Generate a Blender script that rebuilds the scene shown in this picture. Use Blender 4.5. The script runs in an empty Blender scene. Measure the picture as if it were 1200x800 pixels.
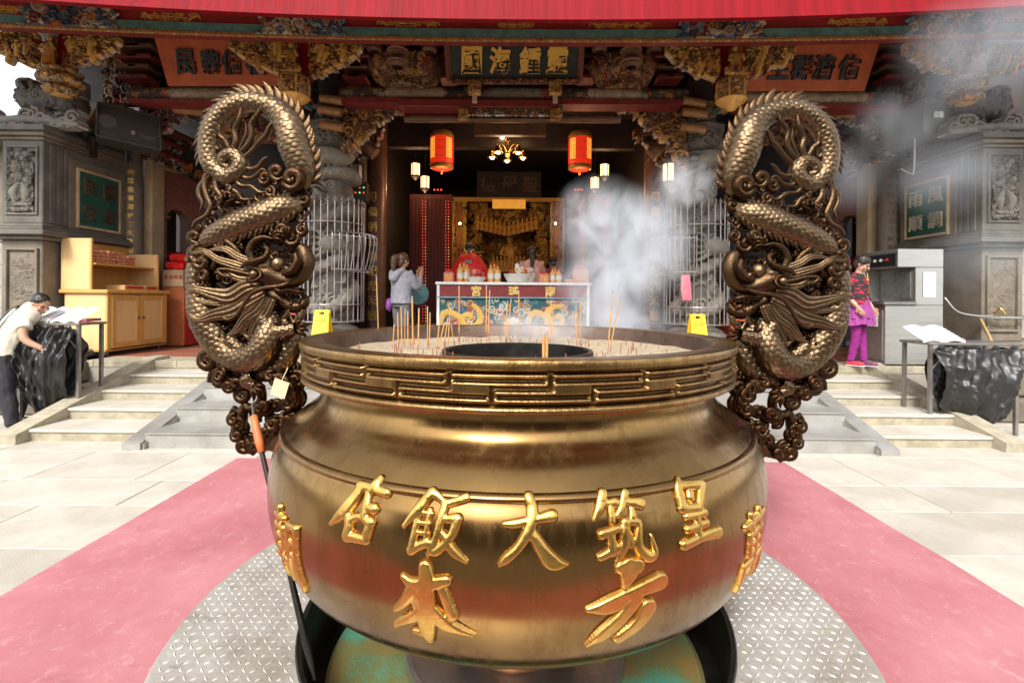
import bpy, bmesh, math, random
import numpy as np
from mathutils import Vector, Matrix
random.seed(7); np.random.seed(7)
R_ = math.radians; PI = math.pi
SC = bpy.context.scene
COL = SC.collection

# ---------------- camera, sky, sun, exposure ----------------
EYE = 1.55
cam_d = bpy.data.cameras.new("camera"); cam = bpy.data.objects.new("camera", cam_d); COL.objects.link(cam)
cam.location = (0, 0, EYE); cam.rotation_euler = (R_(90), R_(-0.45), 0)
cam_d.sensor_width = 36; cam_d.lens = 17.01; cam_d.shift_y = -0.0417
cam_d.clip_start = 0.05; cam_d.clip_end = 500
SC.camera = cam
W = bpy.data.worlds.new("World"); SC.world = W; W.use_nodes = True
nt = W.node_tree
bgn = nt.nodes['Background']; bgn.inputs['Strength'].default_value = 0.15
sky = nt.nodes.new('ShaderNodeTexSky'); sky.sky_type = 'NISHITA'; sky.sun_disc = False
SUN_EL, SUN_AZ = 43, 197          # azimuth clockwise from +Y: behind the camera, a little to the left
sky.sun_elevation = R_(SUN_EL); sky.sun_rotation = R_(SUN_AZ); sky.dust_density = 1.5; sky.air_density = 1.0
hs = nt.nodes.new('ShaderNodeHueSaturation'); hs.inputs['Saturation'].default_value = 0.22   # overcast: nearly colourless sky
nt.links.new(sky.outputs[0], hs.inputs['Color']); nt.links.new(hs.outputs[0], bgn.inputs['Color'])
sun_d = bpy.data.lights.new("sun", 'SUN'); sun = bpy.data.objects.new("sun", sun_d); COL.objects.link(sun)
sun_d.energy = 1.5; sun_d.angle = R_(14); sun_d.color = (1.0, 0.96, 0.9)
_d = Vector((math.sin(R_(SUN_AZ)) * math.cos(R_(SUN_EL)), math.cos(R_(SUN_AZ)) * math.cos(R_(SUN_EL)), math.sin(R_(SUN_EL))))
sun.rotation_euler = _d.to_track_quat('Z', 'Y').to_euler(); sun.location = _d * 30
SC.view_settings.view_transform = 'Standard'; SC.view_settings.look = 'None'
SC.view_settings.exposure = 1.45; SC.view_settings.gamma = 1.0
SC.render.engine = 'CYCLES'
cy = SC.cycles; cy.max_bounces = 7; cy.diffuse_bounces = 4; cy.glossy_bounces = 4; cy.transmission_bounces = 4
cy.volume_bounces = 3; cy.volume_max_steps = 96; cy.volume_step_rate = 2.0; cy.caustics_reflective = False; cy.caustics_refractive = False
cy.sample_clamp_indirect = 4.0; cy.use_denoising = True

# ---------------- materials ----------------
def srgb(r, g, b):
    f = lambda c: (c / 255 / 12.92) if c / 255 <= 0.04045 else ((c / 255 + 0.055) / 1.055) ** 2.4
    return (f(r), f(g), f(b))
MATS = {}
def mat(name, c1, c2=None, rough=0.6, metal=0.0, scale=6.0, bump=0.0, bscale=60.0, spec=0.5, emit=None, estr=0.0,
        stretch=(1, 1, 1), coat=0.0, attr=None, hollow_tone=None, rvar=0.12, c3=None, detail=6, alpha=None, trans=0.0, hold=0.0):
    if name in MATS: return MATS[name]
    m = bpy.data.materials.new(name); m.use_nodes = True; n = m.node_tree.nodes; l = m.node_tree.links
    b = n['Principled BSDF']
    if c2 is None: c2 = tuple(x * 0.72 for x in c1)
    tc = n.new('ShaderNodeTexCoord'); mp = n.new('ShaderNodeMapping'); mp.inputs['Scale'].default_value = stretch
    l.new(tc.outputs['Object'], mp.inputs[0])
    no = n.new('ShaderNodeTexNoise'); no.inputs['Scale'].default_value = scale; no.inputs['Detail'].default_value = detail
    no.inputs['Roughness'].default_value = 0.62; l.new(mp.outputs[0], no.inputs['Vector'])
    rp = n.new('ShaderNodeValToRGB'); e = rp.color_ramp.elements
    e[0].position = 0.33; e[0].color = (*c2, 1); e[1].position = 0.66; e[1].color = (*c1, 1)
    if c3 is not None:
        x = e.new(0.5); x.color = (*c3, 1)
    l.new(no.outputs['Fac'], rp.inputs[0]); colout = rp.outputs[0]
    if attr:   # painted colours carried by the mesh, mottled by the noise
        at = n.new('ShaderNodeAttribute'); at.attribute_name = attr
        mx = n.new('ShaderNodeMix'); mx.data_type = 'RGBA'; mx.blend_type = 'MULTIPLY'; mx.inputs[0].default_value = 1
        l.new(at.outputs['Color'], mx.inputs[6]); l.new(rp.outputs[0], mx.inputs[7]); colout = mx.outputs[2]
    if hollow_tone is not None:   # darker colour in the hollows of a casting or carving; old patina on bronze
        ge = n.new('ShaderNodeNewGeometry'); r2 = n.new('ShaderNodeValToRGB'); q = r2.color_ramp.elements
        q[0].position = hollow_tone[1]; q[0].color = (0, 0, 0, 1); q[1].position = hollow_tone[2]; q[1].color = (1, 1, 1, 1)
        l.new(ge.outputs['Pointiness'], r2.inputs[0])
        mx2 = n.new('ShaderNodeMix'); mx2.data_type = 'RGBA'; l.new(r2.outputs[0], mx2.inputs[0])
        mx2.inputs[6].default_value = (*hollow_tone[0], 1); l.new(colout, mx2.inputs[7]); colout = mx2.outputs[2]
    l.new(colout, b.inputs['Base Color'])
    b.inputs['Metallic'].default_value = metal; b.inputs['Specular IOR Level'].default_value = spec
    b.inputs['Coat Weight'].default_value = coat; b.inputs['Coat Roughness'].default_value = 0.15
    mr = n.new('ShaderNodeMapRange'); mr.inputs[3].default_value = max(0.03, rough - rvar); mr.inputs[4].default_value = min(1, rough + rvar)
    n2 = n.new('ShaderNodeTexNoise'); n2.inputs['Scale'].default_value = scale * 2.7; n2.inputs['Detail'].default_value = 5
    l.new(mp.outputs[0], n2.inputs['Vector']); l.new(n2.outputs['Fac'], mr.inputs[0]); l.new(mr.outputs[0], b.inputs['Roughness'])
    if bump > 0:
        n3 = n.new('ShaderNodeTexNoise'); n3.inputs['Scale'].default_value = bscale; n3.inputs['Detail'].default_value = 6
        l.new(mp.outputs[0], n3.inputs['Vector'])
        bp = n.new('ShaderNodeBump'); bp.inputs['Strength'].default_value = min(1, bump); bp.inputs['Distance'].default_value = 0.01
        l.new(n3.outputs['Fac'], bp.inputs['Height']); l.new(bp.outputs[0], b.inputs['Normal'])
    if emit: b.inputs['Emission Color'].default_value = (*emit, 1); b.inputs['Emission Strength'].default_value = estr
    if trans: b.inputs['Transmission Weight'].default_value = trans
    MATS[name] = m; return m

# ---------------- tags ----------------
def tag(o, label=None, cat=None, group=None, kind=None):
    if label: o['label'] = label
    if cat: o['category'] = cat
    if group: o['group'] = group
    if kind: o['kind'] = kind
    return o
ORG = {}
def empty(name, loc=(0, 0, 0), label=None, cat=None, group=None, rz=0.0):
    o = bpy.data.objects.new(name, None); COL.objects.link(o); o.location = loc; o.rotation_euler = (0, 0, rz)
    o.empty_display_size = 0.1; ORG[o.name] = Vector(loc)
    return tag(o, label, cat, group)
def kids(o): return [c for c in COL.objects if c.parent == o]
def copy_tree(o, parent=None, table=None):
    if table is None:
        table = {}
        for c in COL.objects:
            if c.parent: table.setdefault(c.parent.name, []).append(c)
    c = o.copy(); COL.objects.link(c)
    if parent: c.parent = parent
    for ch in table.get(o.name, []): copy_tree(ch, c, table)
    ORG[c.name] = Vector(c.location)
    return c

# ---------------- mesh builder ----------------
def rot_m(rx=0, ry=0, rz=0):
    return Matrix.Rotation(rz, 4, 'Z') @ Matrix.Rotation(ry, 4, 'Y') @ Matrix.Rotation(rx, 4, 'X')
def catmull(pts, n=6):
    P = [np.array(p, float) for p in pts]
    if len(P) < 3:
        return [P[0] + (P[-1] - P[0]) * t / n for t in range(n + 1)]
    P = [2 * P[0] - P[1]] + P + [2 * P[-1] - P[-2]]; out = []
    for i in range(1, len(P) - 2):
        a, b, c, d = P[i - 1:i + 3]
        for k in range(n):
            t = k / n
            out.append(0.5 * ((2 * b) + (c - a) * t + (2 * a - 5 * b + 4 * c - d) * t * t + (3 * b - a - 3 * c + d) * t ** 3))
    out.append(P[-2]); return out
class MB:
    def __init__(s): s.v = []; s.f = []; s.c = []; s.n = 0; s.col = None
    def add(s, v, f):
        v = [tuple(map(float, x)) for x in v]
        s.v += v; k = s.n; s.f += [tuple(i + k for i in q) for q in f]; s.n += len(v)
        if s.col is not None or s.c:
            while len(s.c) < s.n: s.c.append(s.col or (1, 1, 1))
    def box(s, c, d, rx=0, ry=0, rz=0, taper=1.0, bev=0.0):
        M = Matrix.Translation(c) @ rot_m(rx, ry, rz); x, y, z = d[0] / 2, d[1] / 2, d[2] / 2; t = taper
        if bev > 0:
            b = min(bev, x * .45, y * .45, z * .45)
            V = []; 
            for sx in (-1, 1):
                for sy in (-1, 1):
                    for sz in (-1, 1):
                        V += [(sx * x, sy * (y - b), sz * (z - b)), (sx * (x - b), sy * y, sz * (z - b)), (sx * (x - b), sy * (y - b), sz * z)]
            idx = lambda sx, sy, sz, a: ((sx > 0) * 4 + (sy > 0) * 2 + (sz > 0)) * 3 + a
            F = []
            for a in range(3):
                o = [i for i in range(3) if i != a]
                for sg in (-1, 1):
                    q = []
                    for (p, r) in ((-1, -1), (1, -1), (1, 1), (-1, 1)):
                        t3 = [0, 0, 0]; t3[a] = sg; t3[o[0]] = p; t3[o[1]] = r; q.append(idx(*t3, a))
                    F.append(tuple(q if (sg > 0) == (a != 1) else q[::-1]))
                for p in (-1, 1):
                    for r in (-1, 1):
                        t1 = [0, 0, 0]; t2 = [0, 0, 0]; t1[a] = -1; t2[a] = 1; t1[o[0]] = t2[o[0]] = p; t1[o[1]] = t2[o[1]] = r
                        q = [idx(*t1, o[0]), idx(*t2, o[0]), idx(*t2, o[1]), idx(*t1, o[1])]
                        F.append(tuple(q if (p * r > 0) == (a == 1) else q[::-1]))
            for sx in (-1, 1):
                for sy in (-1, 1):
                    for sz in (-1, 1):
                        q = [idx(sx, sy, sz, i) for i in range(3)]; F.append(tuple(q if sx * sy * sz > 0 else q[::-1]))
            s.add([M @ Vector(p) for p in V], F); return s
        V = [(-x, -y, -z), (x, -y, -z), (x, y, -z), (-x, y, -z), (-x * t, -y * t, z), (x * t, -y * t, z), (x * t, y * t, z), (-x * t, y * t, z)]
        s.add([M @ Vector(p) for p in V], [(0, 3, 2, 1), (4, 5, 6, 7), (0, 1, 5, 4), (1, 2, 6, 5), (2, 3, 7, 6), (3, 0, 4, 7)]); return s
    def bb(s, x0, x1, y0, y1, z0, z1, bev=0.0):
        return s.box(((x0 + x1) / 2, (y0 + y1) / 2, (z0 + z1) / 2), (x1 - x0, y1 - y0, z1 - z0), bev=bev)
    def prism(s, poly, a0, a1, axis='y', M=None):   # poly in the two other axes
        n = len(poly); V = []
        for a in (a0, a1):
            for (p, q) in poly: V.append({'y': (p, a, q), 'x': (a, p, q), 'z': (p, q, a)}[axis])
        if M is not None: V = [M @ Vector(p) for p in V]
        F = [tuple(range(n)), tuple(range(2 * n - 1, n - 1, -1))] + [(i, i + n, (i + 1) % n + n, (i + 1) % n) for i in range(n)]
        area = sum(poly[i][0] * poly[(i + 1) % n][1] - poly[(i + 1) % n][0] * poly[i][1] for i in range(n))
        if (area < 0) != (axis == 'z') : F = [f[::-1] for f in F]
        s.add(V, F); return s
    def tube(s, pts, rad, n=8, cap=True, flat=None, up=(0, 1, 0)):   # flat: squash factor along `up`
        P = [Vector(map(float, p[:3])) for p in pts]; m = len(P)
        rr = rad if hasattr(rad, '__len__') else [rad] * m
        V = []; up0 = Vector(up)
        for i, p in enumerate(P):
            t = (P[min(i + 1, m - 1)] - P[max(i - 1, 0)])
            t = t.normalized() if t.length > 1e-9 else Vector((0, 0, 1))
            a = t.cross(up0)
            if a.length < 1e-3: a = t.cross(Vector((0.3, 0.2, 1)))
            a.normalize(); b = a.cross(t).normalized()
            k = 1.0 if flat is None else flat
            for j in range(n):
                th = 2 * PI * j / n; V.append(p + a * (math.cos(th) * rr[i]) + b * (math.sin(th) * rr[i] * k))
        F = [(i * n + j, i * n + (j + 1) % n, (i + 1) * n + (j + 1) % n, (i + 1) * n + j) for i in range(m - 1) for j in range(n)]
        F = [f[::-1] for f in F]
        if cap: F += [tuple(range(n)), tuple(range(m * n - 1, (m - 1) * n - 1, -1))]
        s.add(V, F); return s
    def cyl(s, a, b, r, r2=None, n=12): return s.tube([a, b], [r, r if r2 is None else r2], n)
    def lathe(s, prof, c=(0, 0, 0), n=24, a0=0, a1=2 * PI, sx=1, sy=1, M=None):
        full = abs(a1 - a0 - 2 * PI) < 1e-6; k = n if full else n + 1; V = []
        for (r, z) in prof:
            for j in range(k):
                th = a0 + (a1 - a0) * j / n; V.append((c[0] + r * math.cos(th) * sx, c[1] + r * math.sin(th) * sy, c[2] + z))
        if M is not None: V = [M @ Vector(p) for p in V]
        F = []
        for i in range(len(prof) - 1):
            for j in range(n):
                j2 = (j + 1) % k; F.append((i * k + j, i * k + j2, (i + 1) * k + j2, (i + 1) * k + j))
        s.add(V, F); return s
    def ball(s, c, r, n=10, sc=(1, 1, 1), rot=None):
        V = []; F = []; m = n // 2 + 1
        for i in range(m + 1):
            ph = PI * i / m
            for j in range(n):
                th = 2 * PI * j / n; p = Vector((math.sin(ph) * math.cos(th) * r * sc[0], math.sin(ph) * math.sin(th) * r * sc[1], math.cos(ph) * r * sc[2]))
                if rot is not None: p = rot @ p
                V.append(p + Vector(c))
        for i in range(m):
            for j in range(n): F.append((i * n + j, (i + 1) * n + j, (i + 1) * n + (j + 1) % n, i * n + (j + 1) % n))
        s.add(V, F); return s
    def raw(s, v, f): s.add(v, f); return s
    def build(s, name, m, parent=None, org=None, smooth=False, label=None, cat=None, group=None, kind=None, world=True, merge=False):
        me = bpy.data.meshes.new(name)
        o = bpy.data.objects.new(name, me); COL.objects.link(o)
        off = Vector((0, 0, 0))
        if parent is not None:
            o.parent = parent; 
            if world: off = ORG.get(parent.name, Vector((0, 0, 0)))
            ORG[o.name] = off
        elif org is not None:
            off = Vector(org); o.location = off; ORG[o.name] = off
        V = np.array(s.v, dtype=np.float64).reshape(-1, 3) - np.array(off)
        me.from_pydata(V.tolist(), [], s.f); 
        if s.c:
            ca = me.color_attributes.new('Col', 'FLOAT_COLOR', 'POINT')
            a = np.ones((len(V), 4), dtype=np.float32); a[:, :3] = np.array(s.c, dtype=np.float32)[:len(V)]
            ca.data.foreach_set('color', a.ravel())
        if isinstance(m, (list, tuple)):
            for x in m: me.materials.append(x)
        elif m: me.materials.append(m)
        me.update()
        if smooth:
            me.shade_smooth()
            if smooth != True: me.set_sharp_from_angle(angle=R_(smooth))
        return tag(o, label, cat, group, kind)
def npmesh(name, V, Q, m, parent=None, smooth=True, col=None, org=None):   # big grids from arrays
    me = bpy.data.meshes.new(name); o = bpy.data.objects.new(name, me); COL.objects.link(o)
    off = np.zeros(3)
    if parent is not None:
        o.parent = parent; off = np.array(ORG.get(parent.name, Vector((0, 0, 0)))); ORG[o.name] = Vector(off)
    elif org is not None: off = np.array(org, float); o.location = org; ORG[o.name] = Vector(org)
    V = np.asarray(V, dtype=np.float64) - off; Q = np.asarray(Q, dtype=np.int32)
    me.vertices.add(len(V)); me.vertices.foreach_set('co', V.astype(np.float32).ravel())
    me.loops.add(Q.size); me.loops.foreach_set('vertex_index', Q.ravel())
    me.polygons.add(len(Q)); me.polygons.foreach_set('loop_start', np.arange(0, Q.size, Q.shape[1], dtype=np.int32))
    if col is not None:
        ca = me.color_attributes.new('Col', 'FLOAT_COLOR', 'POINT'); a = np.ones((len(V), 4), dtype=np.float32); a[:, :3] = col
        ca.data.foreach_set('color', a.ravel())
    me.materials.append(m); me.update(calc_edges=True); me.validate()
    if smooth:
        me.shade_smooth()
        if smooth != True: me.set_sharp_from_angle(angle=R_(smooth))
    return o
def arr_obj(name, V, Q, m, **k): return npmesh(name, V, Q, m, **k)

# ---------------- relief: brush strokes stamped into a height field, then turned into solid carving ----------------
class Relief:
    def __init__(s, w, h, res, ground=0.0, gcol=(1, 1, 1)):
        s.w, s.h, s.res = w, h, res; s.nx = int(w * res) + 1; s.ny = int(h * res) + 1
        s.H = np.full((s.ny, s.nx), -1.0); s.C = np.zeros((s.ny, s.nx, 3)); s.C[:] = gcol
        s.ground = ground
        s.xs = np.linspace(-w / 2, w / 2, s.nx); s.ys = np.linspace(0, h, s.ny)
    def stroke(s, pts, rad, k=1.0, base=0.0, col=None, sm=4, groove=0):
        P = catmull([(*p[:2], r) for p, r in zip(pts, rad)], sm) if sm > 1 and len(pts) > 1 else [np.array((*p[:2], r)) for p, r in zip(pts, rad)]
        if len(P) == 1: P = [P[0], P[0] + 1e-6]
        for a, b in zip(P[:-1], P[1:]):
            r = max(a[2], b[2], 1e-4)
            x0 = np.searchsorted(s.xs, min(a[0], b[0]) - r); x1 = np.searchsorted(s.xs, max(a[0], b[0]) + r) + 1
            y0 = np.searchsorted(s.ys, min(a[1], b[1]) - r); y1 = np.searchsorted(s.ys, max(a[1], b[1]) + r) + 1
            x0 = max(0, x0); y0 = max(0, y0)
            if x0 >= s.nx or y0 >= s.ny or x1 <= x0 or y1 <= y0: continue
            X, Y = np.meshgrid(s.xs[x0:x1], s.ys[y0:y1]); dx, dy = b[0] - a[0], b[1] - a[1]; L = dx * dx + dy * dy + 1e-12
            t = np.clip(((X - a[0]) * dx + (Y - a[1]) * dy) / L, 0, 1)
            d = np.hypot(X - a[0] - t * dx, Y - a[1] - t * dy); rr = np.maximum(a[2] + (b[2] - a[2]) * t, 1e-5)
            q = 1 - (d / rr) ** 2; hh = np.where(q > 0, np.sqrt(np.maximum(q, 0)) * rr * k + base, -1)
            if groove: hh = np.where(q > 0, hh * (1 - groove * np.exp(-(d / (rr * .25)) ** 2)), -1)
            sub = s.H[y0:y1, x0:x1]; mk = hh > sub; sub[mk] = hh[mk]
            if col is not None: s.C[y0:y1, x0:x1][mk] = col
        return s
    def spiral(s, cx, cy, r, turns=1.5, th0=0.0, wid=0.3, k=1.0, base=0.0, col=None, sgn=1, tail=None):
        n = max(8, int(turns * 9)); pts = []; rad = []
        if tail: pts.append(tail); rad.append(r * wid * 0.35)
        for i in range(n + 1):
            t = i / n; a = th0 + sgn * turns * 2 * PI * t; q = r * (1 - 0.86 * t)
            pts.append((cx + q * math.cos(a), cy + q * math.sin(a))); rad.append(r * wid * (1 - 0.4 * t) * (0.6 + 0.4 * min(1, 4 * t)))
        return s.stroke(pts, rad, k, base, col, sm=2)
    def smooth(s, n=1):
        for _ in range(n):
            H = np.where(s.H < 0, 0, s.H); K = (H + np.roll(H, 1, 0) + np.roll(H, -1, 0) + np.roll(H, 1, 1) + np.roll(H, -1, 1)) / 5
            s.H = np.where(s.H < 0, s.H, K)
        return s
    def mesh(s, name, m, fn, parent=None, back=0.03, open_=True, smooth=True, col=False, org=None):
        H = s.H; mask = (H > 0) if open_ else np.ones_like(H, bool)
        Hh = np.where(H > 0, H, 0) if open_ else np.where(H > s.ground, H, s.ground)
        for _ in range(2):      # carry the colour of a stroke onto its own side faces
            for ax, sh in ((0, 1), (0, -1), (1, 1), (1, -1)):
                nb_ = np.roll(H, sh, ax); cc = np.roll(s.C, sh, ax); mk = (H <= 0) & (nb_ > 0) & ~s.__dict__.setdefault('cd', np.zeros_like(H, bool))
                s.C[mk] = cc[mk] * .8; s.cd |= mk
        X, Y = np.meshgrid(s.xs, s.ys)
        cell = mask[:-1, :-1] | mask[1:, :-1] | mask[:-1, 1:] | mask[1:, 1:]
        N = s.nx * s.ny; idx = np.arange(N).reshape(s.ny, s.nx)
        iy, ix = np.nonzero(cell)
        a = idx[iy, ix]; b = idx[iy, ix + 1]; c = idx[iy + 1, ix + 1]; d = idx[iy + 1, ix]
        front = np.stack([a, b, c, d], 1); quads = [front]
        if back > 0:
            pc = np.pad(cell, 1)
            q = pc[1:-1, :-2]; e = cell & ~q; jy, jx = np.nonzero(e); quads.append(np.stack([idx[jy + 1, jx], idx[jy + 1, jx] + N, idx[jy, jx] + N, idx[jy, jx]], 1))
            q = pc[1:-1, 2:]; e = cell & ~q; jy, jx = np.nonzero(e); quads.append(np.stack([idx[jy, jx + 1], idx[jy, jx + 1] + N, idx[jy + 1, jx + 1] + N, idx[jy + 1, jx + 1]], 1))
            q = pc[:-2, 1:-1]; e = cell & ~q; jy, jx = np.nonzero(e); quads.append(np.stack([idx[jy, jx], idx[jy, jx] + N, idx[jy, jx + 1] + N, idx[jy, jx + 1]], 1))
            q = pc[2:, 1:-1]; e = cell & ~q; jy, jx = np.nonzero(e); quads.append(np.stack([idx[jy + 1, jx + 1], idx[jy + 1, jx + 1] + N, idx[jy + 1, jx] + N, idx[jy + 1, jx]], 1))
            Q = np.concatenate(quads)
            Xa = np.concatenate([X.ravel(), X.ravel()]); Ya = np.concatenate([Y.ravel(), Y.ravel()]); Za = np.concatenate([Hh.ravel(), np.full(N, -back)])
            Ca = np.concatenate([s.C.reshape(-1, 3), s.C.reshape(-1, 3)])
        else:
            Q = front; Xa, Ya, Za = X.ravel(), Y.ravel(), Hh.ravel(); Ca = s.C.reshape(-1, 3)
        used = np.unique(Q); rm = np.full(len(Xa), -1); rm[used] = np.arange(len(used))
        V = fn(Xa[used], Ya[used], Za[used])
        return npmesh(name, V, rm[Q], m, parent=parent, smooth=smooth, col=Ca[used] if col else None, org=org)
def fmap(o, ux, uz, un):   # flat placement: origin at the bottom centre
    o, ux, uz, un = [np.array(q, float) for q in (o, ux, uz, un)]
    return lambda x, y, z: o + np.outer(x, ux) + np.outer(y, uz) + np.outer(z, un)
FR = lambda x, y, z: fmap((x, y, z), (1, 0, 0), (0, 0, 1), (0, -1, 0))     # facing the camera

# ---------------- lettering ----------------
_GL = {}
def glyph(ch, ext=0.06, off=0.0, bev=0.0):
    k = (ch, ext, off, bev)
    if k in _GL: return _GL[k]
    cu = bpy.data.curves.new('glyph', 'FONT'); cu.body = ch; cu.size = 1; cu.extrude = ext; cu.offset = off; cu.bevel_depth = bev; cu.bevel_resolution = 1; cu.resolution_u = 3
    o = bpy.data.objects.new('glyph', cu); COL.objects.link(o); dg = bpy.context.evaluated_depsgraph_get()
    me = bpy.data.meshes.new_from_object(o.evaluated_get(dg)); bpy.data.objects.remove(o); bpy.data.curves.remove(cu)
    V = np.zeros(len(me.vertices) * 3); me.vertices.foreach_get('co', V); V = V.reshape(-1, 3)
    F = [tuple(p.vertices) for p in me.polygons]; bpy.data.meshes.remove(me)
    if len(V):
        lo, hi = V[:, :2].min(0), V[:, :2].max(0); V[:, :2] -= (lo + hi) / 2; V[:, :2] /= max(hi - lo)
    _GL[k] = (V, F); return _GL[k]
def letter(mb, ch, fn, size, ext=0.03, off=0.01, sx=1.0, slant=0.0, bev=0.0):
    V, F = glyph(ch, ext, off, bev)
    if len(V): P = fn((V[:, 0] * sx + slant * V[:, 1]) * size, V[:, 1] * size, V[:, 2] * size + ext * size); mb.add(P.tolist(), F)
BOWL_CHARS = {'店':[[(-0.4521,0.2736,0.0111),(-0.4571,0.2931,0.0136),(-0.4659,0.3094,0.013)],[(-0.5128,0.3067,0.0141),(-0.4659,0.3061,0.0123),(-0.4105,0.3103,0.0125)],[(-0.5038,0.3081,0.0142),(-0.5283,0.3563,0.0159),(-0.5607,0.3987,0.0145),(-0.5979,0.4339,0.0056)],[(-0.4741,0.3228,0.0112),(-0.4694,0.3749,0.0123),(-0.4704,0.3906,0.0109)],[(-0.4735,0.357,0.0102),(-0.4403,0.3589,0.0133)],[(-0.5339,0.3888,0.0115),(-0.5211,0.4213,0.0131),(-0.5227,0.4517,0.0151)],[(-0.5207,0.405,0.011),(-0.4871,0.3894,0.0091),(-0.4447,0.3976,0.0139)],[(-0.4433,0.3976,0.0119),(-0.4494,0.4214,0.0127),(-0.4537,0.4464,0.0106)],[(-0.5227,0.4517,0.014),(-0.4863,0.4487,0.0128),(-0.4527,0.4488,0.0115)]],'飯':[[(-0.264,0.2892,0.0125),(-0.2966,0.3384,0.013),(-0.3336,0.3897,0.0061)],[(-0.264,0.2892,0.0125),(-0.2352,0.3044,0.0099),(-0.2174,0.319,0.0081)],[(-0.2953,0.3453,0.0072),(-0.2981,0.3905,0.0085),(-0.302,0.4429,0.0115)],[(-0.2607,0.3379,0.0065),(-0.2636,0.3795,0.0068),(-0.2626,0.4267,0.0079)],[(-0.2904,0.348,0.0065),(-0.2547,0.3474,0.0065)],[(-0.2926,0.3748,0.0061),(-0.2587,0.3733,0.0063)],[(-0.2933,0.4005,0.0062),(-0.2591,0.4003,0.0062)],[(-0.3053,0.4504,0.0115),(-0.2755,0.4321,0.0105),(-0.2572,0.4252,0.0114)],[(-0.2138,0.3165,0.0107),(-0.1841,0.3074,0.0104),(-0.1579,0.2967,0.0115)],[(-0.2164,0.3147,0.0108),(-0.226,0.3622,0.0102),(-0.2341,0.41,0.0097),(-0.2546,0.4547,0.0061)],[(-0.2189,0.3581,0.0085),(-0.1776,0.3541,0.0128)],[(-0.1776,0.3541,0.0128),(-0.1906,0.399,0.0106),(-0.2331,0.4455,0.0104),(-0.2525,0.4325,0.007)],[(-0.2142,0.3977,0.0088),(-0.1861,0.4361,0.0116),(-0.1469,0.4637,0.0052)]],'大':[[(-0.0448,0.3613,0.0076),(-0.0149,0.3595,0.0107),(0.0352,0.3495,0.0109),(0.0875,0.3398,0.0144)],[(0.0233,0.2881,0.0125),(0.0321,0.3235,0.0138),(0.0262,0.3669,0.0135),(-0.0005,0.4136,0.0108),(-0.0348,0.4471,0.0112),(-0.0565,0.4681,0.0043)],[(0.0275,0.3768,0.0107),(0.0584,0.4269,0.0147),(0.0858,0.4593,0.0172),(0.1255,0.4678,0.0034)]],'來':[[(-0.2606,0.4877,0.0155),(-0.2558,0.5175,0.0189)],[(-0.3259,0.527,0.0079),(-0.2999,0.541,0.0129),(-0.2529,0.5358,0.0163),(-0.2,0.5196,0.0128)],[(-0.2564,0.5212,0.0189),(-0.2561,0.6019,0.0213),(-0.2594,0.6711,0.0213),(-0.2567,0.7141,0.0132)],[(-0.3005,0.5625,0.0157),(-0.3241,0.6027,0.0122),(-0.3561,0.6352,0.0063)],[(-0.2102,0.5483,0.012),(-0.1984,0.5809,0.0121),(-0.1845,0.6201,0.0142)],[(-0.2626,0.615,0.0157),(-0.3039,0.6465,0.0143),(-0.3609,0.6906,0.0075)],[(-0.2398,0.6146,0.0185),(-0.2014,0.6516,0.0173),(-0.1264,0.6819,0.0043)],[(-0.302,0.6959,0.0074),(-0.2705,0.6981,0.0122)],[(-0.283,0.5441,0.0129),(-0.2892,0.6079,0.0099)]],'筑':[[(0.2437,0.2874,0.0127),(0.2284,0.3244,0.0128),(0.2068,0.3554,0.0054)],[(0.2385,0.3153,0.0082),(0.2766,0.316,0.013)],[(0.2612,0.3271,0.0097),(0.2593,0.3649,0.0082)],[(0.3144,0.2936,0.0114),(0.2977,0.3276,0.0099),(0.2773,0.3515,0.0071)],[(0.3093,0.3166,0.0091),(0.3567,0.3264,0.0157)],[(0.3259,0.3338,0.0074),(0.3249,0.3578,0.0106)],[(0.2264,0.3956,0.0119),(0.2764,0.385,0.0091)],[(0.2531,0.3984,0.0097),(0.2532,0.4424,0.0128)],[(0.219,0.4542,0.0096),(0.2728,0.4343,0.0119)],[(0.2993,0.3721,0.0124),(0.2885,0.4327,0.012),(0.265,0.4719,0.0052)],[(0.3,0.3697,0.01),(0.3383,0.3745,0.01)],[(0.3411,0.3808,0.0092),(0.3335,0.4386,0.0122),(0.3615,0.4716,0.013),(0.3842,0.4626,0.0094),(0.3768,0.4154,0.0031)],[(0.3071,0.4039,0.0082),(0.3099,0.4319,0.0091)]],'皇':[[(0.5195,0.2792,0.0084),(0.5071,0.3074,0.0132),(0.5044,0.3593,0.0138)],[(0.5162,0.2975,0.0116),(0.6059,0.3112,0.0139)],[(0.61,0.3136,0.014),(0.5661,0.3721,0.012)],[(0.5469,0.3256,0.0127),(0.5436,0.3365,0.0125)],[(0.5001,0.3621,0.0117),(0.5679,0.3711,0.012)],[(0.514,0.3868,0.0096),(0.5853,0.3898,0.0119)],[(0.5109,0.4228,0.0112),(0.5852,0.42,0.0116)],[(0.5552,0.3762,0.0099),(0.5462,0.4491,0.0121)],[(0.4902,0.4628,0.0129),(0.5653,0.4534,0.0132),(0.6335,0.4583,0.0158)]],'方':[[(0.276,0.4873,0.0155),(0.3252,0.4892,0.0181)],[(0.3012,0.4941,0.0258),(0.2866,0.5477,0.0069)],[(0.1863,0.5997,0.0078),(0.2462,0.5912,0.0207),(0.3107,0.5653,0.0156),(0.3988,0.5471,0.0209)],[(0.324,0.5852,0.0174),(0.2845,0.6351,0.0171),(0.2325,0.6875,0.0168),(0.193,0.7258,0.0061)],[(0.3639,0.6194,0.0218),(0.3409,0.6652,0.0185),(0.2848,0.7108,0.0162)]]}
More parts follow.
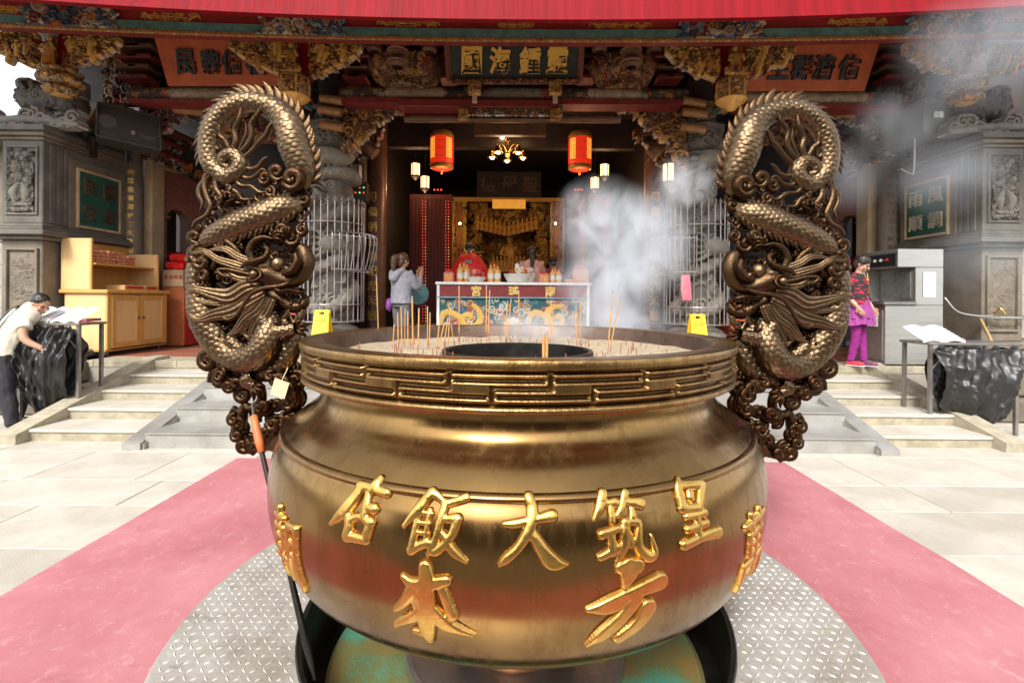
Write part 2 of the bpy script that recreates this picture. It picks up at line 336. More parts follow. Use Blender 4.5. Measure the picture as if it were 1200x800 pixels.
# ---------------- bronze, gold and stone ----------------
BRZ_D = (0.045, 0.022, 0.010)
M_bowl = mat('polished_bronze', (0.30, 0.178, 0.066), (0.225, 0.126, 0.045), rough=0.21, metal=1.0, scale=3.2, bump=0.12, bscale=3.5, rvar=0.07, stretch=(1, 1, 0.5), c3=(0.27, 0.158, 0.058))
M_rim = mat('rim_bronze', (0.42, 0.26, 0.10), (0.25, 0.145, 0.055), rough=0.3, metal=1.0, scale=5, bump=0.25, bscale=90, hollow_tone=(BRZ_D, 0.44, 0.505), stretch=(1, 1, 0.25))
M_gold = mat('raised_gold_letters', (0.70, 0.45, 0.125), (0.50, 0.285, 0.07), rough=0.3, metal=1.0, scale=12, bump=0.2, bscale=40)
M_drag = mat('aged_bronze', (0.22, 0.145, 0.078), (0.12, 0.077, 0.042), rough=0.36, metal=1.0, scale=9, bump=0.3, bscale=120, hollow_tone=(BRZ_D, 0.45, 0.515))
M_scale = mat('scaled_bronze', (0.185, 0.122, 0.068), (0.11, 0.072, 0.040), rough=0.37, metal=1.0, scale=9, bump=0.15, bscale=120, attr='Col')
M_inner = mat('sooty_bronze', (0.20, 0.13, 0.09), (0.10, 0.065, 0.05), rough=0.45, metal=0.8, scale=7, bump=0.3)
M_ash = mat('incense_ash', (0.52, 0.42, 0.28), (0.34, 0.26, 0.17), rough=0.95, scale=26, bump=1.0, bscale=160)
M_verd = mat('verdigris_bronze', (0.07, 0.42, 0.30), (0.38, 0.21, 0.06), rough=0.5, metal=0.25, scale=3.4, bump=0.4, bscale=70, c3=(0.22, 0.24, 0.09), detail=9)
M_dkmet = mat('dark_steel', (0.045, 0.04, 0.036), (0.02, 0.018, 0.016), rough=0.4, metal=0.8, scale=9)
M_steel = mat('worn_steel', (0.55, 0.53, 0.50), (0.36, 0.33, 0.29), rough=0.36, metal=0.9, scale=3.2, bump=0.2, bscale=40)

UC = (0.03, 2.5)
BOWL = [(.945, 1.196), (.938, 1.15), (.952, 1.10), (.99, 1.06), (1.045, 1.02), (1.085, .985), (1.097, .972), (1.102, .962), (1.106, .952), (1.126, .91), (1.142, .85),
        (1.150, .78), (1.148, .70), (1.135, .62), (1.108, .54), (1.062, .46), (.985, .39), (.895, .33), (.79, .282), (.68, .245), (.58, .205), (.45, .18), (.32, .165), (.2, .16)]
PR = np.array(catmull(BOWL, 8)); SL = np.concatenate([[0], np.cumsum(np.hypot(*np.diff(PR, axis=0).T))])
def bowl_fn(x, s, n):   # x: arc at radius 1.1 (0 faces the camera), s: length down the profile, n: height above the skin
    r = np.interp(s, SL, PR[:, 0]); z = np.interp(s, SL, PR[:, 1])
    r2 = np.interp(s + .004, SL, PR[:, 0]); z2 = np.interp(s + .004, SL, PR[:, 1]); dr, dz = r2 - r, z2 - z; L = np.hypot(dr, dz) + 1e-9
    nr, nz = -dz / L, dr / L; r = r + nr * n; z = z + nz * n; th = x / 1.1
    return np.stack([UC[0] + r * np.sin(th), UC[1] - r * np.cos(th), z], 1)

urn = empty('incense_burner', (UC[0], UC[1], 0), 'huge round polished bronze incense burner with raised gold characters, standing on the red carpet', 'incense burner')
b = MB(); b.lathe([(r, z) for r, z in PR[::-1]], (UC[0], UC[1], 0), n=160)
b.build('bowl', M_bowl, urn, smooth=True)
# shoulder ridge
b = MB(); b.lathe([(1.088, .984), (1.098, .981), (1.106, .975), (1.109, .966), (1.107, .960), (1.098, .957)], (UC[0], UC[1], 0), n=160); b.build('shoulder_ridge', M_bowl, urn, smooth=True)
# rim: fret band cut as interlocking keys
NU = 20; nu = NU * 56; zt, zb = 1.325, 1.222
u = np.arange(nu) / 56.0; v = np.linspace(0, 1, 34)
U, Vv = np.meshgrid(u % 1.0, v)
def seg_d(U, V, u0, v0, u1, v1):
    best = None
    for k in (-1, 0, 1):
        X = (U + k) * 0.327; Y = V * .103; ax, ay, bx, by = u0 * .327, v0 * .103, u1 * .327, v1 * .103
        dx, dy = bx - ax, by - ay; t = np.clip(((X - ax) * dx + (Y - ay) * dy) / (dx * dx + dy * dy), 0, 1)
        d = np.maximum(abs(X - ax - t * dx), abs(Y - ay - t * dy)); best = d if best is None else np.minimum(best, d)
    return best
D = np.full(U.shape, 9.0)
for (u0, v0, u1, v1, w) in ((0, .5, 0, 1.0, .0052), (.43, 0, .43, .5, .0052), (.43, .5, 1.0, .5, .0042), (0.0, .5, .0, .52, .004), (.06, .745, .93, .745, .0036), (.5, .25, 1.37, .25, .0036), (0, 0, 1, 0, .004), (0, 1, 1, 1, .004)):
    D = np.minimum(D, seg_d(U, Vv, u0, v0, u1, v1) - w)
hgt = np.clip(D / .006, 0, 1); hgt = hgt * hgt * (3 - 2 * hgt)
rr = 1.009 + .017 * hgt; th = (u / NU) * 2 * PI
TH = np.tile(th, (len(v), 1)); ZZ = zb + (zt - zb) * Vv
P = np.stack([UC[0] + rr * np.sin(TH + .09), UC[1] - rr * np.cos(TH + .09), ZZ], -1).reshape(-1, 3)
idx = np.arange(len(v) * nu).reshape(len(v), nu); nx = np.roll(idx, -1, 1)
Q = np.stack([idx[:-1], nx[:-1], nx[1:], idx[1:]], -1).reshape(-1, 4)
npmesh('fret_band', P, Q, M_rim, urn, smooth=True)
b = MB(); b.lathe([(1.008, 1.326), (1.024, 1.328), (1.034, 1.334), (1.036, 1.352), (1.032, 1.361), (1.02, 1.363), (.945, 1.362), (.935, 1.358)], (UC[0], UC[1], 0), n=160)
b.lathe([(.94, 1.190), (1.018, 1.192), (1.026, 1.197), (1.028, 1.207), (1.022, 1.215), (1.008, 1.219)], (UC[0], UC[1], 0), n=160)
b.build('rim_moulding', M_rim, urn, smooth=50)
b = MB(); b.lathe([(.935, 1.358), (.93, 1.35), (.925, 1.20), (.9, 1.15)], (UC[0], UC[1], 0), n=120); b.build('inner_wall', M_inner, urn, smooth=True)
# ash bed with an uneven surface
na = 140; rs = np.linspace(.375, .928, 26); V = []
rng = np.random.RandomState(3)
from mathutils import noise as mno
for r in rs:
    for j in range(na):
        a = 2 * PI * j / na; x, y = r * math.cos(a), r * math.sin(a)
        V.append((UC[0] + x, UC[1] + y, 1.268 + .012 * mno.noise((x * 5, y * 5, 1)) + .006 * mno.noise((x * 22, y * 22, 3)) + .015 * max(0, (r - .82) / .1)))
Q = [(i * na + j, i * na + (j + 1) % na, (i + 1) * na + (j + 1) % na, (i + 1) * na + j) for i in range(len(rs) - 1) for j in range(na)]
Q = [q[::-1] for q in Q]
ash = npmesh('ash_bed', V, Q, M_ash, urn, smooth=True); ash['kind'] = 'stuff'
b = MB(); b.lathe([(.30, 1.10), (.355, 1.12), (.365, 1.283), (.372, 1.290), (.384, 1.290), (.388, 1.28), (.388, 1.2)], (UC[0], UC[1], 0), n=96)
b.lathe([(.0, 1.12), (.36, 1.12)], (UC[0], UC[1], 0), n=48)
b.build('inner_pot', M_dkmet, urn, smooth=40)
b = MB(); q = random.Random(17)      # burnt-down stubs left in the ash
for k in range(110):
    a, r = q.uniform(0, 2 * PI), q.uniform(.42, .88); x, y = UC[0] + r * math.cos(a), UC[1] + r * math.sin(a); l_ = q.uniform(.012, .05); b.tube([(x, y, 1.255), (x + q.uniform(-.01, .01), y + q.uniform(-.01, .01), 1.272 + l_)], .0022, 4)
b.build('burnt_stubs', mat('stub_red', (.36, .10, .05), (.20, .12, .08), rough=.9, scale=30), urn, kind='stuff')
# old drips and rubbed streaks in the polished skin
def add_streaks(m, st, lo, hi, dark):
    n = m.node_tree.nodes; l = m.node_tree.links; bs = n['Principled BSDF']; src = bs.inputs['Base Color'].links[0].from_socket
    tc = n.new('ShaderNodeTexCoord'); mp = n.new('ShaderNodeMapping'); mp.inputs['Scale'].default_value = st; l.new(tc.outputs['Object'], mp.inputs[0])
    no = n.new('ShaderNodeTexNoise'); no.inputs['Scale'].default_value = 3.0; no.inputs['Detail'].default_value = 8; no.inputs['Roughness'].default_value = .7; l.new(mp.outputs[0], no.inputs['Vector'])
    rp = n.new('ShaderNodeValToRGB'); e = rp.color_ramp.elements; e[0].position = lo; e[0].color = (*dark, 1); e[1].position = hi; e[1].color = (1, 1, 1, 1); l.new(no.outputs['Fac'], rp.inputs[0])
    mx = n.new('ShaderNodeMix'); mx.data_type = 'RGBA'; mx.blend_type = 'MULTIPLY'; mx.inputs[0].default_value = 1; l.new(src, mx.inputs[6]); l.new(rp.outputs[0], mx.inputs[7]); l.new(mx.outputs[2], bs.inputs['Base Color'])
    r0 = bs.inputs['Roughness'].links[0].from_socket; ma = n.new('ShaderNodeMapRange'); ma.inputs[1].default_value = lo; ma.inputs[2].default_value = hi; ma.inputs[3].default_value = .10; ma.inputs[4].default_value = 0.0; l.new(no.outputs['Fac'], ma.inputs[0])
    ad = n.new('ShaderNodeMath'); ad.operation = 'ADD'; l.new(r0, ad.inputs[0]); l.new(ma.outputs[0], ad.inputs[1]); l.new(ad.outputs[0], bs.inputs['Roughness'])
add_streaks(M_bowl, (5, 5, .35), .36, .52, (.84, .80, .72)); add_streaks(M_bowl, (9, 9, 9), .30, .42, (.85, .82, .76)); add_streaks(M_rim, (4, 4, .5), .36, .55, (.6, .55, .5))
# raised characters on the belly, one object each
CH_XTRA = {
 '朝': [[(.22, 1.0, .05), (.22, .84, .05)], [(.04, .88, .045), (.44, .90, .045)], [(.08, .76, .045), (.1, .48, .045)], [(.08, .75, .04), (.42, .77, .04)], [(.42, .77, .045), (.40, .48, .045)], [(.1, .62, .035), (.4, .63, .035)], [(.1, .47, .04), (.4, .48, .04)], [(.0, .33, .045), (.5, .36, .045)], [(.25, .47, .045), (.26, .2, .045), (.24, .04, .03)],
        [(.62, .86, .05), (.63, .45, .05), (.5, .05, .025)], [(.62, .86, .045), (.92, .88, .05)], [(.92, .88, .055), (.9, .45, .05), (.93, .06, .06), (.8, .1, .02)], [(.64, .66, .035), (.88, .67, .035)], [(.64, .48, .035), (.88, .48, .035)]],
 '萬': [[(.3, 1.0, .05), (.33, .84, .05)], [(.68, 1.0, .05), (.65, .84, .05)], [(.05, .9, .045), (.5, .91, .05), (.95, .92, .045)], [(.22, .76, .045), (.24, .5, .045)], [(.22, .76, .04), (.77, .77, .045)], [(.77, .77, .05), (.75, .5, .045)], [(.24, .63, .035), (.75, .64, .035)], [(.24, .5, .04), (.75, .51, .04)], [(.5, .78, .045), (.5, .2, .045)],
        [(.1, .38, .045), (.1, .04, .05)], [(.1, .38, .04), (.88, .4, .05)], [(.88, .4, .055), (.88, .08, .06), (.72, .1, .02)], [(.32, .2, .035), (.52, .26, .035), (.68, .16, .04)]]}
def char_on_bowl(ch, strokes):
    xs = [p[0] for s in strokes for p in s]; ys = [p[1] for s in strokes for p in s]
    cx = (min(xs) + max(xs)) / 2; y0 = min(ys) - .03; w = max(xs) - min(xs) + .08; h = max(ys) - min(ys) + .06
    R = Relief(w, h, 640)
    for s in strokes: R.stroke([(p[0] - cx, p[1] - y0) for p in s], [p[2] * 1.27 for p in s], k=.62, base=.004, sm=5)
    R.H = np.where(R.H > 0, np.minimum(R.H, .0145), R.H); R.smooth(4)
    R.mesh('raised_character', M_gold, lambda x, y, z: bowl_fn(x + cx, y + y0, z + .002), urn, back=.012, smooth=55)
for ch, st in BOWL_CHARS.items(): char_on_bowl(ch, st)
for ch, cx, cs, w, h in (('朝', -.855, .60, .19, .26), ('萬', .885, .60, .19, .27)):
    char_on_bowl(ch, [[(cx + (x - .5) * w, cs - (y - .5) * h, r * w * 1.15) for x, y, r in s] for s in CH_XTRA[ch]])
# foot, pedestal ring
b = MB(); b.lathe([(.30, .16), (.28, .11), (.22, .04), (.21, .0), (.235, -.04), (.26, -.07), (.30, -.085), (.305, -.11), (.28, -.125), (.21, -.15), (.20, -.19), (.26, -.215)], (UC[0], UC[1], 0), n=40); b.build('foot', mat('copper_foot', (.42, .2, .1), (.25, .12, .06), rough=.35, metal=1.0, scale=8), urn, smooth=True)
b = MB(); b.lathe([(.0, -.205), (.45, -.205), (.50, -.195), (.53, -.18), (.55, -.185), (.555, -.235)], (UC[0], UC[1], 0), n=80); b.build('base_ring', M_steel, urn, smooth=35)
b = MB(); b.lathe([(.2, -.232), (.88, -.232), (.90, -.222), (.92, -.232), (.92, -.255)], (UC[0], UC[1], 0), n=96); b.build('base_plate', M_verd, urn, smooth=35)
b = MB(); b.lathe([(.02, -.25), (1.0, -.25), (1.015, -.2), (1.015, .03), (1.02, .035), (1.035, .035), (1.04, .028), (1.04, .0)], (UC[0], UC[1], 0), n=120); b.build('pit_lining', M_dkmet, urn, smooth=35)

# front hall of the courtyard, behind the camera: it closes the court and shows only as a reflection in the bronze
fh = empty('courtyard_front_hall', (0, -9, 0)); fh['kind'] = 'structure'
M_fh = mat('front_hall_timber', (.17, .10, .05), (.09, .05, .03), rough=.6, scale=2); M_fr = mat('front_hall_roof', (.36, .15, .06), (.24, .09, .04), rough=.5, scale=4)
b = MB(); b.bb(-15, 15, -10.6, -10.3, 0, 4.2); b.bb(-15, 15, -13, -12.8, 0, 4.2); b.build('wall', M_fh, fh)
for k in range(9): b = MB(); b.lathe([(.3, 0), (.22, .25), (.22, 3.9)], (-12 + 3 * k, -8.6, 0), 12); b.build('column', M_fh, fh)
b = MB(); b.prism([(-7.6, 3.9), (-7.6, 4.1), (-11.2, 6.4), (-14.6, 4.4), (-14.6, 4.2), (-11.2, 6.1)], -16, 16, 'x'); b.build('roof', M_fr, fh)

# ---------------- ground ----------------
M_stone = mat('court_granite', (0.54, 0.505, 0.435), (0.45, 0.415, 0.35), rough=0.75, scale=2.6, bump=0.5, bscale=150, c3=(0.50, 0.465, 0.395))
M_stone2 = mat('court_granite_pale', (0.57, 0.535, 0.465), (0.48, 0.445, 0.38), rough=0.72, scale=3.4, bump=0.5, bscale=150)
M_stone3 = mat('court_granite_worn', (0.51, 0.475, 0.41), (0.40, 0.365, 0.305), rough=0.78, scale=1.7, bump=0.5, bscale=120)
for mm in (M_stone, M_stone2, M_stone3): add_streaks(mm, (.45, .45, .45), .38, .60, (.92, .90, .86))
M_joint = mat('mortar', (0.17, 0.15, 0.12), rough=0.95, scale=30)
M_carpet = mat('red_carpet', (0.55, 0.225, 0.24), (0.46, 0.15, 0.165), rough=0.95, scale=1.4, bump=0.6, bscale=420, c3=(0.51, 0.185, 0.20), detail=12)
add_streaks(M_carpet, (.5, .35, .5), .36, .58, (.88, .82, .82))
def add_specks(m, scale, lo, hi, col, st=(1, 1, 1), amt=1.0):      # powdery scuffs, ash and crumbs trodden in
    n = m.node_tree.nodes; l = m.node_tree.links; bs = n['Principled BSDF']; src = bs.inputs['Base Color'].links[0].from_socket
    tc = n.new('ShaderNodeTexCoord'); mp = n.new('ShaderNodeMapping'); mp.inputs['Scale'].default_value = st; l.new(tc.outputs['Object'], mp.inputs[0])
    no = n.new('ShaderNodeTexNoise'); no.inputs['Scale'].default_value = scale; no.inputs['Detail'].default_value = 10; no.inputs['Roughness'].default_value = .75; no.inputs['Distortion'].default_value = .6; l.new(mp.outputs[0], no.inputs['Vector'])
    r = n.new('ShaderNodeMapRange'); r.inputs[1].default_value = lo; r.inputs[2].default_value = hi; r.inputs[4].default_value = amt; l.new(no.outputs['Fac'], r.inputs[0])
    mx = n.new('ShaderNodeMix'); mx.data_type = 'RGBA'; l.new(r.outputs[0], mx.inputs[0]); l.new(src, mx.inputs[6]); mx.inputs[7].default_value = (*col, 1); l.new(mx.outputs[2], bs.inputs['Base Color'])
add_specks(M_carpet, 14, .54, .76, (.68, .46, .45), (1, .7, 1), .55); add_specks(M_carpet, 45, .62, .70, (.75, .62, .58), amt=.8); add_specks(M_carpet, 3.2, .60, .72, (.30, .07, .08), (.6, 1.4, 1), .55)
for mm in (M_stone, M_stone2, M_stone3): add_specks(mm, 2.2, .56, .74, (.30, .27, .22), amt=.6); add_specks(mm, 30, .62, .72, (.30, .26, .2), amt=.6)
M_stair = mat('stair_granite', (0.46, 0.41, 0.30), (0.30, 0.26, 0.18), rough=0.8, scale=9, bump=0.6, bscale=120, detail=10)
b = MB(); nn = 64; V = []      # one sheet to the horizon with the round pit of the burner left open
for r in (1.2, 8, 60, 400):
    V += [(UC[0] + r * math.cos(2 * PI * k / nn), UC[1] + r * math.sin(2 * PI * k / nn), -.012) for k in range(nn)]
b.raw(V, [(j * nn + k, (j + 1) * nn + k, (j + 1) * nn + (k + 1) % nn, j * nn + (k + 1) % nn) for j in range(3) for k in range(nn)])
gr = b.build('ground', M_joint, kind='structure')
court = empty('courtyard_paving', (0, 0, 0)); court['kind'] = 'structure'
rnd = random.Random(5); done = {}
def slab(x0, x1, y0, y1):
    w, d = x1 - x0 - .008, y1 - y0 - .008; key = (round(w, 2), round(d, 2), rnd.randrange(3))
    mt = (M_stone, M_stone2, M_stone3)[rnd.choice((0, 0, 1, 1, 2))]
    b = MB(); b.box((0, 0, -.01), (w, d, .02), bev=.004); o = b.build('paving_slab', mt, court)
    o.location = ((x0 + x1) / 2, (y0 + y1) / 2, rnd.uniform(-.0015, .0015)); o.rotation_euler = (rnd.uniform(-.0012, .0012), rnd.uniform(-.0012, .0012), 0)
for sgn in (-1, 1):
    y = 1.1; row = 0
    while y < 7.2:
        dy = (.62, .5, .74)[row % 3]; x = 2.52 - (0, .55, .3)[row % 3]; 
        while x < 8.6:
            dx = (1.15, .95, 1.3)[rnd.randrange(3)]
            a = max(x, 2.45); 
            if x + dx - a > .12 and not (2.9 < x and 5.35 < y and x + dx < 5.2): slab(min(a * sgn, (x + dx) * sgn), max(a * sgn, (x + dx) * sgn), y, y + dy)
            x += dx
        y += dy; row += 1
# paving under the carpet's far edge and near the stair foot
y = 4.64
for k in range(5): slab(-2.45 + k * .98, -2.45 + (k + 1) * .98, y, y + .5)
b = MB(); nxx, nyy = 60, 50; V = []; F = []
for j in range(nyy + 1):
    for i in range(nxx + 1):
        x = -2.62 + 5.24 * i / nxx; y = .3 + 4.34 * j / nyy; e = min(i, nxx - i, nyy - j)
        ex = .012 * mno.noise((y * 2.2, i, 0)) if i in (0, nxx) else 0
        V.append((x + ex, y, .004 + (.006 if e > 0 else 0) + .002 * mno.noise((x * 2, y * 2, 5))))
F = [(j * (nxx + 1) + i, j * (nxx + 1) + i + 1, (j + 1) * (nxx + 1) + i + 1, (j + 1) * (nxx + 1) + i) for j in range(nyy) for i in range(nxx)]
F = [f for f in F if math.hypot(sum(V[i][0] for i in f) / 4 - UC[0], sum(V[i][1] for i in f) / 4 - UC[1]) > 1.32]
b.raw(V, F); carpet = b.build('red_carpet', M_carpet, smooth=True, org=(0, 2.5, 0), label='long red carpet lying across the courtyard up to the steps, under the incense burner', cat='carpet')
# chequer plate ring
plate = empty('chequer_plate', (UC[0], UC[1], 0), 'round steel chequer plate lying on the carpet around the foot of the incense burner', 'metal plate')
M_plate = mat('chequer_steel', (0.72, 0.69, 0.63), (0.46, 0.41, 0.34), rough=0.38, metal=0.5, scale=2.4, bump=0.25, bscale=60, detail=9)
b = MB(); b.lathe([(1.03, .013), (1.03, .019), (1.585, .019), (1.59, .013)][::-1], (UC[0], UC[1], 0), n=128); add_specks(M_plate, 3.0, .54, .70, (.20, .17, .14), amt=.7); b.build('plate', M_plate, plate)
b = MB(); pit = .043; n_ = int(1.6 / pit)
for i in range(-n_, n_ + 1):
    for j in range(-n_, n_ + 1):
        x, y = i * pit, j * pit; r = math.hypot(x, y)
        if 1.045 < r < 1.565 and y < 1.3:
            a = .7854 if (i + j) % 2 else -.7854; c, s = math.cos(a), math.sin(a); L, wd = .0185, .0055
            q = [(-L, 0, .0), (0, -wd, 0), (L, 0, 0), (0, wd, 0), (-L * .45, 0, .0042), (L * .45, 0, .0042)]
            b.raw([(UC[0] + x + px * c - py * s, UC[1] + y + px * s + py * c, .0191 + pz) for px, py, pz in q], [(0, 1, 4), (1, 5, 4), (1, 2, 5), (2, 3, 5), (3, 4, 5), (3, 0, 4)])
o = b.build('tread_studs', M_plate, plate, kind='stuff')

# ---------------- terrace and stairs ----------------
TZ = 0.62
terr = empty('terrace', (0, 0, 0)); terr['kind'] = 'structure'
M_terr = mat('terrace_stone', (0.42, 0.38, 0.32), (0.30, 0.27, 0.22), rough=0.6, scale=3, bump=0.3, bscale=90)
M_tile = mat('terracotta_tile', (0.36, 0.13, 0.08), (0.24, 0.09, 0.055), rough=0.5, scale=4, bump=0.2)
b = MB(); b.bb(-9, 9, 6.95, 26, -.2, TZ - .012); b.build('terrace_base', M_terr, terr)
rr_ = random.Random(2)
x = -9.0
while x < 9:
    dx = rr_.choice((1.0, 1.2, .9)); b = MB(); b.box((x + dx / 2, 6.95 + .24, TZ - .05), (dx - .008, .5, .1), bev=.006); b.build('edge_stone', M_stair, terr); x += dx
for sgn in (-1, 1):
    for i in range(9):
        for j in range(5):
            b = MB(); b.box((sgn * (3.3 + i * .42), 7.66 + j * .42, TZ - .006), (.412, .412, .014)); b.build('floor_tile', M_tile if j > 0 or i > 2 else M_terr, terr)
b = MB(); b.bb(-3.05, 3.05, 7.45, 22, TZ - .012, TZ); b.build('hall_floor', mat('dark_floor', (.14, .11, .09), (.09, .07, .06), rough=.35, scale=3), terr)
def steps(sgn):
    t = empty('stone_stair', (sgn * 4.5, 6, 0), 'granite staircase with sloping kerb leading up beside the %s' % ('wooden cupboard' if sgn < 0 else 'woman in the magenta skirt'), 'staircase')
    xa, xb = 3.92, 5.12
    for k in range(5):
        y = 5.15 + k * .45; z = TZ * (k + 1) / 5
        b = MB(); b.bb(min(sgn * xa, sgn * xb), max(sgn * xa, sgn * xb), y, 6.96, z - TZ / 5 - .03, z - (.03 if k < 4 else .004)); b.build('riser', M_stair, t)
        b = MB(); b.box((sgn * (xa + xb) / 2, y + .215, z - .0165), (xb - xa, .47, .033), bev=.008)
        if k < 4: b.build('tread', M_stone2, t)
    b = MB(); b.prism([(5.0, 0), (5.0, .10), (7.0, .665), (7.25, .665), (7.25, 0)], sgn * 5.12, sgn * 5.34, 'x'); o = b.build('kerb', M_stair, t)
    return t
steps(-1); steps(1)
M_tread = mat('tread_plate', (0.46, 0.45, 0.42), (0.32, 0.30, 0.265), rough=0.5, metal=0.4, scale=3, bump=0.15)
for sgn in (-1, 1):
    t = empty('metal_stair', (sgn * 2.9, 5.6, 0), 'flight of pale checkered metal steps behind the %s dragon handle of the burner' % ('left' if sgn < 0 else 'right'), 'staircase')
    xa, xb = 1.15, 3.72
    for k in range(4):
        y = 4.93 + k * .46; z = TZ * (k + 1) / 4 - (.0 if k < 3 else -.004)
        b = MB(); b.bb(min(sgn * xa, sgn * xb), max(sgn * xa, sgn * xb), y, y + .5 if k < 3 else 6.945, z - .155, z - .006); b.build('riser', M_tread, t)
        b = MB(); b.box((sgn * (xa + xb) / 2, y + .22, z - .003), (xb - xa, .48, .012)); b.build('tread', M_tread, t)
        b = MB()
        for row, zz in enumerate(np.arange(z - .14, z - .02, .022)):
            for i in range(int((xb - xa) / .028)):
                x = sgn * (xa + .012 + (i + .5 * (row % 2)) * .028)
                b.raw([(x - .008, y - .001, zz), (x, y - .001, zz - .004), (x + .008, y - .001, zz), (x, y - .001, zz + .004), (x, y - .004, zz)], [(0, 1, 4), (1, 2, 4), (2, 3, 4), (3, 0, 4)])
        b.build('tread_studs', M_tread, t, kind='stuff')
    b = MB(); b.prism([(4.88, 0), (4.88, .06), (6.75, TZ + .02), (6.95, TZ + .02), (6.95, 0)], sgn * 3.70, sgn * 3.722, 'x'); b.build('side_panel', M_steel, t)
    b = MB(); b.prism([(4.86, .0), (4.86, .065), (6.75, TZ + .045), (6.98, TZ + .045), (6.98, 0)], sgn * 3.725, sgn * 3.91, 'x'); b.build('ramp_strip', M_tread, t)
    b = MB()
    for i in range(56):
        for j in range(5):
            y = 4.92 + i * .0325; z = .068 + (y - 4.86) * (TZ + .045 - .065) / (6.75 - 4.86); x = sgn * (3.74 + j * .037)
            d = .009 if (i + j) % 2 else -.009
            b.raw([(x - .006, y - d, z), (x + .006, y - d, z), (x + .006, y + d, z + .003), (x - .006, y + d, z + .003), (x, y, z + .006)], [(0, 1, 4), (1, 2, 4), (2, 3, 4), (3, 0, 4)])
    b.build('tread_studs', M_tread, t, kind='stuff')
# ---------------- temple ----------------
_c, _s = math.cos(R_(.45)), math.sin(R_(.45))
def at(px, py, d):   # a point of the place at distance d in front of the camera, from its bearing
    x, z = (px - 600) / 567, -(py - 350) / 567
    return Vector(((x * _c - z * _s) * d, d, EYE + (x * _s + z * _c) * d))
GOLD, GOLD2, DRED, BRN, DKB, GRN, BLU, CRM, BLK = (.86, .47, .10), (.55, .26, .055), (.33, .035, .025), (.18, .085, .04), (.07, .035, .02), (.04, .16, .09), (.05, .11, .22), (.62, .50, .34), (.02, .02, .022)
M_carv = mat('gilded_carving', (1, 1, 1), (.62, .6, .58), rough=.45, metal=.0, scale=14, attr='Col', bump=.3, bscale=60, hollow_tone=((.05, .022, .012), .40, .5))
M_paint = mat('painted_timber', (1, 1, 1), (.55, .53, .5), rough=.55, scale=9, attr='Col', bump=.25, bscale=80, detail=9)
M_stonec = mat('carved_stone', (1, 1, 1), (.6, .58, .55), rough=.75, scale=7, attr='Col', bump=.6, bscale=120, hollow_tone=((.05, .045, .04), .40, .52))
M_red = mat('red_lacquer', (.27, .0035, .008), (.17, .0025, .006), rough=.6, spec=.15, scale=2.2, bump=.1, stretch=(6, 1, .25))
M_dred = mat('dark_red_timber', (.26, .035, .028), (.14, .02, .018), rough=.5, scale=5, bump=.2)
M_teal = mat('teal_timber', (.12, .30, .28), (.055, .14, .13), rough=.6, scale=7, bump=.2)
M_brown = mat('brown_timber', (.20, .095, .045), (.10, .045, .022), rough=.45, scale=5, bump=.3, stretch=(1, 1, 4))
M_dark = mat('dark_timber', (.045, .028, .022), (.022, .014, .012), rough=.6, scale=4, bump=.2)  # even dark brown, also on the shade sheets in the openings
M_black = mat('black_lacquer', (.02, .022, .022), (.012, .012, .012), rough=.35, scale=4)
M_tower = mat('weathered_grey_stone', (.17, .152, .128), (.085, .075, .062), rough=.7, scale=2.6, bump=.5, bscale=80, detail=10, c3=(.13, .116, .096))
M_tower2 = mat('brown_grey_stone', (.22, .182, .132), (.12, .098, .07), rough=.7, scale=2.2, bump=.5, bscale=80, detail=10)
M_cream = mat('smoke_stained_plaster', (.58, .44, .26), (.34, .24, .13), rough=.85, scale=1.6, bump=.3, detail=8)
M_brickm = mat('brick_joint', (.16, .10, .08), rough=.9, scale=20)
M_brick = mat('red_brick', (.30, .10, .065), (.19, .065, .045), rough=.85, scale=11, bump=.5)
M_goldp = mat('gold_paint', (.80, .50, .13), (.60, .34, .07), rough=.38, metal=.45, scale=10)
M_board = mat('orange_lacquer_board', (.56, .125, .035), (.40, .075, .022), rough=.5, scale=4, bump=.1)
temple = empty('temple', (0, 8, 0), 'ornate old temple hall with red curved eaves, carved gilded beams and dark open interior', 'temple')

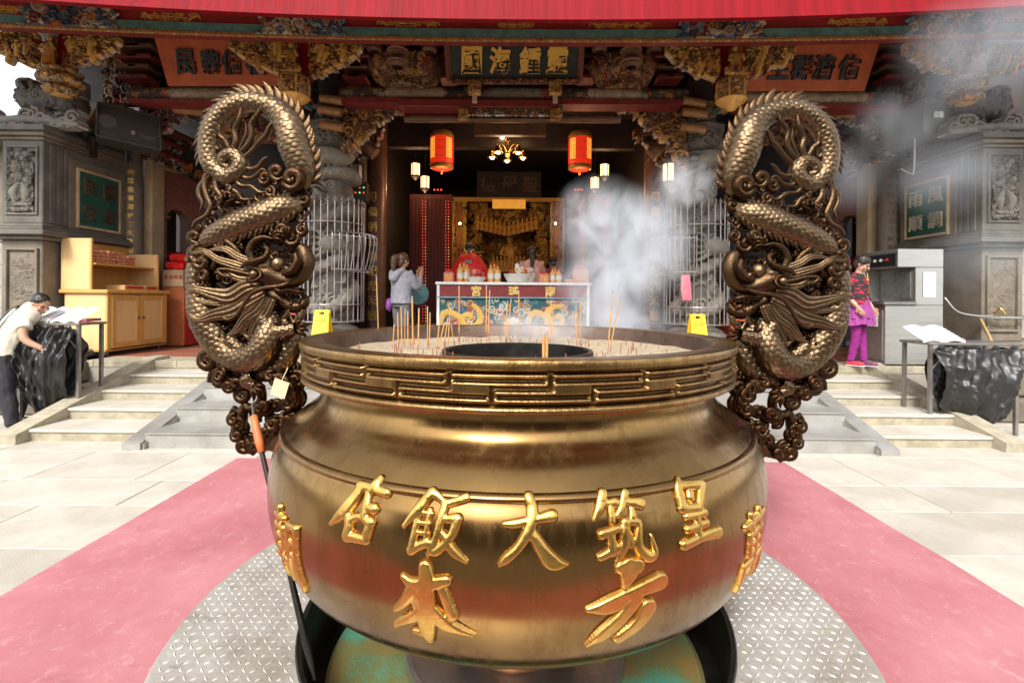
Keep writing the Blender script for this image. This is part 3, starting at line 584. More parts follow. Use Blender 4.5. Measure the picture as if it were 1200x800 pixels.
def carve(w, h, seed, pal, res=120, dens=1.0, inside=None, rmin=.02, rmax=.07, k=.8, figures=0, base=.004):
    R = Relief(w, h, res); q = random.Random(seed); n = int(dens * w * h / (rmax * rmax) * 1.1) + 4
    for i in range(n):
        x, y = q.uniform(-w / 2, w / 2), q.uniform(0, h)
        if inside and not inside(x, y): continue
        r = q.uniform(rmin, rmax); c = q.choice(pal); a = q.uniform(0, 2 * PI); ty = q.random()
        if ty < .38: R.spiral(x, y, r, q.uniform(1, 1.7), a, .26, k, base + q.uniform(0, .05), tuple(np.array(c) * q.uniform(.45, 1)), q.choice((-1, 1)))
        elif ty < .8:
            L = r * 2.2; b = a + q.uniform(-1.2, 1.2); p1 = (x + L * .5 * math.cos(a), y + L * .5 * math.sin(a)); p2 = (p1[0] + L * .5 * math.cos(b), p1[1] + L * .5 * math.sin(b))
            R.stroke([(x, y), p1, p2], [r * .1, r * .36, r * .05], k, base + q.uniform(0, .05), tuple(np.array(c) * q.uniform(.4, 1)), 3, groove=.45)
        else:
            for m in range(5):
                t = a + m * 1.256; R.stroke([(x, y), (x + r * .8 * math.cos(t), y + r * .8 * math.sin(t))], [r * .2, r * .32], k, base + .01, c, 1)
    for i in range(figures):
        for _ in range(30):
            x, y = q.uniform(-w / 2 + .04, w / 2 - .04), q.uniform(.02, h * .6)
            if not inside or inside(x, y + .1): break
        s = min(h * .55, .26) * q.uniform(.8, 1.1); c = q.choice(pal[:2])
        R.stroke([(x, y), (x + .1 * s, y + .45 * s), (x, y + .75 * s)], [.16 * s, .2 * s, .15 * s], 1, .02, c, 3)
        R.stroke([(x, y + .92 * s)], [.12 * s], 1.1, .03, c, 1)
        R.stroke([(x, y + .7 * s), (x + .3 * s, y + .5 * s), (x + .22 * s, y + .75 * s)], [.07 * s, .06 * s, .05 * s], 1, .04, c, 3)
        R.stroke([(x, y + .7 * s), (x - .25 * s, y + .5 * s), (x - .1 * s, y + .35 * s)], [.07 * s, .06 * s, .05 * s], 1, .04, c, 3)
    return R
PALG = [GOLD, GOLD2, GOLD2, GOLD, BRN, DRED, GOLD]; PALB = [GOLD2, BRN, GOLD2, DRED, BRN, GRN]; PALD = [BRN, DKB, BRN, GOLD2, DRED]
def strip(name, m, x0, x1, y, zlo, zhi, th, n=40, parent=None, seg=None):
    b = MB(); V = []; 
    for i in range(n + 1):
        x = x0 + (x1 - x0) * i / n; V += [(x, y, zlo(x)), (x, y + th, zlo(x)), (x, y + th, zhi(x)), (x, y, zhi(x))]
    F = []
    for i in range(n):
        a = i * 4
        for k in range(4): F.append((a + k, a + (k + 1) % 4, a + 4 + (k + 1) % 4, a + 4 + k)[::-1])
    F += [(0, 1, 2, 3), (n * 4 + 3, n * 4 + 2, n * 4 + 1, n * 4)]
    b.raw(V, F); return b.build(name, m, parent or temple, smooth=30)
ez = lambda x: 4.545 + .0064 * x * x
strip('eave_board', M_red, -8.4, 8.4, 5.2, lambda x: ez(x), lambda x: ez(x) + .42, .05)
strip('eave_lip', M_red, -8.4, 8.4, 5.17, lambda x: ez(x) - .012, lambda x: ez(x) + .03, .07)
strip('eave_cap', M_red, -8.4, 8.4, 5.15, lambda x: ez(x) + .40, lambda x: ez(x) + .46, .12)
# tiled roof slope
M_rooft = mat('orange_roof_tile', (.50, .20, .07), (.33, .12, .045), rough=.35, scale=8, bump=.2)
b = MB()
V = []; F = []; nn = 30
for j in range(7):
    t = j / 6
    for i in range(nn + 1):
        x = -8.4 + 16.8 * i / nn; V.append((x, 5.24 + t * 6.5, ez(x) * (1 - t) + (4.6 + .004 * x * x) * t + .42 + 2.4 * t ** 1.25))
for j in range(6):
    for i in range(nn): a = j * (nn + 1) + i; F.append((a, a + 1, a + nn + 2, a + nn + 1))
b.raw(V, F); b.build('roof_slope', M_rooft, temple, smooth=True)
b = MB()
for i in range(84):
    x = -8.3 + i * .2; b.tube([(x, 5.16 + t * 6.5, ez(x) * (1 - t) + (4.6 + .004 * x * x) * t + .47 + 2.4 * t ** 1.25) for t in (0, .2, .4, .6, .8, 1)], .06, 6)
b.build('tile_rows', M_rooft, temple, kind='stuff')
# front beam
bz = lambda x: 5.185 + .0031 * x * x
strip('red_beam', mat('beam_red', (.40, .035, .035), (.26, .02, .02), rough=.5, scale=5, bump=.2), -8.4, 8.4, 6.6, lambda x: bz(x) + .012, lambda x: bz(x) + .45, .10)
strip('teal_beam', M_teal, -8.4, 8.4, 6.55, lambda x: bz(x) - .125, lambda x: bz(x) + .01, .13)
strip('red_trim', M_dred, -8.4, 8.4, 6.57, lambda x: bz(x) - .150, lambda x: bz(x) - .128, .12)
R = Relief(16.6, .06, 90); n = 0
x = -8.2
while x < 8.2: R.stroke([(x, .055), (x + .03, .012), (x + .06, .055)], [.010, .012, .010], .5, .003, GOLD2, 3); x += .06
R.mesh('scallop_trim', M_paint, lambda x, y, z: np.stack([x, 6.548 - z, bz(x) - .165 + y], 1), temple, back=.006, col=True)
def motif(px, w, seed):   # thin gilt fret motif on the red beam
    X = at(px, 30, 6.6)[0]; R = Relief(w, .16, 150); q = random.Random(seed)
    for sx in (-1, 1):
        for k in range(5): R.spiral(sx * (.08 + k * .07) * w / .9, .08 + q.uniform(-.03, .03), .045, 1.3, q.uniform(0, 6), .14, .4, .003, GOLD2, q.choice((-1, 1)))
        R.stroke([(sx * w * .30, .03), (sx * w * .42, .12), (sx * w * .48, .05)], [.006, .012, .003], .4, .002, GOLD2)
    for a in (-.08, 0, .08):
        for zz in (.03, .075, .12): R.stroke([(a - .03, zz), (a + .03, zz)], [.006, .006], .4, .003, GOLD2, 1)
        R.stroke([(a - .03, .03), (a - .03, .12)], [.006, .006], .4, .003, GOLD2, 1); R.stroke([(a + .03, .07), (a + .03, .12)], [.006, .006], .4, .003, GOLD2, 1)
    R.mesh('gilt_motif', M_goldp, lambda x, y, z: np.stack([X + x, 6.598 - z, bz(X + x) + .03 + y * .95], 1), temple, back=.004)
for i, (px, w) in enumerate(((5, .5), (200, .85), (478, .9), (605, .5), (727, .9), (1005, .85), (1190, .5))): motif(px, w, i)
def sleeve(px, w, seed):   # painted cloud collar where a post meets the beam
    X = at(px, 30, 6.5)[0]; R = carve(w, .42, seed, [BLU, CRM, BLU, DRED, GOLD2, (.18, .3, .33), CRM], 110, 1.6, None, .04, .10, .25, base=.002)
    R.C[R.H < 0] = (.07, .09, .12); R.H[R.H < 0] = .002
    hw = w / 2
    X_, Y_ = np.meshgrid(R.xs, R.ys); R.H[np.abs(X_) > hw - .10 * np.abs(np.sin(Y_ * 16)) - .05 - Y_ * .15] = -1
    R.mesh('painted_collar', M_paint, lambda x, y, z: np.stack([X + x, 6.54 - z, bz(X + x) - .12 + y * 1.02], 1), temple, back=.01, col=True)
POSTX = [at(70, 70, 7)[0], at(352, 70, 7)[0], at(850, 70, 7)[0], at(1133, 70, 7)[0]]
for i, px in enumerate((78, 352, 848, 1122)): sleeve(px, (1.5, 1.35, 1.35, 1.5)[i], 20 + i)

# hanging posts with figures, baskets and openwork spandrels
def spandrel(px0, px1, py0, py1, tall_left, seed, d=6.98, pal=PALG, dens=2.6):
    a = at(px0, py1, d); c = at(px1, py0, d); w = c[0] - a[0]; h = c[2] - a[2]
    f = (lambda x, y: y > h * (1 - (1 - (x / w + .5)) ** .55) * .92) if tall_left else (lambda x, y: y > h * (1 - (x / w + .5) ** .55) * .92)
    R = carve(w, h, seed, pal, 170, dens * .75, f, .016, .042, 1.1, figures=4)
    g = (lambda t: h * (1 - (1 - t) ** .55) * .92) if tall_left else (lambda t: h * (1 - t ** .55) * .92)
    R.stroke([(w * (t - .5), min(h - .01, g(t) + .015)) for t in np.linspace(.02, .98, 9)], [.018] * 9, 1, .01, GOLD, 2)
    R.mesh('openwork_spandrel', M_carv, lambda x, y, z: np.stack([(a[0] + c[0]) / 2 + x, d - z, a[2] + y], 1), temple, back=.07, col=True)
spandrel(270, 333, 46, 89, False, 31); spandrel(362, 424, 50, 92, True, 32); spandrel(780, 843, 55, 95, False, 33); spandrel(873, 932, 52, 92, True, 34)
spandrel(-22, 44, 38, 78, False, 35); spandrel(76, 140, 44, 80, True, 36); spandrel(1060, 1128, 50, 92, False, 37); spandrel(1162, 1225, 52, 90, True, 38)
def figure(x, y, z, s, name='gilt_figure', m=None):   # small carved deity
    b = MB(); b.lathe([(0, 0), (.16, 0), (.19, .1), (.15, .4), (.17, .6), (.11, .74), (.05, .78), (.05, .8), (.085, .86), (.08, .95), (.04, 1.0), (.05, 1.03), (0, 1.1)], (0, 0, 0), 12, sy=.75)
    b.tube([(-.14, -.05, .68), (-.24, -.08, .5), (-.05, -.17, .45)], [.06, .055, .04], 6); b.tube([(.14, -.05, .68), (.25, -.1, .52), (.18, -.18, .66)], [.06, .055, .04], 6)
    for k in range(5): b.tube([(-.12 + k * .06, -.14, .02), (-.10 + k * .05, -.13, .4)], [.03, .015], 5)
    b.v = [(x + p[0] * s, y + p[1] * s, z + p[2] * s) for p in b.v]
    b.build(name, m or M_gilt, temple, smooth=60)
M_gilt = mat('gilding', (.88, .52, .14), (.60, .31, .07), rough=.38, metal=.15, scale=16, bump=.3, hollow_tone=((.08, .03, .012), .42, .52))
for i, (px, pyt, pyb, sx) in enumerate(((70, 44, 80, -1), (352, 50, 88, -1), (850, 56, 92, 1), (1133, 50, 90, 1))):
    p = at(px, pyb, 6.95); q = at(px, pyt, 6.95); x = p[0]
    b = MB(); b.box((x - sx * .04, 7.04, (p[2] + q[2]) / 2 + .1), (.17, .16, q[2] - p[2] + .3), bev=.01); b.build('hanging_post', M_red, temple)
    figure(x + sx * .13, 6.93, p[2] + .02, .44)
    R = carve(.16, .46, 60 + i, PALG, 150, 2.5, None, .02, .035, 1); cx = x + sx * .13
    R.mesh('niche_frame', M_carv, lambda X, Y, Z: np.stack([cx + X, 7.0 - Z, p[2] + Y], 1), temple, back=.03, col=True)
    # pendant: hexagonal pavilion basket (inner posts) or lotus bud (outer posts)
    if i in (1, 2):
        cz = p[2]; cx = x + sx * .09
        b = MB(); b.lathe([(.10, .0), (.22, -.0), (.235, -.03), (.2, -.05), (.20, -.07), (.215, -.08)], (cx, 6.96, cz), 6); b.lathe([(.0, -.47), (.05, -.46), (.09, -.42), (.15, -.38), (.2, -.34), (.215, -.32), (.2, -.3), (.165, -.3)], (cx, 6.96, cz), 24); b.build('lantern_pendant', M_gilt, temple, smooth=40)
        for k in range(6):
            a = k * PI / 3; b = MB(); b.tube([(cx + .205 * math.cos(a), 6.96 + .205 * math.sin(a), cz - .07), (cx + .205 * math.cos(a), 6.96 + .205 * math.sin(a), cz - .32)], .014, 6); b.build('pendant_column', M_gilt, temple)
        R = carve(1.0, .23, 70 + i, [GOLD, CRM, GOLD2], 160, 2.2, None, .02, .04, .9); R.C[R.H < 0] = GOLD2; R.H[R.H < 0] = .001
        R.mesh('pendant_drum', M_carv, lambda X, Y, Z: np.stack([cx + (.16 + Z) * np.sin(X / .16), 6.96 - (.16 + Z) * np.cos(X / .16), cz - .31 + Y], 1), temple, back=.0, col=True)
        R = carve(.36, .10, 80 + i, PALG, 160, 2.5, None, .02, .03, 1)
        R.mesh('pendant_cresting', M_carv, lambda X, Y, Z: np.stack([cx + X, 6.74 - Z, cz - .04 + Y], 1), temple, back=.03, col=True)
    else:
        for kz, (r0, hh) in enumerate(((.215, .12), (.235, .15), (.17, .14))):
            z0 = p[2] + .0 - (0, .11, .25)[kz]; nt_ = 60; V = []; F = []; rows = 9
            for j in range(rows):
                t = j / (rows - 1)
                for a in range(nt_):
                    th = 2 * PI * a / nt_; bulge = math.sin(PI * min(1, t * 1.1)) ** .6; lob = 1 + .12 * abs(math.sin(th * 6 + kz)) * bulge + .03 * math.sin(th * 23 + t * 9)
                    rr = r0 * (.62 + .38 * bulge) * lob; V.append((x + rr * math.cos(th), 6.97 + rr * math.sin(th), z0 - t * hh))
            for j in range(rows - 1):
                for a in range(nt_): F.append((j * nt_ + a, (j + 1) * nt_ + a, (j + 1) * nt_ + (a + 1) % nt_, j * nt_ + (a + 1) % nt_))
            F.append(tuple(range((rows - 1) * nt_, rows * nt_))[::-1]); F.append(tuple(range(nt_)))
            b = MB(); b.raw(V, F); b.build('lotus_tier', M_gilt, temple, smooth=60)
            R = carve(2 * PI * .2, hh * .9, 90 + kz, [GOLD, GOLD2, CRM, BRN], 150, 2.2, None, .02, .04, .8)
            R.mesh('tier_carving', M_carv, lambda X, Y, Z, z0=z0, r0=r0, hh=hh: np.stack([x + (r0 * (.62 + .38 * np.sin(PI * np.clip(1.1 * (1 - Y / hh), 0, 1)) ** .6) + .0 + Z * .8) * np.sin(X / .2), 6.97 - (r0 * (.62 + .38 * np.sin(PI * np.clip(1.1 * (1 - Y / hh), 0, 1)) ** .6) + Z * .8) * np.cos(X / .2), z0 - hh + Y], 1), temple, back=0, col=True)

# name boards (hang from the beams: things of their own)
def board(name, label, corners_px, d, tilt, m, text, tm, size_px, ys, frame=None, off=.02, slots=None, narrow=1.0):
    (xl_t, xr_t, yt), (xl_b, xr_b, yb) = corners_px
    a, b_, c, e = at(xl_b, yb, d), at(xr_b, yb, d), at(xr_t, yt, d - tilt), at(xl_t, yt, d - tilt)
    t = empty(name, tuple((a + b_) / 2), label, 'sign board')
    uz = ((c + e) / 2 - (a + b_) / 2); h = uz.length; uz.normalize(); ux = (b_ - a).normalized(); un = uz.cross(ux).normalized()
    if un.y > 0: un = -un
    b = MB(); th = .05
    b.raw([a, b_, c, e] + [p - un * th for p in (a, b_, c, e)], [(0, 1, 2, 3), (7, 6, 5, 4), (0, 4, 5, 1), (1, 5, 6, 2), (2, 6, 7, 3), (3, 7, 4, 0)])
    b.build('panel', m, t)
    o = (a + b_ + c + e) / 4; sc = d / 567
    for ch, px in zip(text, slots):
        g = MB(); s = size_px * sc; pt = at(px, ys, d - tilt * .5); off_ = pt - o; L = off_.dot(ux)
        letter(g, ch, fmap(tuple(o + ux * L + un * .004), ux, uz, un), s, ext=.05, off=off, sx=narrow, slant=.06, bev=.012)
        g.build('character', tm, t)
    if frame:
        wdt = frame
        fb = MB()
        cs = [a, b_, c, e]
        for i in range(4):
            p, q = cs[i], cs[(i + 1) % 4]; fb.tube([p + un * .02, q + un * .02], wdt, 4)
        fb.build('frame', M_frame, t)
        L = (b_ - a).length; R = carve(L, wdt * 1.7, 99, [GOLD2, BRN, DRED], 130, 3, None, .015, .03, .6)
        R.mesh('frame_carving', M_carv, fmap(tuple((a + b_) / 2 + un * .05 - uz * wdt * .8), ux, uz, un), t, back=.01, col=True)
    return t
M_frame = mat('carved_frame', (.32, .13, .06), (.17, .06, .03), rough=.45, metal=.2, scale=25, bump=.6)
M_ink = mat('black_ink', (.03, .028, .026), (.02, .018, .016), rough=.4, scale=9)
M_green = mat('dark_green_lacquer', (.052, .062, .052), (.03, .036, .032), rough=.45, scale=6)
board('name_board', 'long orange board with four black characters, hanging under the eave left of the central plaque', ((181, 345, 45), (197, 345, 101)), 7.5, .22, M_board, '民黎佑福', M_ink, 27, 73, slots=(219, 248, 272, 300), narrow=.85)
board('name_board', 'long orange board with four black characters, hanging under the eave right of the central plaque', ((866, 1031, 51), (866, 1013, 107)), 7.5, .22, M_board, '生群濟佑', M_ink, 27, 80, slots=(913, 939, 965, 994), narrow=.9)
board('name_board', 'dark green plaque with four large gilded characters in a carved frame above the altar', ((523, 682, 46), (527, 679, 96)), 7.55, .2, M_green, '國海鍾靈', mat('bright_gilt', (.98, .62, .13), (.85, .48, .08), rough=.45, metal=.1, scale=12), 29, 69, frame=.045, off=.022, slots=(553, 586, 621, 653), narrow=.85)

# painted beam behind the boards (a round timber with painted fields)
def painted_beam(px0, px1, py0, py1, d, seed, fields, parent=temple):
    a, c = at(px0, py1, d), at(px1, py1, d); hgt = (py1 - py0) / 567 * d; w = c[0] - a[0]; R = Relief(w, hgt * 1.5, 100); q = random.Random(seed)
    R.H[:] = .001; R.C[:] = (.09, .07, .05); X_, Y_ = np.meshgrid(R.xs, R.ys)
    for _ in range(int(w * 26)):
        x, y = q.uniform(-w / 2, w / 2), q.uniform(0, hgt * 1.5); R.spiral(x, y, q.uniform(.03, .06), 1.3, q.uniform(0, 6), .28, .15, .002, q.choice([GOLD2, (.3, .26, .18), DKB, GOLD2, (.12, .16, .13)]), 1)
    for (f0, f1, col) in fields:
        x0 = w * (f0 - .5); x1 = w * (f1 - .5); m = (X_ > x0 + .1 * np.abs(Y_ - hgt * .75) / hgt) & (X_ < x1 - .1 * np.abs(Y_ - hgt * .75) / hgt); R.C[m] = col; R.H[m] = .003
        for _ in range(int((x1 - x0) * 45)):
            x, y = q.uniform(x0 + .05, x1 - .05), q.uniform(.02, hgt * 1.4); R.stroke([(x, y), (x + q.uniform(-.05, .05), y + q.uniform(-.03, .04))], [.010, .003], .2, .003, tuple(np.array(col) * q.uniform(.35, .8)), 1)
        for xx in (x0, x1):
            for k in range(6): R.spiral(xx + q.uniform(-.06, .06), q.uniform(.02, hgt * 1.4), .045, 1.2, q.uniform(0, 6), .3, .2, .004, q.choice([(.5, .1, .05), (.6, .5, .42), (.15, .2, .2), (.5, .1, .05)]), 1)
    r = hgt * .62
    R.mesh('painted_beam', M_paint, lambda x, y, z: np.stack([(a[0] + c[0]) / 2 + x, d + .1 - (r + z) * np.cos((y / (hgt * 1.5) - .5) * 2.4), a[2] + hgt * .5 + (r + z) * np.sin((y / (hgt * 1.5) - .5) * 2.4) + x * .0], 1), parent, back=.02, col=True)
painted_beam(398, 806, 101, 118, 7.75, 5, ((.13, .30, CRM), (.415, .59, (.36, .33, .24)), (.71, .87, CRM)))
painted_beam(150, 345, 102, 118, 7.75, 6, ((.24, .98, CRM),)); painted_beam(866, 1062, 107, 123, 7.75, 7, ((.02, .78, CRM),))
def pbox(name, m, px0, px1, py0, py1, d, th, parent=temple, bev=0.0):
    a, c = at(px0, py1, d), at(px1, py0, d); b = MB(); b.box(((a[0] + c[0]) / 2, d + th / 2, (a[2] + c[2]) / 2), (c[0] - a[0], th, c[2] - a[2]), bev=bev); return b.build(name, m, parent)
pbox('red_ledge', M_dred, 466, 655, 117, 124.5, 7.6, .35, bev=.01); pbox('red_ledge', M_dred, 400, 800, 116.5, 120, 7.66, .3); pbox('red_ledge', M_dred, 150, 345, 117, 120, 7.66, .3); pbox('red_ledge', M_dred, 866, 1062, 122, 126, 7.66, .3)
R = carve(at(655, 0, 7.7)[0] - at(540, 0, 7.7)[0], .16, 51, PALB, 130, 2.5, None, .02, .04, .8); R.H[R.H < 0] = .001
R.mesh('carved_frieze', M_carv, FR(0, 7.7, at(600, 136, 7.7)[2]), temple, back=.03, col=True)
b = MB(); a, c = at(474, 139, 7.95), at(727, 140, 7.95); b.tube([a, c], .062, 16); b.build('round_beam', M_brown, temple, smooth=50)
a, c = at(536, 139.5, 7.85), at(660, 140, 7.85); b = MB(); b.tube([a, c], .03, 10); b.build('round_beam', M_brown, temple, smooth=50)
for px in (543, 651):
    R = carve(.16, .17, px, [GOLD2, GOLD], 170, 4, None, .02, .04, 1); p = at(px, 141, 7.6); R.mesh('beam_boss', M_carv, FR(*p), temple, back=.03, col=True)
for px in (556, 651):   # gilt brackets that carry the plaque
    R = carve(.19, .2, px + 7, [GOLD, GOLD2], 170, 4, None, .02, .05, 1); p = at(px, 110, 7.4); R.mesh('plaque_bracket', M_carv, FR(*p), temple, back=.08, col=True)
    p = at(px, 118, 7.42); b = MB(); b.box((p[0], p[1] + .05, p[2] + .06), (.07, .08, .14)); b.build('bracket_leg', mat('cream_paint', CRM, (.4, .3, .2), rough=.5), temple)
# wall of shadowed bracketry behind the boards
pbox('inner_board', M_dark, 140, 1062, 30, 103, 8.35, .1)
for i in range(30):       # tiers of bracket arms between the boards
    px = 405 + i * 14 + (0 if i < 9 else 0)
    if 518 < px < 688: continue
for (px0, px1, sd) in ((428, 515, 1), (694, 773, 2)):
    cx = (px0 + px1) / 2; p = at(cx, 97, 7.5); w = (px1 - px0) / 567 * 7.5; hw = w / 2
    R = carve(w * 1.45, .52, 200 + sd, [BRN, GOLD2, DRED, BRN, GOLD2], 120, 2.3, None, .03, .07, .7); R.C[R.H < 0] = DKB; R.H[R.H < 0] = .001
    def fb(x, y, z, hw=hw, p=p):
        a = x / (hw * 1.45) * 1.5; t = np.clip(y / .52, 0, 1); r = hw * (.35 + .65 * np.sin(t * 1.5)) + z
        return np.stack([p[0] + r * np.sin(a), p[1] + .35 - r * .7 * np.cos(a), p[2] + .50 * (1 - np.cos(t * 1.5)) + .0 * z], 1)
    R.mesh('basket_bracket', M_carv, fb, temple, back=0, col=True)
    R = carve(w * 1.3, .09, 210 + sd, [GOLD2, BRN], 120, 3, None, .02, .04, .8); R.H[R.H < 0] = .004
    R.mesh('bracket_lip', M_carv, lambda x, y, z, p=p, hw=hw: np.stack([p[0] + (hw * .5 + z) * np.sin(x / (hw * 1.3) * 1.3), p[1] + .28 - (hw * .5 + z) * np.cos(x / (hw * 1.3) * 1.3), p[2] - .02 + y], 1), temple, back=0, col=True)
    for k in range(3):
        z0 = p[2] + .08 + k * .17; b = MB(); b.lathe([(.08, 0), (.15, .03), (.155, .09), (.12, .105), (.10, .15)], (p[0], 7.18, z0), 20); b.build('bearing_block', M_brown, temple, smooth=40)
        b = MB(); b.lathe([(.15, .0), (.157, .008), (.157, .02), (.15, .028)], (p[0], 7.18, z0 + .055), 24); b.build('block_rim', mat('pinkish_rim', (.42, .22, .16), rough=.5), temple)
    for k in (-1, 1):
        b = MB(); b.lathe([(.07, 0), (.12, .03), (.12, .08)], (p[0] + k * .42, 7.45, p[2] + .44), 16); b.build('bearing_block', M_brown, temple)
# small bracket sets filling the dark frieze
q = random.Random(12)
for px in (150, 165, 412, 420, 525, 688, 780, 790, 1045, 1058):
    p = at(px, 98, 8.0)
    for k in range(4):
        b = MB(); b.box((p[0], 8.1, p[2] + .1 + k * .17), (.28 + .06 * k, .34, .07), bev=.02); b.build('bracket_arm', M_brown if k % 2 else M_dred, temple)
# carved brackets under the beams beside the columns
def corner(px0, px1, py0, py1, d, tall_left, seed, pal=PALB, dens=2.4, name='carved_bracket', back=.12, pw=.7):
    a = at(px0, py1, d); c = at(px1, py0, d); w = c[0] - a[0]; h = c[2] - a[2]
    f = (lambda x, y: y / h > ((x / w + .5)) ** pw * .98) if tall_left else (lambda x, y: y / h > (1 - (x / w + .5)) ** pw * .98)
    R = carve(w, h, seed, pal, 110, dens, f, .04, .10, .9); 
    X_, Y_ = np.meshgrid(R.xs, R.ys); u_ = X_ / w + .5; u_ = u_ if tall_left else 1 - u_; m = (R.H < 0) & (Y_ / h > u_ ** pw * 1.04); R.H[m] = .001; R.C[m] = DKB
    R.mesh(name, M_carv, lambda x, y, z: np.stack([(a[0] + c[0]) / 2 + x, d - z, a[2] + y], 1), temple, back=back, col=True)
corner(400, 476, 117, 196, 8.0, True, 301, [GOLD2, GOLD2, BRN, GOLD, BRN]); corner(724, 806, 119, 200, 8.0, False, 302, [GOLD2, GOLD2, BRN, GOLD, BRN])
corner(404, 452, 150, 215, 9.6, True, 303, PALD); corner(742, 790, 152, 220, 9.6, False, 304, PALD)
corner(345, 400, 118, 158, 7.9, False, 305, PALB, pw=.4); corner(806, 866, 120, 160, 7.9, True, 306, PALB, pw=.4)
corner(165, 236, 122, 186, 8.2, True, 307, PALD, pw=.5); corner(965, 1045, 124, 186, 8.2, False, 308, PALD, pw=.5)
for (px0, py0, px1, py1, d, r, sg) in ((402, 148, 440, 180, 8.3, .10, 0), (797, 150, 762, 182, 8.3, .10, 0)):
    b = MB(); b.tube([at(px0, py0, d), at(px1, py1, d)], r, 14); b.build('slanting_strut', M_brown, temple, smooth=50)
for px0, px1, py, d in ((376, 402, 115, 7.7), (374, 400, 128, 7.7), (376, 402, 146, 7.7), (800, 826, 118, 7.7), (800, 828, 131, 7.7), (798, 826, 148, 7.7), (205, 240, 128, 8), (962, 1000, 130, 8)):
    b = MB(); b.tube([at(px0, py, d), at(px1, py + 4, d)], .07, 12); b.build('beam_end', mat('ochre_timber', (.42, .21, .07), (.24, .11, .04), rough=.45, scale=8), temple, smooth=50)
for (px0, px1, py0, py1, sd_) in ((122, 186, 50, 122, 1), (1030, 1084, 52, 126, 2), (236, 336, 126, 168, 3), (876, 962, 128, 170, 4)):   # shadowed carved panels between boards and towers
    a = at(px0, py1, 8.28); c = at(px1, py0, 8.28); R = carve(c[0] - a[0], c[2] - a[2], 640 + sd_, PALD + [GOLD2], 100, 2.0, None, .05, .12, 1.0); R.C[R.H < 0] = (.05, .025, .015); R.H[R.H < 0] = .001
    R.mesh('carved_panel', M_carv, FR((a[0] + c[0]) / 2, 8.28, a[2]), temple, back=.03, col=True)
# deep red side brackets, sloping back along the side bays
for sg, pa, pb in ((-1, (168, 138), (240, 172)), (1, (1044, 140), (962, 172))):
    for k in range(3):
        p, c = at(pa[0], pa[1] + k * 16, 8.4), at(pb[0], pb[1] + k * 14, 10.2); b = MB(); b.tube([p, c], .05, 8); b.build('side_beam', M_dred, temple, smooth=50)
        L = (c - p).length; R = carve(L, .18, 330 + k, PALD, 90, 2, None, .03, .06, .7); R.H[R.H < 0] = .001; ux = (c - p).normalized(); ux = ux if ux.x > 0 else -ux
        R.mesh('side_frieze', M_carv, fmap(tuple((p + c) / 2 + Vector((0, -.05, -.22))), ux, (0, 0, 1), ux.cross(Vector((0, 0, 1))).normalized()), temple, back=.04, col=True)
# body of the hall: columns, walls, ceiling
for px, py_t, d, r in ((441, 150, 10.0, .20), (766, 150, 10.0, .20)):
    p = at(px, 300, d); b = MB(); b.lathe([(r * 1.5, 0), (r * 1.5, .12), (r * 1.25, .2), (r, .26), (r, 4.6)], (p[0], d, TZ), 24); b.build('timber_column', mat('column_brown', (.17, .08, .045), (.09, .045, .028), rough=.35, scale=4, bump=.2), temple, smooth=50)
    txt = '母儀稱后德配光天慈' ; 
    for k, ch in enumerate(txt):
        y = 233 + k * 17; pc = at(px - 4, y, d); g = MB(); letter(g, ch, lambda X, Y, Z, pc=pc, p=p: np.stack([p[0] + (r + .004 + Z) * np.sin((X - .03) / r), d - (r + .004 + Z) * np.cos((X - .03) / r), pc[2] + Y], 1), .20, ext=.03, off=.012, bev=.0); g.build('gilt_character', M_goldp, temple)
b = MB()
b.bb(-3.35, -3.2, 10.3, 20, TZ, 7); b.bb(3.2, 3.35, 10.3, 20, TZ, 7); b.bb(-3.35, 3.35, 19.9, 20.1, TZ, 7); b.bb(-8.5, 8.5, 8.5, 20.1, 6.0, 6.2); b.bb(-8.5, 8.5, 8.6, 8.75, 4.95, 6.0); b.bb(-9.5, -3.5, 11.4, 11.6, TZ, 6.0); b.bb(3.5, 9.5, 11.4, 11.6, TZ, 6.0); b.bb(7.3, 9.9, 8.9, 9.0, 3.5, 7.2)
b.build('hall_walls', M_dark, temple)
for sg in (-1, 1):        # side bays behind the dragon columns
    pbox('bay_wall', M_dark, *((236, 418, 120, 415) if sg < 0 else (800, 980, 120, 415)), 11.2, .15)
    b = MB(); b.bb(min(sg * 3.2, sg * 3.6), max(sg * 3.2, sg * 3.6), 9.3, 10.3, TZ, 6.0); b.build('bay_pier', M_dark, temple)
pbox('lintel', M_dark, 455, 745, 140, 172, 10.5, .2); pbox('transom', M_dark, 480, 720, 158, 163, 12.5, .1)
pbox('carved_lintel', M_brown, 556, 640, 141, 158, 9.0, .12)
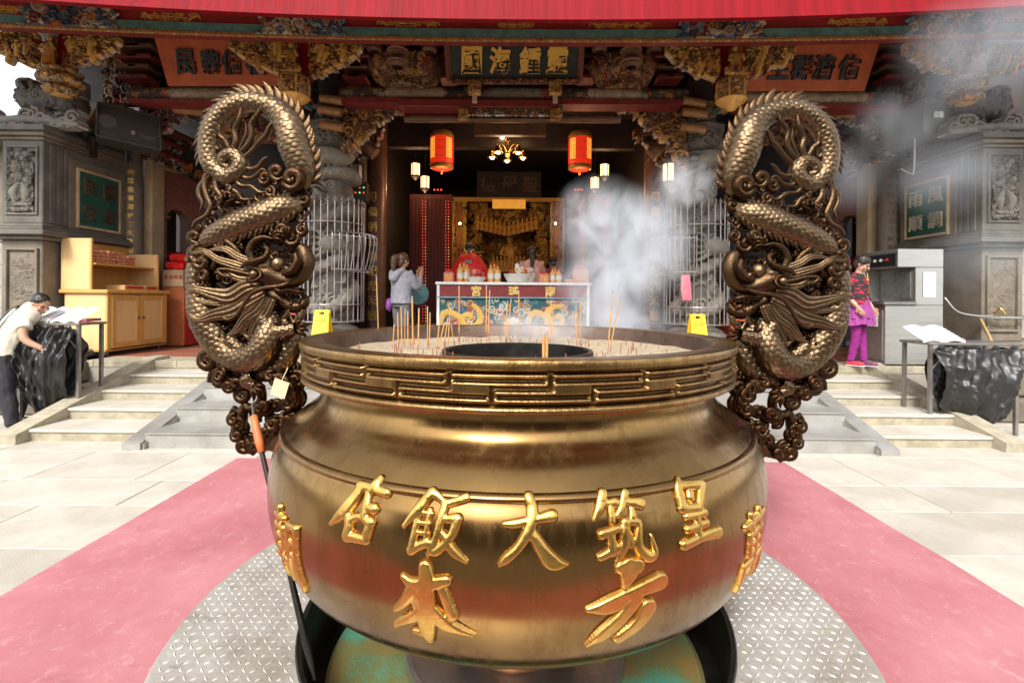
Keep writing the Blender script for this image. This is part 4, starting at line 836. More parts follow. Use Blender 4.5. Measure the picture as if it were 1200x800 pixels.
# inner shrine screen
M_glow = mat('gold_shrine', (.86, .52, .12), (.5, .26, .05), rough=.32, metal=.7, scale=14, attr=None, bump=.3, hollow_tone=((.08, .03, .01), .42, .52))
def sh(px0, px1, py0, py1, d, seed, pal, dens=2.5, rmin=.04, rmax=.10, name='gilt_screen', full=False, inside=None):
    a = at(px0, py1, d); c = at(px1, py0, d); w = c[0] - a[0]; h = c[2] - a[2]; R = carve(w, h, seed, pal, 80, dens, inside, rmin, rmax, .9)
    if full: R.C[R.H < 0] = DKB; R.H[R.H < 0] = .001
    R.mesh(name, M_carv, FR((a[0] + c[0]) / 2, d, a[2]), temple, back=.05, col=True)
YG = (.95, .66, .16)
sh(531, 547, 236, 336, 15.0, 401, [YG, YG, GOLD], 3, full=True); sh(644, 659, 236, 336, 15.0, 402, [YG, YG, GOLD], 3, full=True)
sh(547, 572, 238, 336, 15.6, 403, [YG, GOLD, GOLD2], 1.7, inside=lambda x, y: x < .1 or y > 2.0); sh(620, 644, 238, 336, 15.6, 404, [YG, GOLD, GOLD2], 1.7, inside=lambda x, y: x > -.1 or y > 2.0)
sh(556, 636, 244, 272, 15.8, 405, [GOLD, YG, GOLD2, BRN], 2.3)
sh(564, 628, 274, 336, 16.6, 406, [GOLD2, YG, BRN, GOLD, GOLD2], 2.4, full=True)
pbox('shrine_frame', M_gilt, 530, 660, 232, 235.5, 14.9, .1); pbox('shrine_frame', M_gilt, 529, 531.5, 232, 340, 14.9, .1); pbox('shrine_frame', M_gilt, 659, 661.5, 232, 340, 14.9, .1)
pbox('shrine_plaque', mat('amber_plaque', (.75, .34, .05), (.55, .22, .03), rough=.4, metal=.2, emit=(.9, .38, .05), estr=.25), 577, 616, 234, 244, 14.7, .08)
for px in (535.5, 540, 650, 655.5):
    b = MB(); p, c = at(px, 340, 14.85), at(px, 238, 14.85); b.tube([p, c], .035, 8); b.build('shrine_colonnette', mat('ochre_red', (.55, .16, .05), (.4, .1, .04), rough=.4), temple)
for k in range(14):
    px = 560 + k * 5.2; p = at(px, 272 - 1.2 * abs(k - 6.5), 15.4); figure(p[0], 15.3, p[2] - .15, .42, 'shrine_figure')
for k in range(9):
    px = 578 + k * 4.5; p = at(px, 308, 15.9); figure(p[0], 15.9, p[2] - .3, .5, 'shrine_figure')
figure(at(597, 320, 16)[0], 16.1, at(597, 314, 16)[2] - .2, 1.3, 'main_deity')
# dark inner name plaque
t = pbox('inner_plaque', M_black, 559, 634, 202, 232, 12.4, .06)
for ch, px in zip('澤', (596,)):
    pass
pl = empty('inner_name_board', tuple(at(596, 232, 12.3)), 'small dark name board high above the shrine, below the hanging lamps', 'sign board')
b = MB(); a, c = at(559, 231, 12.3), at(634, 202, 12.3); b.bb(a[0], c[0], 12.25, 12.33, a[2], c[2], bev=.01); b.build('panel', mat('near_black_panel', (.012, .011, .010), rough=.9), pl)
for ch, px in zip('德母聖', (572, 597, 621)):
    g = MB(); p = at(px, 216.5, 12.24); letter(g, ch, FR(p[0], 12.246, p[2]), .40, off=.02); g.build('character', mat('dark_brown_letter', (.05, .035, .02), rough=.8), pl)  # dark brown characters, barely paler than the near-black panel
bpy.data.objects.remove(t)
# lattice doors with strings of red and yellow lamps
M_led = mat('red_led', (.6, .05, .02), rough=.4, emit=(1.0, .06, .03), estr=1.0); M_ledy = mat('amber_led', (.6, .3, .05), rough=.4, emit=(1.0, .4, .08), estr=.8)
for px0, px1 in ((479, 530), (664, 716)):
    pbox('door_leaf', mat('door_maroon', (.12, .016, .014), (.07, .01, .009), rough=.6), px0, px1, 228, 400, 12.2, .08)
    for k in range(11):
        px = px0 + 3 + k * (px1 - px0 - 6) / 10; pbox('lattice_bar', MATS['door_maroon'], px - .7, px + .7, 232, 400, 12.13, .05)
    for px in (px0 + 18, px1 - 6):
        b = MB(); c_ = MB()
        for k in range(44):
            for j in (-1.6, 1.6):
                p = at(px + j, 236 + k * 3.6, 12.08); (b if (k // 5) % 2 == 0 or j < 0 else c_).ball(p, .011, 5)
        b.build('lamp_string', M_led, temple, kind='stuff'); c_.build('lamp_string', M_ledy, temple, kind='stuff')
b = MB()
for px in (509, 513, 517, 674, 678, 682): b.ball(at(px, 222.5, 11.9), .02, 6)
b.build('red_indicator', M_led, temple)
for sg, (p0, p1) in ((-1, (418, 428)), (1, (776, 786))):
    pbox('opening_shade', M_dark, p0 - 12, p1, 235, 400, 10.8, .1)  # dark slab standing in for the shade of a side opening

# ---------------- stone dragon columns ----------------
def dragon_column(px, label, seed):
    d = 8.3; p = at(px, 380, d); r = .30
    t = empty('stone_dragon_column', (p[0], d, TZ), label, 'column', 'carved stone columns at the hall front')
    b = MB(); b.lathe([(.55, 0), (.55, .18), (.48, .22), (.50, .34), (.42, .42), (r, .48), (r, 3.75)], (p[0], d, TZ), 32); b.build('shaft', M_tower, t, smooth=40)
    # coiling dragon and clouds wrapped round the shaft
    W_, H_ = 2 * PI * r, 2.86; R = Relief(W_, H_, 95); q = random.Random(seed); SG_ = (.29, .265, .22)
    for _ in range(150):
        x, y = q.uniform(-W_ / 2, W_ / 2), q.uniform(0, H_)
        if q.random() < .6: R.spiral(x, y, q.uniform(.05, .11), 1.5, q.uniform(0, 6), .32, .9, .012, SG_, q.choice((-1, 1)))
        else:
            a = q.uniform(0, 6); R.stroke([(x, y), (x + .12 * math.cos(a), y + .12 * math.sin(a)), (x + .22 * math.cos(a + .8), y + .22 * math.sin(a + .8))], [.01, .035, .005], 1, .015, SG_)
    for turn in range(4):   # body passes
        y0 = .05 + turn * .68; pts = [(-W_ / 2 + W_ * s, y0 + .55 * s + .10 * math.sin(s * 9 + turn)) for s in np.linspace(0, 1, 12)]; R.stroke(pts, [.10 + .02 * math.sin(i) for i in range(12)], .95, .04, SG_, 4)
        for s in np.linspace(0.02, .98, 26):
            x, y = -W_ / 2 + W_ * s, y0 + .55 * s + .10 * math.sin(s * 9 + turn); R.stroke([(x, y + .06), (x + .03, y + .17)], [.03, .006], 1, .08, SG_, 1); R.stroke([(x - .02, y - .05), (x, y + .03)], [.028, .02], 1, .11, SG_, 1)
    for (hx, hy) in ((0.05, 2.75), (.1, 1.3), (-.35, 2.1)):
        R.stroke([(hx, hy), (hx + .16, hy - .04), (hx + .26, hy + .02)], [.15, .11, .07], 1, .10, SG_); R.spiral(hx + .26, hy + .08, .08, 1.2, 0, .35, 1, .15, SG_); R.spiral(hx - .02, hy + .12, .09, 1.3, 2, .3, 1, .16, SG_)
        for k in range(5): R.stroke([(hx, hy), (hx - .15, hy + .05 * (k - 2) * 2), (hx - .33, hy + .06 * (k - 2) * 2)], [.05, .035, .004], 1, .12, SG_, 4)
    R.smooth(1)
    R.mesh('dragon_carving', M_stonec, lambda x, y, z: np.stack([p[0] + (r + z * 1.15) * np.sin(x / r), d - (r + z * 1.15) * np.cos(x / r), TZ + .5 + y], 1), t, back=0.0, col=True)
    R = carve(2 * PI * .30, .34, seed + 1, [(.24, .22, .18)], 90, 2, None, .04, .09, .5); R.C[:] = (.24, .22, .18); R.H[R.H < 0] = .001
    R.mesh('capital_frieze', M_stonec, lambda x, y, z: np.stack([p[0] + (.37 + z) * np.sin(x / .3), d - (.37 + z) * np.cos(x / .3), TZ + 3.42 + y], 1), t, back=0, col=True)
    b = MB(); b.lathe([(.30, 3.28), (.34, 3.31), (.34, 3.36), (.40, 3.40), (.42, 3.43), (.36, 3.46)], (p[0], d, TZ), 32); b.lathe([(.36, 3.74), (.43, 3.76), (.47, 3.82), (.44, 3.86), (.34, 3.9), (.28, 4.2)], (p[0], d, TZ), 8); b.build('capital', M_tower, t, smooth=35)
    b = MB(); b.lathe([(.25, 4.2), (.25, 4.8)], (p[0], d, TZ), 20); b.build('upper_shaft', M_dark, t)
dragon_column(389, 'grey stone column carved with a coiling dragon, inside the cage left of the altar table', 5)
dragon_column(815, 'grey stone column carved with a coiling dragon, inside the cage right of the altar table', 6)
M_cage = mat('cage_steel', (.52, .48, .46), (.34, .30, .28), rough=.4, metal=.8, scale=9)
def cage(px, lab, bump_sg):
    d = 8.3; p = at(px, 380, d); R0 = .52; z0, z1 = 1.13, 3.12
    t = empty('column_cage', (p[0], d, z0), lab, 'cage', 'steel cages round the stone columns')
    n = 30; bar = None
    for k in range(n):
        a = 2 * PI * k / n; b = MB(); x, y = p[0] + R0 * math.sin(a), d - R0 * math.cos(a)
        b.tube([(x, y, z0), (x, y, z1)], .010, 6)
        b.lathe([(.0, 0.10), (.006, .09), (.026, .045), (.02, .03), (.032, .015), (.012, 0)][::-1], (x, y, z1 - .01), 6)
        b.build('bar', M_cage, t)
    for z in (z0 + .02, z0 + .30, 2.78):
        b = MB(); b.tube([(p[0] + R0 * 1.015 * math.sin(a), d - R0 * 1.015 * math.cos(a), z) for a in np.linspace(0, 2 * PI, 41)], .012, 6, cap=False); b.build('hoop', M_cage, t, smooth=True)
    # belly of bent bars where the dragon's claw stands out
    for k in range(9):
        a = (.35 + k * .14) * bump_sg; dx, dy = math.sin(a), -math.cos(a)
        P = [(p[0] + dx * (R0 + o), d + dy * (R0 + o), z) for o, z in ((.015, 2.62), (.20, 2.60), (.27, 2.52), (.25, 2.3), (.16, 2.0), (.015, 1.98))]
        b = MB(); b.tube(catmull(P, 4), .010, 6); b.build('bent_bar', M_cage, t)
    for o, z in ((.262, 2.53), (.17, 2.0)):
        b = MB(); b.tube([(p[0] + math.sin(a * bump_sg) * (R0 + o), d - math.cos(a) * (R0 + o), z) for a in np.linspace(.33, 1.5, 12)], .010, 6); b.build('bent_hoop', M_cage, t)
    return t
cage(389, 'round steel cage of upright bars around the stone column left of the altar table', 1)
cage(815, 'round steel cage of upright bars with a pink cloth strip, right of the altar table', -1)
# ---------------- side towers with green plaques, brick side walls ----------------
M_gpl = mat('green_stone', (.03, .12, .085), (.018, .075, .055), rough=.45, scale=5, bump=.2)
M_dst = mat('dark_bronze_letter', (.16, .11, .06), (.08, .05, .03), rough=.5, metal=.3)
M_block = mat('pale_wall_block', (.40, .39, .35), (.26, .25, .22), rough=.8, scale=4, bump=.5)
SGS = (.23, .21, .175)
def tower(sg, lab, chars, lmat):
    X0, Y0 = 6.9 * sg, 7.1
    t = empty('stone_tower', (X0, Y0, 0), lab, 'tower')
    def B(name, xa, xb, ya, yb, za, zb, m, bev=.012):
        b = MB(); b.bb(min(X0 + sg * xa, X0 + sg * xb), max(X0 + sg * xa, X0 + sg * xb), Y0 + ya, Y0 + yb, za, zb, bev=bev); return b.build(name, m, t)
    # plinth courses on the court
    for k in range(2):
        for j in range(3):
            B('plinth_block', -.95 + (.12 * k) + j * 1.15, -.95 + .12 * k + (j + 1) * 1.15 - .008, -.9 + .12 * k, 1.6, .005 + .31 * k, .31 + .31 * k, M_tower2, .03)
    B('plinth_moulding', -.55, 2.7, -.42, 1.6, .62, .74, M_tower, .04); B('plinth_moulding', -.4, 2.7, -.28, 1.6, .742, .86, M_tower, .05); B('plinth_cap', -.18, 2.7, -.16, 1.6, .862, .98, M_tower2, .03)
    B('lower_body', 0.02, .62, .02, 1.62, .98, 2.36, M_tower2); B('lower_body', .6, 2.7, .42, 1.6, .98, 2.36, M_block)
    # block joints on the set-back wall
    for k in range(4):
        for j in range(3): B('wall_block', .66 + j * .62 + (k % 2) * .2, .66 + (j + 1) * .62 + (k % 2) * .2 - .012, .405, .43, 1.0 + k * .34, 1.0 + k * .34 + .33, M_block, .006)
    for i, (o, z0, z1) in enumerate(((.06, 2.36, 2.42), (.14, 2.42, 2.50), (.10, 2.50, 2.54), (.04, 2.54, 2.60))): B('ledge', -o, .62 + o, -o, 1.6, z0, z1 - .002, M_tower, .012)
    B('upper_body', 0, .6, 0, 1.6, 2.6, 3.82, M_tower); B('upper_body', .6, 2.7, .4, 1.6, 2.36, 3.82, M_tower2)
    for i, (o, z0, z1) in enumerate(((.03, 3.82, 3.87), (.08, 3.87, 3.93), (.13, 3.93, 4.02))): B('cornice', -o, 2.7, -o, 1.55, z0, z1 - .002, M_tower2 if i < 2 else M_tower, .01)
    # framed relief on the front face
    for z0, z1, sd, full in ((2.72, 3.74, 1, True), (1.12, 2.24, 2, False)):
        for (xa, xb, za, zb) in ((.06, .54, z0, z0 + .035), (.06, .54, z1 - .035, z1), (.06, .095, z0 + .036, z1 - .036), (.505, .54, z0 + .036, z1 - .036)): B('panel_frame', xa, xb, -.022, -.001 if full else .019, za, zb, M_tower if full else M_tower2, .006)
        if full:
            w, h = .38, z1 - z0 - .1; R = carve(w, h, 500 + (sg > 0), [SGS], 170, 1.9, None, .03, .055, .8)
            R.stroke([(-.10, .10), (.10, .10)], [.03, .03], 1, .02, SGS, 1); R.stroke([(-.07, .13), (-.09, .28), (-.04, .40)], [.03, .06, .03], 1, .02, SGS); R.stroke([(.07, .13), (.09, .28), (.04, .40)], [.03, .06, .03], 1, .02, SGS); R.stroke([(-.12, .04), (.12, .04)], [.02, .02], 1, .02, SGS, 1)
            R.stroke([(0, .40), (-.05, .55), (.04, .7), (-.02, .88)], [.02, .025, .02, .015], 1, .02, SGS)
            for k in range(7): R.stroke([(random.Random(k).uniform(-.13, .13), .45 + k * .065)], [.045], .8, .02, SGS, 1)
            R.mesh('relief_carving', M_stonec, FR(X0 + sg * .3, Y0 - .001, z0 + .05), t, back=.0, col=True)
        else:
            R = carve(.36, z1 - z0 - .1, 520 + (sg > 0), [(.22, .182, .132)], 120, .5, None, .03, .06, .12); R.H *= .22; R.C[:] = (.22, .182, .132); R.mesh('relief_carving', M_stonec, FR(X0 + sg * .3, Y0 + .018, z0 + .05), t, back=.0, col=True)
    # green plaque on the side face towards the court
    ux = Vector((0, sg * -1.0, 0)) if sg > 0 else Vector((0, 1, 0)); un = Vector((-sg, 0, 0))
    y0, y1, z0, z1 = .55, 1.32, 2.66, 3.52
    def Sd(name, ya, yb, za, zb, th, m, bev=.006):
        b = MB(); b.bb(min(X0, X0 - sg * th), max(X0, X0 - sg * th), Y0 + ya, Y0 + yb, za, zb, bev=bev); return b.build(name, m, t)
    Sd('side_surround', .40, 1.47, 2.60, 3.68, .03, M_tower2)
    pq = Sd('green_plaque', y0, y1, z0, z1, .045, M_gpl)
    for (a, b_, c, e) in ((y0 - .04, y1 + .04, z0 - .04, z0), (y0 - .04, y1 + .04, z1, z1 + .04), (y0 - .04, y0, z0, z1), (y1, y1 + .04, z0, z1)): Sd('plaque_frame', a, b_, c, e, .06, M_cream)
    for i, ch in enumerate(chars):
        cy_ = (.74, 1.12)[i % 2] if sg < 0 else (1.12, .74)[i % 2]; cz = (3.29, 2.88)[i // 2]; g = MB()
        letter(g, ch, fmap((X0 - sg * .046, Y0 + cy_, cz), ux, (0, 0, 1), un), .27, ext=.05, off=.008, bev=.0); g.build('character', lmat, t)
    for k in range(3): Sd('side_pilaster', .10 + k * .11, .10 + k * .11 + .07, 2.62, 3.80, .02, M_tower)
    # crowning scroll and plaster upstand
    SX = (.28, .26, .23)
    R = Relief(1.7, .34, 110)
    for k in range(14): R.spiral(-.75 + k * .115, .12 + .08 * math.sin(k), .10, 1.4, k, .33, .9, .02, SX, 1 if k % 2 else -1)
    R.stroke([(-.8, .04), (.0, .12), (.8, .05)], [.05, .06, .04], .8, .01, SX)
    R.mesh('crest_scroll', M_stonec, FR(X0 + sg * .35, Y0 + .05, 4.02), t, back=.16, col=True)
    R = carve(1.3, .34, 540, [SX], 110, 2.2, lambda x, y: y < .3 - .1 * abs(x), .04, .08, .9); R.mesh('crest_scroll', M_stonec, fmap((X0 - sg * .02, Y0 + .75, 4.02), ux, (0, 0, 1), un), t, back=.16, col=True)
    b = MB(); b.prism([(Y0 + .55, 4.0), (Y0 + 1.7, 4.0), (Y0 + 1.7, 4.95), (Y0 + .95, 4.75)], min(X0 - sg * .0, X0 + sg * .12), max(X0 - sg * .0, X0 + sg * .12), 'x'); b.build('plaster_upstand', M_cream, t)
    return t
tower(-1, 'grey carved stone tower with green plaque, behind the wooden cupboard', '民國安泰', M_dst)
tower(1, 'grey carved stone tower with green plaque, behind the steel cabinet', '雨風順調', mat('pale_letter', (.50, .44, .32), (.3, .25, .18), rough=.5))
# crouching stone beasts on the tower corners
for sg in (-1, 1):
    X0 = 6.9 * sg; t = empty('stone_beast', (X0 + sg * .25, 7.4, 4.3), 'dark weathered stone beast crouching on top of the %s' % ('tower behind the wooden cupboard' if sg < 0 else 'smoke-veiled tower behind the steel cabinet'), 'statue')
    R = Relief(.95, .62, 130); G = (.20, .19, .175)
    for pts, rad in ((((-.3, .2), (-.05, .26), (.25, .22)), (.16, .19, .17)), (((-.32, .3), (-.42, .45)), (.12, .1)), (((-.42, .45), (-.46, .5)), (.11, .06)), (((-.25, .2), (-.3, .02)), (.07, .05)), (((.25, .2), (.3, .02)), (.08, .05)), (((.3, .3), (.42, .5), (.3, .56)), (.07, .06, .02)), (((-.02, .2), (.02, .02)), (.07, .05))):
        R.stroke([(-sg * -1 * p[0] * 1, p[1]) for p in pts], rad, .9, .0, G)
    q = random.Random(4)
    for k in range(60):
        x, y = q.uniform(-.45, .4), q.uniform(.05, .5); a = R.H[min(R.ny - 1, int(y * 130)), min(R.nx - 1, max(0, int((-sg * -1 * x + .475) * 130)))]
        if a > 0: R.spiral(-sg * -1 * x, y, .045, 1.2, q.uniform(0, 6), .35, .9, a + .005, G)
    R.mesh('body', M_stonec, FR(X0 + sg * .25, 7.42, 4.3), t, back=.22, col=True)
# columns with gilt calligraphy and angled brick walls
for sg in (-1, 1):
    p = at(155, 300, 8.75) if sg < 0 else at(1040, 300, 8.75)
    t = empty('round_side_column', (p[0], 8.75, TZ), 'slim round column with %s writing between tower and brick wall, %s' % (('gold', 'left side') if sg < 0 else ('worn', 'right side')), 'column')
    b = MB(); b.lathe([(.22, 0), (.22, .15), (.16, .22), (.155, 4.2)], (p[0], 8.75, TZ), 24); b.build('shaft', M_tower2, t, smooth=50)
    for col_ in (-.06, .07):
        for k, ch in enumerate('天地同和日月光華春秋永祀萬世' if col_ < 0 else '神恩浩蕩澤被蒼生風雨時若安'):
            g = MB(); z = 3.75 - k * .155; letter(g, ch, lambda X, Y, Z, z=z, c=col_: np.stack([p[0] + (.157 + Z) * np.sin((X + c) / .157), 8.75 - (.157 + Z) * np.cos((X + c) / .157), z + Y], 1), .10, ext=.03, off=.02); g.build('gilt_character', M_goldp if sg < 0 else M_dst, t)
    w = empty('brick_side_wall', tuple(p + Vector((-sg * .4, .5, -p[2]))), 'angled red brick wall with a dark arched doorway behind the %s dragon handle' % ('left' if sg < 0 else 'right'), 'wall')
    a = at(178, 400, 9.2) if sg < 0 else at(1021, 400, 9.2); c = at(252, 400, 10.3) if sg < 0 else at(950, 400, 10.3); a.z = c.z = 0
    ux = (c - a).normalized(); L = (c - a).length; un = Vector((ux.y, -ux.x, 0)) * (1 if sg < 0 else -1)
    if un.y > 0: un = -un
    dw0, dw1, zr = .20 * L, .52 * L, 3.05     # doorway, springing of the arch
    cxd = (dw0 + dw1) / 2; rad = (dw1 - dw0) / 2
    T = lambda u, z, o=0: a + ux * u + Vector((0, 0, z)) + un * o
    b = MB()
    arc = [(cxd - rad * math.cos(PI * k / 10), zr + rad * 1.15 * math.sin(PI * k / 10)) for k in range(11)]
    polyL = [(0, TZ), (dw0, TZ)] + arc[:6] + [(cxd, 4.0), (0, 4.0)]; polyR = [(dw1, TZ), (L, TZ), (L, 4.0), (cxd, 4.0)] + arc[5:][::1]
    for poly in (polyL, polyR):
        n = len(poly); V = [T(u, z) for u, z in poly] + [T(u, z, -.25) for u, z in poly]; F = [tuple(range(n)), tuple(range(2 * n - 1, n - 1, -1))] + [(i, i + n, (i + 1) % n + n, (i + 1) % n) for i in range(n)]; b.raw(V, F)
    b.build('masonry', M_brickm, w)
    b = MB(); q = random.Random(9)
    bw, bh = .21, .062
    row = 0; z = TZ + .02
    while z < 3.95:
        u_ = -(row % 2) * bw / 2 + .005
        while u_ < L - .05:
            ua, ub = max(u_, .005), min(u_ + bw - .01, L - .005); uc = (ua + ub) / 2; zc = z + bh / 2
            inside = dw0 - .0 < uc < dw1 + .0 and (zc < zr or ((uc - cxd) / rad) ** 2 + ((zc - zr) / (rad * 1.15)) ** 2 < 1.15)
            if ub - ua > .03 and not inside:
                if uc < dw0: ub = min(ub, dw0) if zc < zr else ub
                o = .006 + q.uniform(0, .004); V = [T(ua, z, o), T(ub, z, o), T(ub, z + bh - .008, o), T(ua, z + bh - .008, o), T(ua, z, 0), T(ub, z, 0), T(ub, z + bh - .008, 0), T(ua, z + bh - .008, 0)]
                b.raw(V, [(0, 1, 2, 3), (0, 4, 5, 1), (1, 5, 6, 2), (2, 6, 7, 3), (3, 7, 4, 0)])
            u_ += bw
        z += bh; row += 1
    b.build('brick_courses', M_brick, w, kind='stuff')
    b = MB(); b.raw([T(dw0 - .3, TZ, -.9), T(dw1 + .3, TZ, -.9), T(dw1 + .3, 4, -.9), T(dw0 - .3, 4, -.9)], [(0, 1, 2, 3)]); b.build('doorway_shade', M_dark, w)  # dark sheet set behind the doorway as the shade inside
    b = MB(); b.tube([T(cxd - rad, 2.35, -.2), T(cxd + rad, 2.35, -.2)], .09, 8); b.build('red_drape', M_red, w)
    # cream pilaster and wall above
    pil = at(168, 300, 8.95) if sg < 0 else at(1027, 300, 8.95); b = MB(); b.bb(min(pil[0], pil[0] + -sg * .16), max(pil[0], pil[0] - sg * .16), 8.95, 9.25, TZ, 4.3); b.build('plaster_pilaster', M_cream, w)
    b = MB(); V = [T(0, 3.98, .01), T(L, 3.98, .01), T(L, 4.6, .01), T(0, 4.6, .01)]; b.raw(V, [(0, 1, 2, 3)]); b.build('plaster_field', M_cream, w)
    nb = empty('side_name_board', tuple(T(L * .65, 3.9, .1)), 'black slanting board with %s above the %s arched doorway' % (('gold characters', 'left') if sg < 0 else ('dull characters', 'smoky right')), 'sign board')
    b = MB(); zc = 4.05; u0, u1 = L * .22, L * 1.02
    V = [T(u0 - .1, zc + .08, .10), T(u1, zc - .38, .10), T(u1, zc + .12, .2), T(u0, zc + .52, .2)]; V += [v - un * .05 for v in V]
    b.raw(V, [(0, 1, 2, 3), (7, 6, 5, 4), (0, 4, 5, 1), (1, 5, 6, 2), (2, 6, 7, 3), (3, 7, 4, 0)]); b.build('panel', M_black, nb)
    for k, ch in enumerate('帝母后' if sg < 0 else '恩慈母'):
        g = MB(); uu = u0 + (u1 - u0) * (.25 + k * .25); letter(g, ch, fmap(tuple(T(uu, zc + .14 - .45 * (uu - u0) / (u1 - u0) + .02, .17)), ux if ux.x > 0 else -ux, (0, 0, 1), un), .24, off=.02); g.build('character', mat('orange_gilt', (.62, .25, .05), rough=.5) if sg < 0 else M_dst, nb)
# ---------------- dragon handles ----------------
SD = 2.5 / 567
def z1(x, y, d=0.0, r=None):   # drawing coordinates of the upper half -> local metres
    p = ((220 + x / 3.636 - 302) * SD, d, (313 - (90 + y / 3.636)) * SD); return p if r is None else (*p, r / 3.636 * SD)
def z2(x, y, d=0.0, r=None):   # ... of the lower half
    p = ((220 + x / 3.478 - 302) * SD, d, (313 - (300 + y / 3.478)) * SD); return p if r is None else (*p, r / 3.478 * SD)
def scaled_tube(path, sc=.021, flat=.8, res=7, hk=.46, smooth=9):
    P = np.array(catmull(path, smooth)); c = P[:, :3]; L = np.concatenate([[0], np.cumsum(np.linalg.norm(np.diff(c, axis=0), axis=1))])
    n = int(L[-1] / sc * res); s = np.linspace(0, L[-1], n); C = np.stack([np.interp(s, L, P[:, k]) for k in range(4)], 1)
    T = np.gradient(C[:, :3], axis=0); T[:, 1] *= .3; T /= np.linalg.norm(T, axis=1)[:, None] + 1e-9
    A = np.cross(T, np.array([0, 1., 0])); A /= np.linalg.norm(A, axis=1)[:, None] + 1e-9
    rm = np.median(C[:, 3]); ns = max(6, int(round(2 * PI * rm * .9 / sc))); m = ns * res
    ph = np.linspace(0, 2 * PI, m, endpoint=False); U, V = np.meshgrid(s / sc, ph / (2 * PI) * ns, indexing='ij'); H = np.zeros_like(U)
    for di in (-1, 0, 1, 2):
        i = np.floor(U) + di
        for dj in (0, 1):
            j = np.floor(V - .5 * (i % 2)) + dj + .5 * (i % 2)
            du, dv = U - i, V - j; d2 = (du / 1.05) ** 2 + (dv / .60) ** 2
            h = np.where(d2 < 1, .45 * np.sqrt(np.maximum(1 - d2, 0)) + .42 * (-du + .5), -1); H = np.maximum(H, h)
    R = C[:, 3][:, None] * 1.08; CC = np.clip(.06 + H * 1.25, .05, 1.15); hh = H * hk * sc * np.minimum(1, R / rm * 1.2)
    si, co = np.sin(ph)[None, :], np.cos(ph)[None, :]
    X = C[:, 0][:, None] + A[:, 0][:, None] * (R + hh) * si; Z = C[:, 2][:, None] + A[:, 2][:, None] * (R + hh) * si
    Y = C[:, 1][:, None] - (R * flat + hh) * co + 0 * si
    V_ = np.stack([X, Y, Z], -1).reshape(-1, 3); idx = np.arange(n * m).reshape(n, m); nx = np.roll(idx, -1, 1)
    Q = np.stack([idx[:-1], nx[:-1], nx[1:], idx[1:]], -1).reshape(-1, 4)
    return V_, Q, np.repeat(CC.reshape(-1, 1), 3, 1)
def ribbon(mb, path, flat=.5, grooves=5, gk=.12, n=20, sm=7):
    P = catmull(path, sm); m = len(P); V = []
    for i, p in enumerate(P):
        a = P[max(i - 1, 0)]; b = P[min(i + 1, m - 1)]; t = Vector((b[0] - a[0], 0, b[2] - a[2])); t = t.normalized() if t.length > 1e-9 else Vector((0, 0, 1)); A = t.cross(Vector((0, 1, 0)))
        for j in range(n):
            th = 2 * PI * j / n; r = max(p[3], .0008); k = 1 + gk * math.cos(grooves * 2 * (th)) if grooves else 1
            V.append((p[0] + A.x * r * math.sin(th) , p[1] - r * flat * math.cos(th) * k, p[2] + A.z * r * math.sin(th)))
    F = [(i * n + j, i * n + (j + 1) % n, (i + 1) * n + (j + 1) % n, (i + 1) * n + j) for i in range(m - 1) for j in range(n)]
    F += [tuple(range(n))[::-1], tuple(range((m - 1) * n, m * n))]; mb.add(V, F)
def scroll(mb, c, r, turns=1.4, th0=0.0, sgn=1, wid=.30, depth=0.0, flat=.9, tail=None):
    n = max(6, int(turns * 6)); pts = []
    if tail is not None: pts.append((*tail, r * wid * .5))
    for i in range(n + 1):
        t = i / n; a = th0 + sgn * turns * 2 * PI * t; q = r * (1 - .80 * t); pts.append((c[0] + q * math.cos(a), c[1] + depth - .012 * t, c[2] + q * math.sin(a), r * wid * (.75 + .35 * math.sin(PI * min(1, t * 1.2)))))
    ribbon(mb, pts, flat, 0, 0, 12, 3)
